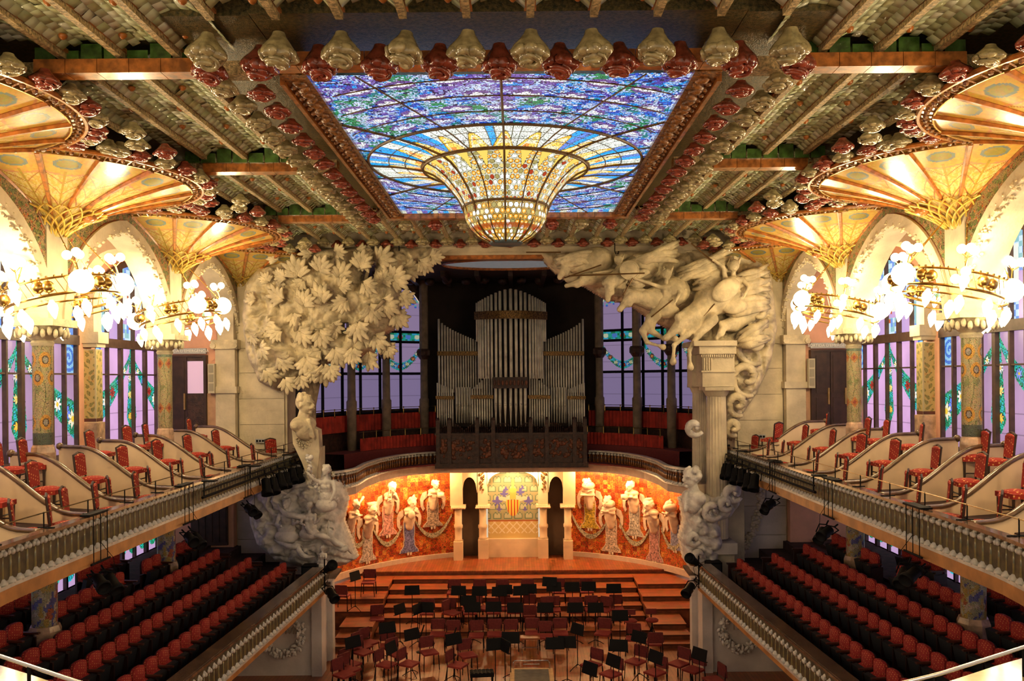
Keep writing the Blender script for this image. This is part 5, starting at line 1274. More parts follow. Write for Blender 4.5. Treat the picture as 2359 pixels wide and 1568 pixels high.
for g, L in grp.items():
    L.sort()
    for i, (px, py, a) in enumerate(L):
        if s0 is None: s0 = make_stand(); o = s0
        else: o = copy_tree(s0)
        p = ground(px, py, 1.15); o.location = p; o.rotation_euler = (0, 0, math.radians(a))
        o['label'] = 'black music stand, %s%s from the left in the %s' % ('desk turned sideways, ' if abs(a) > 40 else '', ORD[min(i, 24)], g); o['group'] = 'black music stands on the stage'
# high stools
for i, (px, py, lab) in enumerate(((1453, 1408, 'left of two high maroon stools by the right side steps'), (1502, 1406, 'right of two high maroon stools by the right side steps'))):
    p = ground(px, py, .95); t = thing('high_stool', lab, 'stool', p)
    MB().lathe([(.01, .62), (.19, .63), (.20, .67), (.17, .70), (.01, .71)], n=16).build('seat', M['seatmar'], t, smooth=True)
    m = MB(); m.box((0, .19, .88), (.34, .05, .16)); m.build('backrest', M['maroon'], t)
    MB().cyl((0, .17, .62), (0, .19, .82), .02, n=5).cyl((0, 0, .1), (0, 0, .62), .022, n=6).build('post', M['black'], t)
    for k in range(4): a = PI/4+PI/2*k; MB().cyl((0, 0, .5), (.24*math.cos(a), .24*math.sin(a), 0), .012, n=5).build('leg', M['black'], t)
    MB().tube([(.17*math.cos(a), .17*math.sin(a), .2) for a in np.linspace(0, 2*PI, 17)[:-1]], .01, 5, close=True).build('footring', M['black'], t)
# conductor's podium, bench, small step table
p = W(1224, 1535, 23.2); t = thing('conductor_podium', 'low wooden conductor podium with grey top and chrome hoop rail', 'podium', (p.x, 22.6, 0))
MB().bx(-.58, .58, -.55, .55, 0, .2).build('platform', M['podiumwood'], t); MB().bx(-.46, .46, -.5, .42, .2, .215).build('carpet_top', M['podiumgrey'], t)
MB().tube([(-.50, .5, .2), (-.50, .5, .36), (-.46, .5, .42), (.46, .5, .42), (.50, .5, .36), (.50, .5, .2)], .014, 6).cyl((-.22, .5, .32), (.22, .5, .32), .012, n=6).build('hoop_rail', M['chrome'], t)
p = ground(1221, 1466, .5); t = thing('step_table', 'small wooden-topped table on thin chrome legs in front of the middle chairs', 'table', (p.x, p.y, 0))
MB().bx(-.29, .29, -.16, .16, .46, .50).build('top', M['steps'], t)
for x in (-.24, .24):
    for y in (-.13, .13): MB().cyl((x, y, .46), (x, y, 0), .012, n=5).build('leg', M['chrome'], t)
MB().cyl((-.24, -.13, .22), (.24, -.13, .22), .012, n=5).build('rung', M['chrome'], t)
p = ground(1110, 1546, .48); t = thing('piano_bench', 'black buttoned piano bench at the edge of the stage floor', 'bench', (p.x, p.y, 0)); t.rotation_euler = (0, 0, .1)
m = MB().bx(-.31, .31, -.16, .16, .38, .48)
for i in range(6):
    for j in range(3): m.sph((-.26+.104*i, -.11+.11*j, .48), (.05, .05, .025), 6, 4)
m.build('seat', M['black'], t)
for x in (-.27, .27):
    for y in (-.12, .12): MB().bx(x-.02, x+.02, y-.02, y+.02, 0, .38).build('leg', M['black'], t)
for i, (px, py) in enumerate(((1164, 1443+47), (1042, 1497))):
    p = ground(px if i else 968, py, .15); t = thing('stage_microphone', 'slim black microphone leaning on the stage, %s' % ('beside the front violin chairs' if i else 'behind the left front stands'), 'microphone', (p.x, p.y, 0))
    MB().cyl((0, 0, .45), (.12, .05, .8), .02, n=6).build('capsule', M['black'], t); MB().cyl((0, 0, 0), (0, 0, .45), .012, n=5).lathe([(.12, 0), (.12, .02), (.02, .03)], n=10).build('stand', M['black'], t)
# ================================================================= centre arch of the mosaic wall
ca = thing('central_arch', 'cream stone arch with tiled coat of arms in the middle of the mosaic wall', 'arch', (0, 33.6, 1.05))
CS = mat('cream_stone', (.72, .52, .32), .75, var=.05, scale=2)  # cream stone of the arch, slightly varied in tone
def cx_(px): return W(px, 1200, 33.8).x
z0 = 1.05
for s in (-1, 1):
    MB().bx(s*.98+.06*0, s*1.38, 33.25, 33.8, z0, z0+.75).build('pier_foot', CS, ca, True)
    MB().lathe([(.19, z0+.75), (.15, z0+.83), (.15, z0+1.15), (.18, z0+1.2), (.18, z0+1.3), (.14, z0+1.35), (.14, z0+1.95)], (s*1.2, 33.45, 0), 12).build('half_column', CS, ca, True, smooth=True)
    m = MB().bx(s*.92, s*1.46, 33.2, 33.75, z0+1.98, z0+2.1); 
    for k in range(9): m.sph((s*(.95+.06*k), 33.2, z0+2.02), .05, 6, 4)
    m.build('carved_capital', CS, ca, True)
    MB().bx(s*1.0, s*1.38, 33.3, 33.9, z0+2.1, 4.75).build('upper_pier', CS, ca, True)
    # outer colonnette and arch of the side door
    MB().bx(s*1.98, s*2.33, 33.0, 33.6, z0, z0+.72).build('pier_foot', CS, ca, True)
    MB().lathe([(.17, z0+.72), (.14, z0+.8), (.14, z0+1.2), (.17, z0+1.25), (.17, z0+1.35), (.14, z0+1.4), (.14, z0+2.0)], (s*2.15, 33.25, 0), 12).build('half_column', CS, ca, True, smooth=True)
    m = MB().bx(s*1.86, s*2.42, 32.98, 33.55, z0+2.0, z0+2.12)
    for k in range(9): m.sph((s*(1.89+.06*k), 32.98, z0+2.05), .05, 6, 4)
    m.build('carved_capital', CS, ca, True)
    m = MB().bx(s*1.98, s*2.45, 33.05, 33.7, z0+2.12, 4.75)
    ap = [(1.4+.6*i/10, z0+2.6+.62*math.sqrt(max(0, 1-(2*i/10-1)**2))) for i in range(11)]
    vs = []
    for x, z in ap: vs += [(s*x, 33.2, z), (s*x, 33.2, 4.75), (s*x, 33.7, z), (s*x, 33.7, 4.75)]
    m.add(vs, [(4*i, 4*i+1, 4*i+5, 4*i+4) for i in range(10)]+[(4*i, 4*i+4, 4*i+6, 4*i+2) for i in range(10)])
    m.build('side_arch', CS, ca, True)
    dd = MB().bx(s*1.32, s*2.05, 33.9, 33.95, z0, 4.7).build('dark_side_passage', M['darkpass'] if 'darkpass' in M else mat('brown_passage', (.06, .032, .015), .8, var=.05), ca, True)
    m = MB(); rd = random.Random(3)
    for k in range(22): m.sph((s*(1.2+rd.uniform(-.08, .08)), 33.27, 3.75+rd.random()*.7), rd.uniform(.02, .05), 6, 4)
    m.build('leaf_pendant', M['gold'], ca, True)
pan = [(-.98, 2.6)]+[(-.98*math.cos(PI*i/20)*1.0, 3.85+.62*math.sin(PI*i/20)**.75) for i in range(21)]+[(.98, 2.6)]
m = MB(); vs = []
top = [(-1.02+2.04*i/20, 3.85+.62*math.sqrt(max(0, 1-abs(i/10-1)**3.0))) for i in range(21)]
for x, z in top: vs += [(x, 33.3, z), (x, 33.3, 4.78), (x, 33.75, z)]
m.add(vs, [(3*i, 3*i+1, 3*i+4, 3*i+3) for i in range(20)]+[(3*i, 3*i+3, 3*i+5, 3*i+2) for i in range(20)]); m.build('arch_head', CS, ca, True)
MB().bx(-1.0, 1.0, 33.55, 33.8, z0, z0+.72).build('parapet', CS, ca, True)
M['shield'] = paintmat('coat_of_arms_tiles', .4)
def SP(u, v): return np.stack([-1.0+2*u, np.full(len(u), 33.75), z0+.72+v*2.75], 1)
def SCc(u, v):
    x = -1+2*u; z = v*2.75; n = len(x); c = A3((.34, .30, .16), n); kx = (x/.42+.5*(np.floor(z/.36) % 2)); fx = (kx-np.floor(kx)-.5)*.42; fz = (z/.36-np.floor(z/.36)-.5)*.36
    cr = (np.abs(fx) < .13) & (fz > -.10) & (fz < .02+.08*np.abs(np.sin(fx*24))); ed = (np.abs(fx) < .16) & (fz > -.13) & (fz < .05+.09*np.abs(np.sin(fx*24)))
    c[ed] = (.10, .17, .11); c[cr] = (.45, .42, .26)
    for (bx_, bz, r) in ((-.35, 1.72, .16), (-.62, 1.42, .2), (.30, 1.78, .16), (.62, 1.42, .18), (-.55, 1.12, .12), (.48, 1.1, .10), (-.28, 1.9, .1), (.38, 1.95, .09)):
        e = np.hypot(x-bx_, z-bz-.05); m_ = e < r*(.75+.3*np.sin(np.arctan2(z-bz, x-bx_)*5)); c[m_] = (.12, .10, .32)
    for (bx_, bz) in ((-.30, 1.55), (.30, 1.55), (-.12, 1.62), (.15, 1.62), (-.45, 1.58), (.45, 1.58)): c[np.hypot((x-bx_)/1.5, z-bz) < .08] = (.66, .50, .34)
    sh = (np.abs(x) < .27) & (z < 1.52) & (z > 1.05-.12+.55*(np.abs(x)/.27)**2.6*.75-.05); c[sh & ((np.floor((x+.27)/.06) % 2) == 0)] = (.80, .50, .08); c[sh & ((np.floor((x+.27)/.06) % 2) == 1)] = (.42, .07, .01)
    c[(np.abs(x) < .12) & (z > 1.55) & (z < 1.85)] = (.62, .38, .08); c[(np.abs(x) < .06) & (z > 1.85) & (z < 2.35)] = (.70, .48, .14); c[(np.hypot(x, (z-1.9)/.6) < .16)] = (.72, .45, .10)
    lo = z < .68; tri = np.abs(((x*3.4+z*3.2) % 1)-.5) < .10; tr2 = np.abs(((x*3.4-z*3.2) % 1)-.5) < .10; c[lo] = (.62, .42, .15); c[lo & (tri | tr2) & (z > .2)] = (.75, .62, .40); c[(z > .66) & (z < .72)] = (.40, .10, .02)
    return c
grid('coat_of_arms_tiles', SP, SCc, 180, 240, M['shield'], ca)
# ================================================================= spotlights
def spot_proto():
    t = thing('theatre_spotlight', 'proto', 'spotlight')
    MB().lathe([(.05, .0), (.075, .02), (.08, .2), (.10, .24), (.10, .30), (.085, .30), (.08, .26), (.01, .25)], n=12).build('housing', M['black'], t, smooth=True)
    MB().tube([(-.1, 0, .12), (-.11, 0, -.06), (0, 0, -.1), (.11, 0, -.06), (.1, 0, .12)], .012, 5).cyl((0, 0, -.1), (0, 0, -.2), .015, n=5).build('yoke', M['black'], t)
    MB().bx(-.05, .05, -.085, -.075, .08, .16).build('lens_label', M['dimbrass'], t)
    return t
sp0 = None
def spotl(p, rot, label, sc=1.0, grp=None):
    global sp0
    if sp0 is None: sp0 = spot_proto(); o = sp0
    else: o = copy_tree(sp0)
    o.location = p; o.rotation_euler = rot; o.scale = (sc, sc, sc); o['label'] = label
    o['group'] = grp or 'black theatre spotlights on the balcony rails'
for s in (-1, 1):
    for i in range(6):
        y = 21.6+i*.62; spotl((s*6.25, y, 5.62-.05*(i % 2)), (math.radians(150), 0, s*-.5+.1*(i % 3)), 'black tubular spotlight, %s from the stage in the cluster on the %s upper balcony' % (ORD[5-i], SIDE[s]), 1.5)
    bar = MB().tube([(s*6.3, 17.4, 5.72), (s*6.3, 25.6, 5.72)], .03, 6).tube([(s*6.28, 17.4, 5.86), (s*6.28, 25.6, 5.86)], .02, 6)
    for y in (17.5, 20.5, 23.5, 25.4): bar.cyl((s*6.3, y, 6.06), (s*6.3, y, 5.7), .015, n=5).bx(s*6.3-.02, s*6.3+.25, y-.1, y+.1, 6.04, 6.07)
    o = bar.build('lighting_bar', M['black']); tag(o, 'black lighting bar clamped outside the %s upper balustrade' % SIDE[s], 'lighting bar')
    for gi, y in enumerate((13.3, 16.9, 20.6)):
        b = MB()
        for dy in (-.22, 0, .22): b.cyl((s*6.38, y+dy, 6.05), (s*6.38, y+dy, 5.3), .008, n=4)
        b.bx(s*6.38-.02, s*6.55, y-.3, y+.3, 6.04, 6.07); b.cyl((s*6.38, y-.3, 5.3), (s*6.38, y+.3, 5.3), .018, n=6)
        b.tube([(s*6.38, y, 5.6), (s*6.30, y+.25, 5.3), (s*6.34, y+.4, 5.0), (s*6.36, y+.3, 4.8)], .006, 4)
        o = b.build('hanging_bracket', M['black']); tag(o, 'black bracket with cables over the %s balcony edge, %s from the stage' % (SIDE[s], ORD[2-gi]), 'bracket')
        for k in range(2): spotl((s*6.36, y-.18+.36*k, 5.08-.05*k), (math.radians(110+20*k), math.radians(15), s*-.9+.3*k), 'boxy black spotlight under the %s balcony edge, %s lamp of the %s pair from stage' % (SIDE[s], ('near', 'far')[k], ORD[2-gi]), 1.15)
    for k, (px, py) in enumerate((((752, 1313), (757, 1357)) if s < 0 else ((1603, 1297), (1594, 1345)))):
        spotl(W(px, py, 23.2), (math.radians(60+60*k), 0, -s*.7), 'black spotlight on the corner post %s the stage, %s one' % ('left of' if s < 0 else 'right of', ('upper', 'lower')[k]), 1.45)
    cb = MB().cyl((s*5.15, 23.3, 2.3), (s*5.15, 23.3, 3.2), .02, n=6); cb.tube([(s*5.15, 23.3, 3.0), (s*4.98, 23.2, 2.9), (s*5.05, 23.2, 2.6), (s*5.2, 23.2, 2.5)], .008, 4)
    o = cb.build('lamp_post', M['black']); tag(o, 'slim black pole carrying two spotlights %s of the stage' % SIDE[s], 'pole')
    spk = thing('stage_speaker', 'dark loudspeaker box at the stage end of the %s lower ledge' % SIDE[s], 'loudspeaker', (s*5.75, 24.2, 2.3))
    MB().bx(-.22, .22, -.2, .2, 0, .55).build('cabinet', M['black'], spk); MB().bx(-.19, .19, -.21, -.2, .05, .5).build('grille', M['seatunder'], spk)
# ================================================================= wreaths with dates
def wreath(s, px, py, txt, lab):
    c = W(px, py, 23.22); t = thing('stone_wreath', lab, 'wreath', c); m = MB(); rd = random.Random(9+s)
    for k in range(150):
        a = 2*PI*rd.random(); r = .50+rd.uniform(-.10, .12); R = Matrix.Rotation(rd.uniform(0, 3), 3, 'Y'); q = rd.uniform(.03, .06)
        m.sph((r*math.cos(a), -.02-rd.random()*.05, r*math.sin(a)), (q*1.5, q*.7, q*.8), 7, 4, M=R)
    m.build('foliage_ring', M['lower_relief'], t, smooth=True)
    tx = bpy.data.curves.new('date_lettering', 'FONT'); tx.body = txt; tx.size = .24; tx.align_x = 'CENTER'; tx.align_y = 'CENTER'; tx.extrude = .012; tx.materials.append(mat('date_stone_%s' % SIDE[s], (.30, .24, .18), .8, var=0))
    link('date_lettering', tomesh(tx), t, loc=(0, -.01, .1), rot=(PI/2, 0, 0))
wreath(-1, 652, 1462, 'MCMVIII', 'carved stone wreath around a roman date, pale wall left of the stage')
wreath(1, 1706, 1452, '1908', 'carved stone wreath around the date numerals, pale wall right of the stage')
# own balcony rail below the viewer
p = [(-6.0, 8.2), (-5.2, 7.2), (-4.3, 6.5), (-3.55, 6.05), (-2.7, 5.5), (-1.8, 5.0), (0, 4.6), (1.9, 5.0), (2.9, 5.5), (3.8, 6.05), (4.6, 6.5), (5.4, 7.2), (6.1, 8.2)]
rl = thing('balcony_handrail', 'polished metal handrail curving along the central balcony, black posts', 'railing', (0, 4.6, 6.0))
q = resample([(x, y, 6.16) for x, y in p], .12)
MB().tube(q, .014, 8).build('handrail', M['chrome'], rl, True, smooth=True)
for v in q[4::9]: MB().cyl((v.x, v.y, 5.75), (v.x, v.y, 6.15), .014, n=6).build('post', M['black'], rl, True)
LG = mat('varnished_ledge', (.62, .48, .22), .12, var=.1, coat=.8)
m = MB().bars([(a*1.0, b-.02, 5.95) for a, b in [(v.x, v.y) for v in q]], .5, .06); o = m.build('balcony_ledge', LG); tag(o, 'glossy varnished ledge of the central balcony at the bottom corners', 'ledge')
m = MB().bars([(v.x, v.y, 5.89) for v in q], .3, .4); o = m.build('balcony_front', M['railbrown']); tag(o, 'dark front of the central balcony under the glossy ledge', kind='structure')
# ================================================================= sculpture helpers
def pip(px, py, poly):
    n = len(poly); inside = np.zeros(px.shape, bool); j = n-1
    for i in range(n):
        xi, yi = poly[i]; xj, yj = poly[j]; c = ((yi > py) != (yj > py)) & (px < (xj-xi)*(py-yi)/((yj-yi) or 1e-9)+xi); inside ^= c; j = i
    return inside
def edist(px, py, poly):
    d = np.full(px.shape, 1e9); n = len(poly)
    for i in range(n):
        ax, ay = poly[i]; bx_, by = poly[(i+1) % n]; L = (bx_-ax)**2+(by-ay)**2+1e-9; t = np.clip(((px-ax)*(bx_-ax)+(py-ay)*(by-ay))/L, 0, 1)
        d = np.minimum(d, np.hypot(px-ax-t*(bx_-ax), py-ay-t*(by-ay)))
    return d
def Wn(px, py, d):
    u = (px-1189)/F; v = (873-py)/F; return np.stack([CAM[0]+(RV.x*u+UV.x*v)*d, d+0*u, CAM[2]+(RV.z*u+UV.z*v)*d], 1)
def relief(name, poly, d, depth, mt, parent, step=3.0, folds=None, holes=(), seed=0, edge=22, back=.35, rough=.06):
    """a carved mass: outline traced once, standing at depth d, bulging towards the hall"""
    xs = [p[0] for p in poly]; ys = [p[1] for p in poly]; x0, x1, y0, y1 = min(xs), max(xs), min(ys), max(ys)
    nx, ny = int((x1-x0)/step), int((y1-y0)/step); gx, gy = np.meshgrid(x0+(x1-x0)*np.arange(nx+1)/nx, y0+(y1-y0)*np.arange(ny+1)/ny); gx = gx.ravel(); gy = gy.ravel()
    ed = edist(gx, gy, poly); ins = pip(gx, gy, poly)
    for h in holes: e2 = edist(gx, gy, h); ed = np.minimum(ed, e2)
    b = np.clip(ed/edge, 0, 1); prof = np.sqrt(1-(1-b)**2)*np.where(ins, 1, 0)
    q = 1.0; w = fbm(gx/55, gy/55, seed+1)*2-1; rr = fbm(gx/18+w*1.5, gy/18-w*1.5, seed+5, 4)-.45
    f = np.abs(np.sin((gx*.045+gy*.03+w*5.0) if folds is None else folds(gx, gy, w)))**.6
    dep = prof*(depth*.55+depth*.30*f+depth*.5*rr)
    P = Wn(gx, gy, d-0*dep); P[:, 1] -= dep; 
    i, j = np.meshgrid(np.arange(nx), np.arange(ny)); i = i.ravel(); j = j.ravel(); a = j*(nx+1)+i; Q = np.stack([a, a+nx+1, a+nx+2, a+1], 1)
    cxx = (gx[Q].mean(1)); cyy_ = gy[Q].mean(1); k = pip(cxx, cyy_, poly)
    for h in holes: k &= ~pip(cxx, cyy_, h)
    Q = Q[k]
    E1 = {}
    for f4 in Q:
        for e in range(4):
            a_, b_ = int(f4[e]), int(f4[(e+1) % 4]); kk = (b_, a_)
            if kk in E1: del E1[kk]
            else: E1[(a_, b_)] = 1
    n0 = len(P); B = P.copy(); B[:, 1] = d+back; side = np.array([(b_, a_, a_+n0, b_+n0) for a_, b_ in E1]); bk = Q[:, ::-1]+n0
    Qa = np.concatenate([Q, side, bk]); Pa = np.concatenate([P, B]); used, inv = np.unique(Qa, return_inverse=True)
    return npmesh(name, Pa[used], inv.reshape(Qa.shape), None, mt, parent, True, smooth=True)
def blob(name, prims, voxel, mt, parent=None, noise=0, nsc=.1, it=2):
    """one continuous body fused from tapered limbs and masses"""
    m = MB()
    for p in prims:
        if p[0] == 's':
            R = None
            if len(p) > 3: R = Euler(p[3]).to_matrix()
            m.sph(p[1], p[2], 14, 10, M=R)
        elif p[0] == 'c':
            a, b = Vector(p[1]), Vector(p[2]); m.cyl(a, b, p[3], p[4], 12); m.sph(a, p[3]*1.0, 12, 8); m.sph(b, p[4]*1.0, 12, 8)
    me = m.mesh(name+'_tmp', None); o = bpy.data.objects.new(name+'_tmp', me); COL.objects.link(o)
    r = o.modifiers.new('r', 'REMESH'); r.mode = 'VOXEL'; r.voxel_size = voxel
    s_ = o.modifiers.new('s', 'SMOOTH'); s_.factor = .6; s_.iterations = it
    if noise:
        tx = bpy.data.textures.new(name, 'CLOUDS'); tx.noise_scale = nsc; dm = o.modifiers.new('d', 'DISPLACE'); dm.texture = tx; dm.strength = noise; dm.mid_level = .5
    dg = bpy.context.evaluated_depsgraph_get(); ev = o.evaluated_get(dg); me2 = bpy.data.meshes.new_from_object(ev); me2.name = name
    bpy.data.objects.remove(o); me2.materials.clear(); me2.materials.append(mt); me2.polygons.foreach_set('use_smooth', [True]*len(me2.polygons))
    return link(name, me2, parent, True)
from mathutils import Euler
def oak_leaf(c, L, wd, rx, rz_, roll=0, lobes=4, mt=None, parent=None, name='oak_leaf', curl=.3):
    """fluted stone leaf: fingers fanning from the stem at c, tip along +Z before rotation, front towards -Y"""
    c = Vector(c); M3 = Matrix.Rotation(rz_, 3, 'Z') @ Matrix.Rotation(rx, 3, 'X') @ Matrix.Rotation(roll, 3, 'Y'); m = MB(); n = 2*lobes+1
    for k in range(n):
        f = 2*k/(n-1)-1; a = f*1.15; ln = L*(1-.38*abs(f)**1.5)*(1 if k % 2 == 0 else .86); w = L*.115*(1-.2*abs(f)); vs = []
        for i in range(9):
            t = .1+.9*i/8; ww = w*(.45+.85*math.sin(PI*min(t, .98))**.7)*(1 if i < 8 else .35); cy_ = -.16*L*math.sin(PI*t*.8)-curl*L*t*t*.35; x0 = math.sin(a*(.55+.45*t))*ln*t; z0 = math.cos(a*(.55+.45*t))*ln*t
            px, pz = math.cos(a), -math.sin(a)
            for (u, v) in ((-1, .25), (-.55, -.75), (0, -.45), (.55, -.75), (1, .25), (.5, .8), (-.5, .8)): vs.append(c+M3 @ Vector((x0+px*u*ww, cy_+v*ww*.75+(-.01 if k % 2 else 0), z0+pz*u*ww)))
        m.add(vs, [(i*7+j, i*7+(j+1) % 7, (i+1)*7+(j+1) % 7, (i+1)*7+j) for i in range(8) for j in range(7)]+[tuple(range(6, -1, -1)), tuple(range(56, 63))])
    return m.build(name, mt or M['relief'], parent, True, smooth=True)
def face(c, r, yaw=0, tilt=0):
    """prims of a head of radius r at c facing -Y turned by yaw"""
    c = Vector(c); R = Matrix.Rotation(yaw, 3, 'Z') @ Matrix.Rotation(tilt, 3, 'X'); q = lambda x, y, z: tuple(c+R @ Vector((x*r, y*r, z*r)))
    return [('s', q(0, .1, .15), (r*.80, r*.95, r*.9), (0, 0, yaw)), ('s', q(0, -.2, -.35), (r*.62, r*.62, r*.68), (0, 0, yaw)), ('s', q(0, -.98, -.18), (r*.13, r*.2, r*.24), (0, 0, yaw)),
            ('s', q(0, -.72, .18), (r*.58, r*.2, r*.12), (0, 0, yaw)), ('s', q(0, -.72, -.52), (r*.26, r*.14, r*.07), (0, 0, yaw)), ('s', q(0, -.6, -.85), (r*.25, r*.25, r*.18), (0, 0, yaw)),
            ('s', q(-.8, 0, -.1), (r*.1, r*.2, r*.26), (0, 0, yaw)), ('s', q(.8, 0, -.1), (r*.1, r*.2, r*.26), (0, 0, yaw)), ('s', q(-.28, -.72, -.02), (r*.13, r*.1, r*.08), (0, 0, yaw)), ('s', q(.28, -.72, -.02), (r*.13, r*.1, r*.08), (0, 0, yaw))]
def hairb(c, r, yaw=0, vol=1.0, n=26, seed=1, low=-.2):
    rd = random.Random(seed); c = Vector(c); out = []
    for k in range(n):
        a = rd.uniform(-1.75, 1.75)+PI/2+yaw; z = rd.uniform(low, 1.0); rr = math.sqrt(max(.05, 1-(z*.85)**2)); q = rd.uniform(.18, .3)*r*vol
        out.append(('s', tuple(c+Vector((math.cos(a)*rr*.85*r, .1*r+math.sin(a)*rr*.9*r, .15*r+z*.9*r))), (q, q, q)))
    return out
# ================================================================= left: carved tree over the bust
TR = thing('carved_stone_tree', 'huge carved stone oak tree spreading over the left side of the stage opening', 'sculpture', (-6.4, 25.8, 5))
polyL = [(566, 655), (600, 618), (680, 588), (740, 570), (1000, 570), (1003, 600), (970, 618), (930, 632), (915, 650), (925, 690), (905, 760), (870, 775), (860, 812), (812, 825), (770, 832), (715, 850), (690, 872), (640, 900), (600, 880), (572, 820), (562, 740)]
relief('carved_foliage_mass', polyL, 26.1, .75, M['relief'], TR, 2.6, holes=([(838, 612), (868, 606), (862, 640), (832, 648)], [(788, 742), (806, 742), (800, 768), (788, 770)]), seed=3, edge=34)
rd = random.Random(21)
LV = [(688,640,-.2,.95),(735,625,.5,.8),(780,640,.3,.8),(655,690,-.9,.8),(700,705,.4,.75),(745,700,-.3,.9),(620,650,-.6,.5),(610,740,2.0,.6),(650,760,-1.9,.7),(690,760,2.4,.8),(735,760,2.8,.8),(770,800,2.7,.85),(705,820,2.9,.9),(745,838,3.0,.9),(640,820,2.2,.8),(600,800,2.0,.7),(610,850,2.4,.75),(655,870,2.6,.7),(690,865,2.9,.6),(830,620,.3,.8),(870,600,1.2,.9),(900,640,1.5,1.0),(930,615,1.9,.8),(965,600,2.2,.7),(990,590,1.6,.6),(880,690,2.2,.9),(905,720,2.3,.8),(850,700,2.8,.9),(825,740,2.9,.9),(865,770,2.5,.85),(890,790,2.7,.7),(850,810,2.9,.8),(815,800,3.1,.8),(835,650,2.2,.7),(770,580,1.6,.6),(820,575,1.8,.6),(860,580,-1.6,.6),(720,585,-1.2,.6),(590,690,-1.4,.5),(580,770,2.5,.5),(760,840,2.9,.7),(720,850,3.0,.6),(800,690,-2.2,.7),(780,660,1.2,.6),(660,640,-1.0,.6),(920,680,2.0,.7),(640,600,-.8,.5),(880,650,.9,.7)]
for i, (px, py, a, L) in enumerate(LV):
    d = 25.35-rd.random()*.25+(.25 if px > 850 else 0); c = W(px, py, d); oak_leaf(c, L*.80, L*.72, rd.uniform(-.1, .45), rd.uniform(-.5, .5), a, rd.choice((3, 4, 4)), parent=TR)
for k in range(14):                                                        # second layer of smaller leaves
    px, py = rd.uniform(575, 960), rd.uniform(590, 860)
    if not pip(np.array([px]), np.array([py]), polyL)[0]: continue
    c = W(px, py, 25.45+rd.random()*.1); oak_leaf(c, .5, .4, rd.uniform(0, .5), rd.uniform(-.6, .6), rd.uniform(1.4, 4.4), 3, parent=TR)
TK = mat('grey_brown_trunk_stone', (.36, .28, .18), .85, var=.25, scale=4, bump=.6, bscale=14)
for pts, r in (([(706, 1035, 25.9), (708, 960, 25.9), (712, 900, 25.8), (700, 860, 25.7), (694, 835, 25.6)], (.30, .27, .22, .16, .12)), ([(714, 930, 25.9), (728, 880, 25.8), (742, 845, 25.7), (752, 800, 25.6)], (.2, .14, .11, .09)),
               ([(694, 850, 25.9), (686, 815, 25.8), (676, 780, 25.6), (690, 730, 25.4)], (.12, .1, .09, .07)), ([(858, 650, 25.9), (842, 645, 25.8), (850, 615, 25.7), (862, 600, 25.6)], (.06, .06, .05, .04)), ([(806, 780, 25.5), (830, 740, 25.4), (860, 720, 25.3), (885, 690, 25.2)], (.06, .06, .05, .05))):
    pp_ = []; rr = []
    for (a, b), (ra, rb) in zip(zip(pts, pts[1:]), zip(r, r[1:])):
        A, B = W(*a), W(*b)
        for k in range(5): pp_.append(A.lerp(B, k/5)); rr.append(ra+(rb-ra)*k/5)
    pp_.append(W(*pts[-1])); rr.append(r[-1]); MB().tube(pp_, rr, 10).build('trunk', TK, TR, True, smooth=True)
# bust with moustache on tall pedestal
def bust(label, px, py, d, r, yaw, seed, hairvol, moust, pedy, name='portrait_bust'):
    c = W(px, py, d); t = thing(name, label, 'bust', (c.x, c.y, W(px, pedy, d).z))
    pr = face(c, r, yaw)+hairb(c, r, yaw, hairvol, 40, seed, -.3 if hairvol > 1 else .15)
    if moust:
        R = Matrix.Rotation(yaw, 3, 'Z')
        for x in (-.2, .2): pr.append(('s', tuple(c+R @ Vector((x*r, -.85*r, -.45*r))), (r*.24, r*.14, r*.1), (0, 0, yaw)))
    R = Matrix.Rotation(yaw, 3, 'Z'); q = lambda x, y, z: tuple(c+R @ Vector((x*r, y*r, z*r)))
    pr += [('c', q(0, .1, -.6), q(0, .25, -1.4), r*.48, r*.62), ('s', q(0, .25, -2.05), (r*1.8, r*.9, r*.9), (0, 0, yaw)), ('s', q(0, 0, -2.6), (r*1.25, r*.85, r*1.1), (0, 0, yaw)), ('c', q(-.2, -.6, -1.6), q(.1, -.85, -3.3), r*.18, r*.2), ('c', q(-1.0, -.1, -1.9), q(0, -.75, -3.2), r*.3, r*.2), ('c', q(1.0, -.1, -1.9), q(.1, -.75, -3.2), r*.3, r*.2)]
    blob('head_and_shoulders', pr, r*.075, M['relief'] if moust else M['lower_relief'], t, it=1); return t, c
b1, c1 = bust('stone bust of a moustached man on a tall pedestal left of the stage', 703, 930, 24.6, .29, 1.15, 4, .75, True, 1060)
MB().prism([W(690, 1030, 24.75), W(738, 1030, 24.75), W(738, 1110, 24.75), W(712, 1110, 24.75)], (0, .6, 0)).build('pedestal', M['stone'], b1, True)
MB().prism([W(672, 990, 24.65), W(700, 975, 24.65), W(733, 990, 24.65), W(736, 1040, 24.65), W(728, 1100, 24.65), W(712, 1108, 24.65), (W(694, 1062, 24.65)), W(675, 1022, 24.65)], (0, .45, 0)).build('draped_front', M['stone'], b1, True)
m = MB()
for k in range(40): a = 2*PI*k/40; r_ = .17+.05*(k % 3-1); p_ = W(700, 1010, 24.62); m.sph((p_.x+r_*math.cos(a), p_.y, p_.z+r_*1.2*math.sin(a)), .035, 6, 4)
m.build('laurel_wreath', M['relief'], b1, True, smooth=True)
m = MB(); rd = random.Random(8)
pts = [(712, 1050), (715, 1085), (722, 1110), (735, 1130), (752, 1142), (778, 1150)]
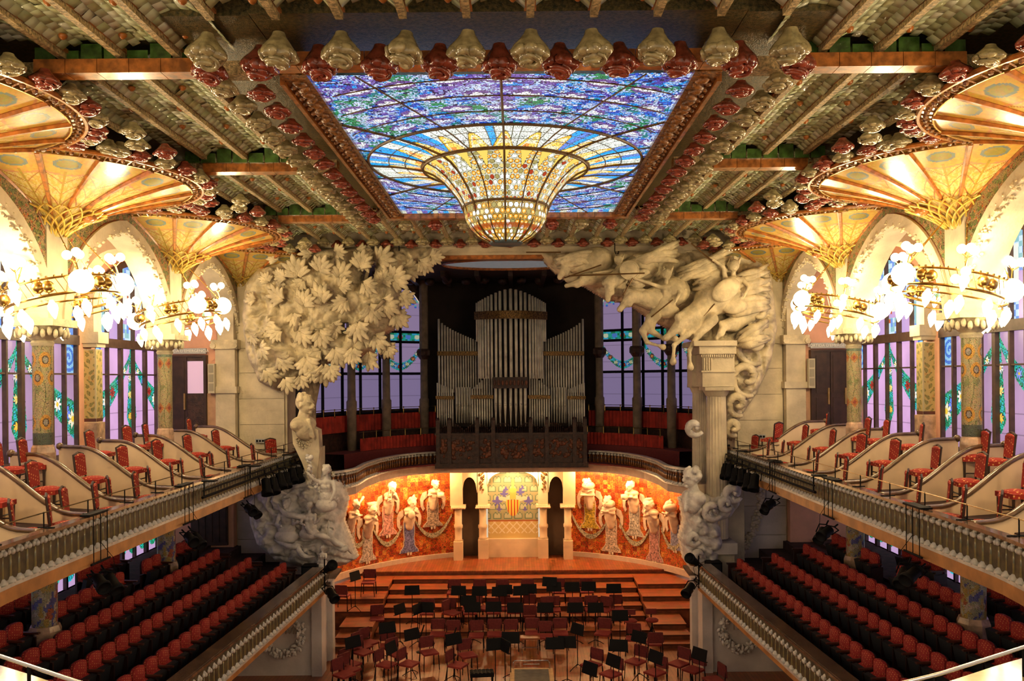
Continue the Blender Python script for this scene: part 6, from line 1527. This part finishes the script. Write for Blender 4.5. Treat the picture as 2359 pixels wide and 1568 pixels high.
for (a, b) in zip(pts, pts[1:]):
    for k in range(22): f = rd.random(); p_ = W(a[0]+(b[0]-a[0])*f+rd.uniform(-5, 5), a[1]+(b[1]-a[1])*f+rd.uniform(-5, 5), 24.3+rd.uniform(-.12, .1)); m.sph(tuple(p_), rd.uniform(.035, .07), 7, 5)
m.build('flower_garland', M['lower_relief'], b1, True, smooth=True)
# figures below: woman with flowing robe and children
def figure(name, label, prims, vox, mt, base, noise=.0, parent=None):
    t = thing(name, label, 'sculpture', base) if parent is None else parent
    return blob('body', prims, vox, mt, t, noise, .25), t
LW_ = M['lower_relief']
g = thing('stone_figure_group', 'pale stone group of a woman and companions with billowing robes left of the stage', 'sculpture', tuple(W(700, 1300, 25)))
polyG = [(575, 1150), (620, 1120), (690, 1085), (735, 1075), (790, 1110), (800, 1150), (790, 1200), (806, 1240), (822, 1285), (795, 1300), (745, 1310), (700, 1300), (640, 1290), (595, 1250), (580, 1200)]
relief('billowing_robes', polyG, 25.3, .85, LW_, g, 2.4, folds=lambda x, y, w: (x*.03-y*.05+w*5.0), seed=11, edge=42)
def persn(px, py, d, h, yaw, mt, parent, name, arms, lean=0, skirt=1.0, hair=1.2, seed=1, vox=.022):
    """standing robed figure: head centre at pixel, total height h"""
    c = W(px, py, d); r = h/15.0; q = lambda x, y, z: (c.x+x*h, c.y+y*h, c.z+z*h)
    pr = face(c, r, yaw)+hairb(c, r, yaw, hair, 22, seed)
    pr += [('c', q(0, .01, -.07), q(lean*.2, .01, -.12), h*.028, h*.032), ('s', q(lean*.3, 0, -.17), (h*.105, h*.062, h*.05)), ('s', q(lean*.4, 0, -.24), (h*.085, h*.06, h*.09)), ('s', q(lean*.3+.03, -.045, -.22), (h*.035, h*.03, h*.035)), ('s', q(lean*.3-.03, -.045, -.22), (h*.035, h*.03, h*.035)), ('s', q(lean*.5, .0, -.36), (h*.075*skirt, h*.06, h*.09)), ('s', q(lean*.6, 0, -.47), (h*.1*skirt, h*.075, h*.1))]
    for (ex, ey, ez, hx, hy, hz) in arms:
        sx = .1 if ex > 0 else -.1; a = q(lean*.3+sx, 0, -.155); e = q(ex, ey, ez); hd = q(hx, hy, hz)
        pr += [('c', a, e, h*.033, h*.024), ('c', e, hd, h*.024, h*.016), ('s', hd, (h*.022, h*.016, h*.026))]
        dv = (Vector(hd)-Vector(e)).normalized()
        for k in range(4): pr.append(('c', hd, tuple(Vector(hd)+dv*h*(.045+.006*(k % 3))+Vector(((k-1.5)*h*.012, 0, 0))), h*.0065, h*.005))
    return blob(name, pr, vox, mt, parent, it=1), c
persn(751, 1083, 24.25, 2.1, -.5, LW_, g, 'singing_woman', [(.14, -.1, -.28, .10, -.16, -.38), (-.15, -.06, -.12, -.22, -.08, -.04)], seed=3, skirt=1.5)
persn(660, 1160, 24.5, 2.0, -.4, LW_, g, 'companion', [(.12, -.1, -.28, .2, -.16, -.24), (-.13, -.06, -.28, -.05, -.14, -.3)], seed=5, skirt=1.8, vox=.02)
persn(712, 1165, 24.4, 1.7, -.9, LW_, g, 'companion', [(.12, -.1, -.28, .2, -.16, -.2), (-.13, -.06, -.28, -.05, -.14, -.3)], seed=7, skirt=1.8, vox=.02)
persn(742, 1262, 24.3, 1.1, -.9, LW_, g, 'companion', [(.12, -.1, -.28, .2, -.16, -.2)], seed=9, skirt=1.8, vox=.016)
rd = random.Random(2)
for k in range(12):                                                       # long free folds of cloth
    px, py = rd.uniform(590, 800), rd.uniform(1130, 1270); a = rd.uniform(-.5, .9) if px < 700 else rd.uniform(.2, 1.3); L = rd.uniform(45, 95); pts = []
    for i in range(8): f = i/7; pts.append(W(px+math.cos(a)*L*(f-.5)+8*math.sin(f*5+k), py+math.sin(a)*L*(f-.5)+6*math.sin(f*6+k*2), 24.55-.25*math.sin(PI*f)))
    if all(pip(np.array([ (q_.x-CAM[0])/q_.y*F+1189]), np.array([873-(q_.z-CAM[2])/q_.y*F]), polyG)[0] for q_ in (pts[0], pts[-1])): MB().tube(pts, [.02+.07*math.sin(PI*i/7) for i in range(8)], 8).build('robe_fold', LW_, g, True, smooth=True)
# ================================================================= right: horses, columns, bust
HR = thing('stone_cavalcade', 'carved stone horses and riders bursting over the right side of the stage opening', 'sculpture', (6.4, 25.8, 6))
polyR = [(1238, 580), (1748, 572), (1778, 640), (1788, 760), (1775, 830), (1745, 900), (1705, 960), (1685, 1015), (1668, 1000), (1672, 900), (1660, 815), (1610, 790), (1560, 765), (1500, 735), (1450, 700), (1395, 688), (1340, 655), (1295, 640), (1262, 612)]
relief('cloud_mass', polyR, 26.1, .6, M['relief'], HR, 2.6, folds=lambda x, y, w: (np.hypot(x-1720, y-860)*.07+w*4.5), seed=21, edge=30)
def PXS(l, d): return [tuple(W(a, b, d+(c if c is not None else 0))) for a, b, c in l]
def horse(label, neck0, neck1, muz, body, legs, d, k=1.0, name='horse'):
    a, b, c = (W(*p, d+o) for p, o in zip((neck0, neck1, muz), (.0, -.35, -.5))); s = k
    pr = [('s', tuple(W(*body, d+.35)), (.62*s, .75*s, .5*s)), ('c', tuple(W(*body, d+.2)), tuple(a), .46*s, .36*s), ('c', tuple(a), tuple(b), .36*s, .20*s), ('c', tuple(b), tuple(c), .20*s, .085*s), ('s', tuple(c), (.10*s, .12*s, .11*s))]
    h = b; dv = (c-b).normalized(); up = Vector((0, -1, 0)).cross(dv).normalized()
    if up.z < 0: up = -up
    pr += [('c', tuple(b+up*.12*s-dv*.02), tuple(b+up*.34*s-dv*.10), .05*s, .015*s), ('c', tuple(b+up*.12*s+Vector((0, -.12*s, 0))), tuple(b+up*.32*s+Vector((0, -.14*s, 0))-dv*.08), .05*s, .015*s), ('s', tuple(b+dv*.10*s+up*.07*s+Vector((0, -.16*s, 0))), (.05*s,)*3), ('c', tuple(b), tuple(b+dv*.25-up*.12*s), .15*s, .10*s)]
    for i in range(9):                                                     # mane
        f = i/8; p = a.lerp(b, f)+up*(.24-.05*f)*s; pr.append(('s', tuple(p+Vector((0, -.05, 0))), (.12*s, .10*s, .12*s)))
    for L in legs:
        pts = [W(x, y, d-.25-.1*i) for i, (x, y) in enumerate(L)]; rs = [.20*s, .105*s, .062*s, .05*s]
        for i in range(len(pts)-1): pr.append(('c', tuple(pts[i]), tuple(pts[i+1]), rs[min(i, 3)], rs[min(i+1, 3)]))
        if len(pts) > 2: pr.append(('s', tuple(pts[2]), (.085*s,)*3)); pr.append(('s', tuple(pts[1]), (.12*s,)*3))
        e = pts[-1]; dv2 = (pts[-1]-pts[-2]).normalized(); pr.append(('c', tuple(e), tuple(e+dv2*.10*s), .07*s, .11*s))
    return blob(name, pr, .036, M['relief'], HR, .02, .3, it=2)
horse('', (1610, 720), (1572, 742), (1535, 778), (1645, 690), [[(1600, 745), (1582, 770), (1553, 795), (1551, 826)], [(1640, 735), (1608, 772), (1588, 806), (1590, 838)]], 25.0, 1.0)
horse('', (1500, 690), (1455, 682), (1428, 712), (1545, 672), [[(1510, 725), (1480, 762), (1490, 788), (1520, 797)], [(1500, 735), (1500, 762), (1530, 780), (1548, 780)]], 25.2, .95)
horse('', (1440, 625), (1405, 655), (1400, 690), (1478, 615), [], 25.3, .85)
horse('', (1335, 612), (1308, 610), (1290, 638), (1375, 600), [], 25.4, .85)
horse('', (1370, 640), (1345, 648), (1305, 658), (1405, 640), [], 25.5, .7)
horse('', (1690, 745), (1668, 752), (1650, 780), (1720, 720), [], 25.3, .7)
def rider(px, py, d, h, yaw, arms, seed, nm='rider', helm=True):
    ob, c = persn(px, py, d, h, yaw, M['relief'], HR, nm, arms, seed=seed, skirt=1.7, vox=.03)
    if helm:
        r = h/15; m = MB().sph((c.x, c.y, c.z+.02), (r*1.05, r*1.15, r*1.1), 12, 8)
        for s in (-1, 1): m.cyl((c.x+s*r*.8, c.y+.02, c.z+r*.3), (c.x+s*r*.9+r*.6, c.y+.1, c.z+r*1.7), r*.32, r*.12, 7)
        m.build('winged_helmet', M['relief'], ob, True, smooth=True)
rider(1535, 632, 25.0, 2.3, .9, [(-.2, -.08, -.13, -.42, -.1, -.06), (.16, -.06, -.25, .1, -.12, -.35)], 3)
rider(1425, 600, 25.2, 1.9, .9, [(-.2, -.08, -.18, -.4, -.1, -.2), (.16, -.06, -.25, .1, -.12, -.35)], 5)
rider(1690, 612, 24.9, 2.5, .5, [(-.14, -.08, -.02, -.26, -.1, .06), (.16, -.06, -.25, .1, -.12, -.35)], 7)
rider(1318, 588, 25.4, 1.5, .9, [(-.2, -.08, -.18, -.4, -.1, -.16)], 9, helm=False)
# capes, shield, spears
rd = random.Random(12)
for (x0, y0, x1, y1, n) in ((1560, 640, 1690, 590, 9), (1600, 650, 1680, 650, 7), (1460, 600, 1560, 590, 6), (1680, 660, 1770, 640, 9), (1670, 720, 1770, 700, 8), (1700, 790, 1770, 760, 7), (1440, 640, 1500, 660, 5), (1280, 600, 1360, 585, 5)):
    for k in range(n):
        pts = []; o1, o2 = rd.uniform(-16, 16), rd.uniform(-22, 22)
        for i in range(9): f = i/8; pts.append(W(x0+(x1-x0)*f+4*math.sin(f*6+k), y0+(y1-y0)*f+o1*(1-f)+o2*f*1.4+8*math.sin(f*3.5+k*.6), 25.3-.35*math.sin(PI*f)))
        MB().tube(pts, [.03+.085*math.sin(PI*(i+.4)/9) for i in range(9)], 8).build('cape_fold', M['relief'], HR, True, smooth=True)
p_ = W(1450, 622, 24.75); MB().sph(tuple(p_), (.27, .05, .27), 24, 8).tube([(p_.x+.27*math.cos(a), p_.y-.01, p_.z+.27*math.sin(a)) for a in np.linspace(0, 2*PI, 25)[:-1]], .022, 6, close=True).build('round_shield', M['relief'], HR, True, smooth=True)
p_ = W(1672, 668, 24.6); MB().sph(tuple(p_), (.45, .10, .30), 20, 10, M=Matrix.Rotation(-.6, 3, 'Y')).build('long_shield', M['relief'], HR, True, smooth=True)
BR = mat('brown_bronze_spear', (.20, .11, .04), .4, .5, var=.1)
for a, b in (((1310, 635), (1485, 629)), ((1592, 560), (1645, 605)), ((1212, 581), (1292, 581)), ((1300, 640), (1385, 610)), ((1435, 680), (1458, 640)), ((1655, 690), (1600, 750)), ((1550, 690), (1500, 730))):
    A, B = W(*a, 24.7), W(*b, 24.7); MB().cyl(A, B, .022, n=6).build('spear', BR, HR, True)
# cloud swirls spilling down beside the columns
m = MB(); rd = random.Random(33)
for (cx0, cy0, R0, n) in ((1735, 790, 46, 18), (1720, 870, 40, 16), (1700, 930, 26, 12), (1690, 985, 18, 8), (1745, 720, 34, 12), (1755, 650, 30, 10)):
    pts = []
    for i in range(26): f = i/25; a = 1.2+f*7.2; r_ = R0*(1-f*.85); pts.append(W(cx0+r_*math.cos(a), cy0+r_*math.sin(a)*1.1, 25.5-.25*f))
    m.tube(pts, [.07+.06*math.sin(PI*i/25) for i in range(26)], 8)
m.build('cloud_swirl', M['relief'], HR, True, smooth=True)
# doric columns
dc = thing('doric_column_pair', 'pair of fluted stone columns with entablature right of the stage', 'columns', (6.2, 25.0, 3.6))
def doric(px, d, y0, y1, r, nm):
    a, b = W(px, y0, d), W(px, y1, d); n = 64; vs = []
    for z, k in ((b.z, 1.0), ((a.z+b.z)/2, .96), (a.z, .88)):
        for i in range(n): t = 2*PI*i/n; rr = r*k*(1-.075*abs(math.sin(t*10))); vs.append((a.x+rr*math.cos(t), d+rr*math.sin(t), z))
    c = MB().add(vs, [(j*n+i, j*n+(i+1) % n, (j+1)*n+(i+1) % n, (j+1)*n+i) for j in range(2) for i in range(n)]).build(nm, M['stone'], dc, True)
    MB().lathe([(r*.9, a.z), (r*.95, a.z+.02), (r*1.18, a.z+.14), (r*1.22, a.z+.17)], (a.x, d, 0), 28).bx(a.x-r*1.3, a.x+r*1.3, d-r*1.3, d+r*1.3, a.z+.17, a.z+.27).build('column_capital', M['stone'], dc, True)
doric(1650, 24.9, 912, 1238, .32, 'fluted_shaft'); doric(1611, 26.0, 905, 1115, .24, 'fluted_shaft')
q0 = W(1617, 825, 24.6); q1 = W(1690, 890, 24.6)
MB().bx(q0.x, q1.x+.02, 24.55, 26.1, q1.z, q0.z+.12).build('entablature', M['stone'], dc, True)
MB().bx(q0.x-.10, q1.x+.05, 24.45, 26.1, q0.z+.12, q0.z+.35).bx(q0.x-.28, q1.x+.05, 24.35, 26.1, q0.z+.35, q0.z+.5).bx(q0.x-.04, q1.x+.04, 24.5, 26.1, q1.z+.42, q1.z+.47).build('cornice', M['stone'], dc, True)
m = MB()
for k in range(16): m.bx(q0.x-.05+k*.062, q0.x-.05+k*.062+.035, 24.46, 24.5, q0.z+.03, q0.z+.1)
for k in range(4): m.bx(q0.x+.03+k*.07, q0.x+.07+k*.07, 24.5, 24.56, q0.z-.35, q0.z+.0)
m.build('triglyph_and_dentils', M['stone'], dc, True)
e0 = W(1600, 830, 25.6); MB().bx(W(1592, 830, 25.6).x, q0.x, 25.5, 26.2, W(1600, 890, 25.6).z, W(1600, 815, 25.6).z).build('rear_entablature', M['stone'], dc, True)
p_ = W(1658, 1245, 24.9); MB().bx(p_.x-.42, p_.x+.42, 24.5, 25.4, p_.z-.32, p_.z).build('plinth', M['white_stone'], dc, True)
MB().bx(5.85, 6.5, 24.7, 25.4, 1.0, 3.1).bx(5.9, 6.98, 25.4, 26.25, 1.0, 5.0).build('pier_block', M['stone'], dc, True)
MB().bx(-7.0, -6.0, 25.5, 26.3, 1.0, 4.2).build('wall_pier_block', M['white_stone'], None)['kind'] = 'structure'
b2, c2 = bust('curly-haired stone bust on a cloud pedestal right of the stage', 1593, 1100, 24.45, .28, -1.15, 14, 1.12, False, 1290)
polyB = [(1568, 1150), (1600, 1135), (1640, 1140), (1690, 1100), (1705, 1125), (1700, 1160), (1680, 1190), (1655, 1200), (1662, 1250), (1650, 1290), (1632, 1330), (1600, 1320), (1578, 1290), (1568, 1240), (1578, 1200)]
relief('cloud_pedestal', polyB, 24.9, .7, LW_, b2, 2.4, folds=lambda x, y, w: (np.hypot(x-1645, y-1175)*.12+w*3.5), seed=31, edge=26, back=.5)
m = MB()
for (cx0, cy0, R0) in ((1640, 1175, 24), (1688, 1135, 22), (1600, 985, 20), (1672, 1160, 16), (1598, 1240, 16), (1610, 1280, 14)):
    pts = []
    for i in range(22): f = i/21; a = .5+f*6.5; r_ = R0*(1-f*.8); pts.append(W(cx0+r_*math.cos(a), cy0+r_*math.sin(a), 24.35-.15*f))
    m.tube(pts, [.06+.06*math.sin(PI*i/21) for i in range(22)], 8)
m.build('cloud_scroll', LW_, b2, True, smooth=True)
rd = random.Random(44); gar = thing('rose_garland_relief', 'carved stone rose garland hanging on the wall right of the fluted column', 'relief', tuple(W(1720, 1290, 26.1))); m = MB()
pts = [(1752, 1130), (1755, 1165), (1742, 1200), (1732, 1230), (1712, 1260), (1690, 1280), (1675, 1292)]
for (a, b) in zip(pts, pts[1:]):
    for k in range(26): f = rd.random(); p_ = W(a[0]+(b[0]-a[0])*f+rd.uniform(-8, 8), a[1]+(b[1]-a[1])*f+rd.uniform(-8, 8), 26.1-rd.random()*.12); r_ = rd.uniform(.04, .09); m.sph(tuple(p_), (r_, r_*.7, r_*.8), 7, 5)
m.build('carved_roses', M['stone'], gar, True, smooth=True)
# ================================================================= muses on the mosaic wall
MU = mat('muse_stone', (.78, .60, .42), .6, var=.06)  # the muses' own pale stone colour
skirts = [(.45, .40, .36), (.52, .45, .40), (.55, .26, .22), (.16, .16, .34), (.42, .32, .24), (.55, .38, .05), (.55, .42, .32), (.45, .40, .34), (.48, .24, .22), (.24, .26, .40)]
MUS = [(805, 1160, 1262, 'holding a long horn', 0), (845, 1172, 1292, 'in a tall square headdress', 1), (892, 1120, 1232, 'playing a small harp', 2), (941, 1155, 1272, 'in a pointed cap with a lute', 3), (996, 1112, 1212, 'with arms round a stringed instrument', 4),
       (1359, 1110, 1216, 'leaning over with a green-gold skirt', 5), (1408, 1152, 1270, 'with a wide cape and flared skirt', 6), (1462, 1116, 1234, 'holding a drum at her side', 7), (1508, 1160, 1292, 'crowned with a rose skirt', 8), (1556, 1160, 1266, 'at the far right with a blue skirt', 9)]
LWM = bpy.data.materials.new('tmp'); bpy.data.materials.remove(LWM)
OUT = mat('pale_mosaic_outline', (.70, .55, .42), .5, var=.1); 
for i, (px, hy, by, desc, ci) in enumerate(MUS):
    base = apse_hit(px, by); hd = apse_hit(px, hy); t = thing('muse', 'wall muse %s, %s from the left' % (desc, ORD[i]), 'sculpture', tuple(base)); h = (hd.z-base.z)*1.12
    inw = nrm(hd); sd = Vector((-inw.y, inw.x, 0)); yaw = math.atan2(inw.x, -inw.y)
    hz = hd.z; P3 = lambda x, o, z: tuple(Vector((hd.x, hd.y, 0))+sd*x+inw*o+Vector((0, 0, z)))
    c = Vector(P3(0, .34, hz-.02)); r = h/11.5; rd = random.Random(i*7+1); sg = -1 if rd.random() < .5 else 1
    pr = face(c, r, yaw)+hairb(c, r, yaw, 1.2, 18, i)
    pr += [('c', P3(0, .30, hz-.1), P3(0, .24, hz-.22), r*.4, r*.5), ('s', P3(0, .20, hz-.30), (r*1.6, r*1.1, r*.75), (0, 0, yaw)), ('s', P3(0, .16, hz-.46), (r*1.15, r*.95, r*1.3), (0, 0, yaw)), ('s', P3(0, .08, hz-.66), (r*1.3, r*.9, r*1.3), (0, 0, yaw)), ('c', P3(0, .1, hz-.6), P3(0, .02, hz-.95), r*1.1, r*.9)]
    for k in (-1, 1):
        e = P3(k*.26, .26, hz-.42-.06*rd.random()); hn = P3(k*(.02+.22*rd.random())*sg, .42, hz-.42+.22*rd.random()-.05)
        pr += [('c', P3(k*.15, .2, hz-.27), e, r*.42, r*.32), ('c', e, hn, r*.32, r*.2), ('s', hn, (r*.24,)*3)]
    b = blob('torso', pr, .022, MU, t, it=1)
    # headgear / instrument
    m = MB()
    if ci == 0: m.cyl(P3(-.05, .4, hz-.1), P3(.42, .3, hz+.22), .02, .05, 8)
    elif ci == 1: m.prism([P3(-.14, .34, hz+.08), P3(.14, .34, hz+.08), P3(.2, .34, hz+.28), P3(-.2, .34, hz+.28)], inw*-.14)
    elif ci == 2: m.tube([P3(-.3, .4, hz-.5), P3(-.2, .42, hz-.05), P3(-.05, .42, hz-.1), P3(-.12, .42, hz-.45), P3(-.3, .4, hz-.5)], .025, 6)
    elif ci == 3: m.cyl(P3(0, .32, hz+.05), P3(.1, .28, hz+.3), .15, .02, 10); m.sph(P3(-.1, .42, hz-.45), (.14, .08, .18), 10, 7)
    elif ci in (4, 7): m.lathe([(.02, 0), (.14, .03), (.14, .2), (.02, .22)], P3(.18*sg, .42, hz-.55), 12)
    elif ci == 8: m.lathe([(.08, 0), (.13, .12), (.10, .13), (.06, .03)], P3(0, .32, hz+.12), 12)
    else: m.sph(P3(.05, .3, hz-.1), (.26, .2, .18), 12, 8)
    m.build('headdress' if ci in (1, 3, 8) else 'instrument', MU, t, True, smooth=True)
    # flat mosaic skirt following the wall
    H = hz-.72-base.z; w0 = .13; prof = []
    for k in range(13):
        f = k/12; w = .20+.02*math.sin(f*6)+(.20*max(0, (f-.62)/.38)**1.3)+(.03*math.sin(f*22) if f > .6 else 0); prof.append((w, hz-.72-H*f))
    def flat(pp, o, mt, nm, par):
        P_ = [P3(x, o, z) for x, z in pp]; return MB().prism(P_, inw*-.03).build(nm, mt, par, True)
    sc_m = mat('mosaic_skirt_%s' % 'abcdefghij'[i], skirts[ci], .45, var=.35, scale=16)
    o1 = flat([(w+.035, z) for w, z in prof]+[(-w-.035, z) for w, z in reversed(prof)], .035, OUT, 'skirt_outline', t)
    flat([(w, z) for w, z in prof]+[(-w, z) for w, z in reversed(prof)], .05, sc_m, 'mosaic_skirt', t)
    for x in (-.06, .06): MB().prism([P3(x-.05, .05, base.z+.03), P3(x+.05, .05, base.z+.03), P3(x+.03, .05, base.z-.10), P3(x-.03, .05, base.z-.10)], inw*-.03).build('mosaic_foot', OUT, t, True)
    for k in (-1, 1):                                                      # hanging ribbons of mosaic beside the figure
        rb = [(.26*k, hz-.30), (.44*k, hz-.36), (.54*k, hz-.6), (.52*k, hz-.9), (.42*k, hz-1.08), (.34*k, hz-.98), (.40*k, hz-.85), (.40*k, hz-.66), (.24*k, hz-.52)]
        if k < 0: rb = rb[::-1]
        flat(rb, .05, OUT, 'mosaic_ribbon', t)
# mosaic garlands slung between the muses
GM = mat('grey_green_mosaic_garland', (.42, .38, .26), .45, var=.35, scale=18)
for (a, b) in ((0, 1), (1, 2), (2, 3), (3, 4), (5, 6), (6, 7), (7, 8), (8, 9)) :
    pass
GL = [((800, 1215), (845, 1218), 40), ((858, 1218), (925, 1212), 38), ((956, 1200), (1040, 1185), 40), ((1318, 1185), (1400, 1200), 42), ((1430, 1205), (1500, 1215), 42), ((1525, 1215), (1580, 1225), 42)]
for gi, (a, b, sag) in enumerate(GL):
    tp = []; bt = []
    for k in range(17):
        f = k/16; x = a[0]+(b[0]-a[0])*f; y = a[1]+(b[1]-a[1])*f+sag*(1-(2*f-1)**2); w = 7+4*(1-(2*f-1)**2)
        for lst, yy in ((tp, y-w*.5), (bt, y+w*.5)):
            p_ = apse_hit(x, yy); iw = nrm(p_); lst.append(p_+iw*.025)
    o = MB().add(tp+bt, [(k, k+1, 18+k, 17+k) for k in range(16)]).build('mosaic_garland', GM); o.modifiers.new('thick', 'SOLIDIFY').thickness = .03
    tag(o, 'grey mosaic garland looped on the orange wall, %s from the left' % ORD[gi], 'garland', None)
# lamps hidden under the choir balcony that light the muses and the arch
for i, (px, hy, by, desc, ci) in enumerate(MUS):
    h = apse_hit(px, hy); iw = nrm(h); q = h+iw*.8
    lamp('muse_lamp', (q.x, q.y, 4.50), LW['muse'], (1, .55, .22), .06)
for x in (-.9, 0, .9): lamp('arch_lamp', (x, 32.9, 4.50), LW['arch']*.6, (1, .66, .32), .06)
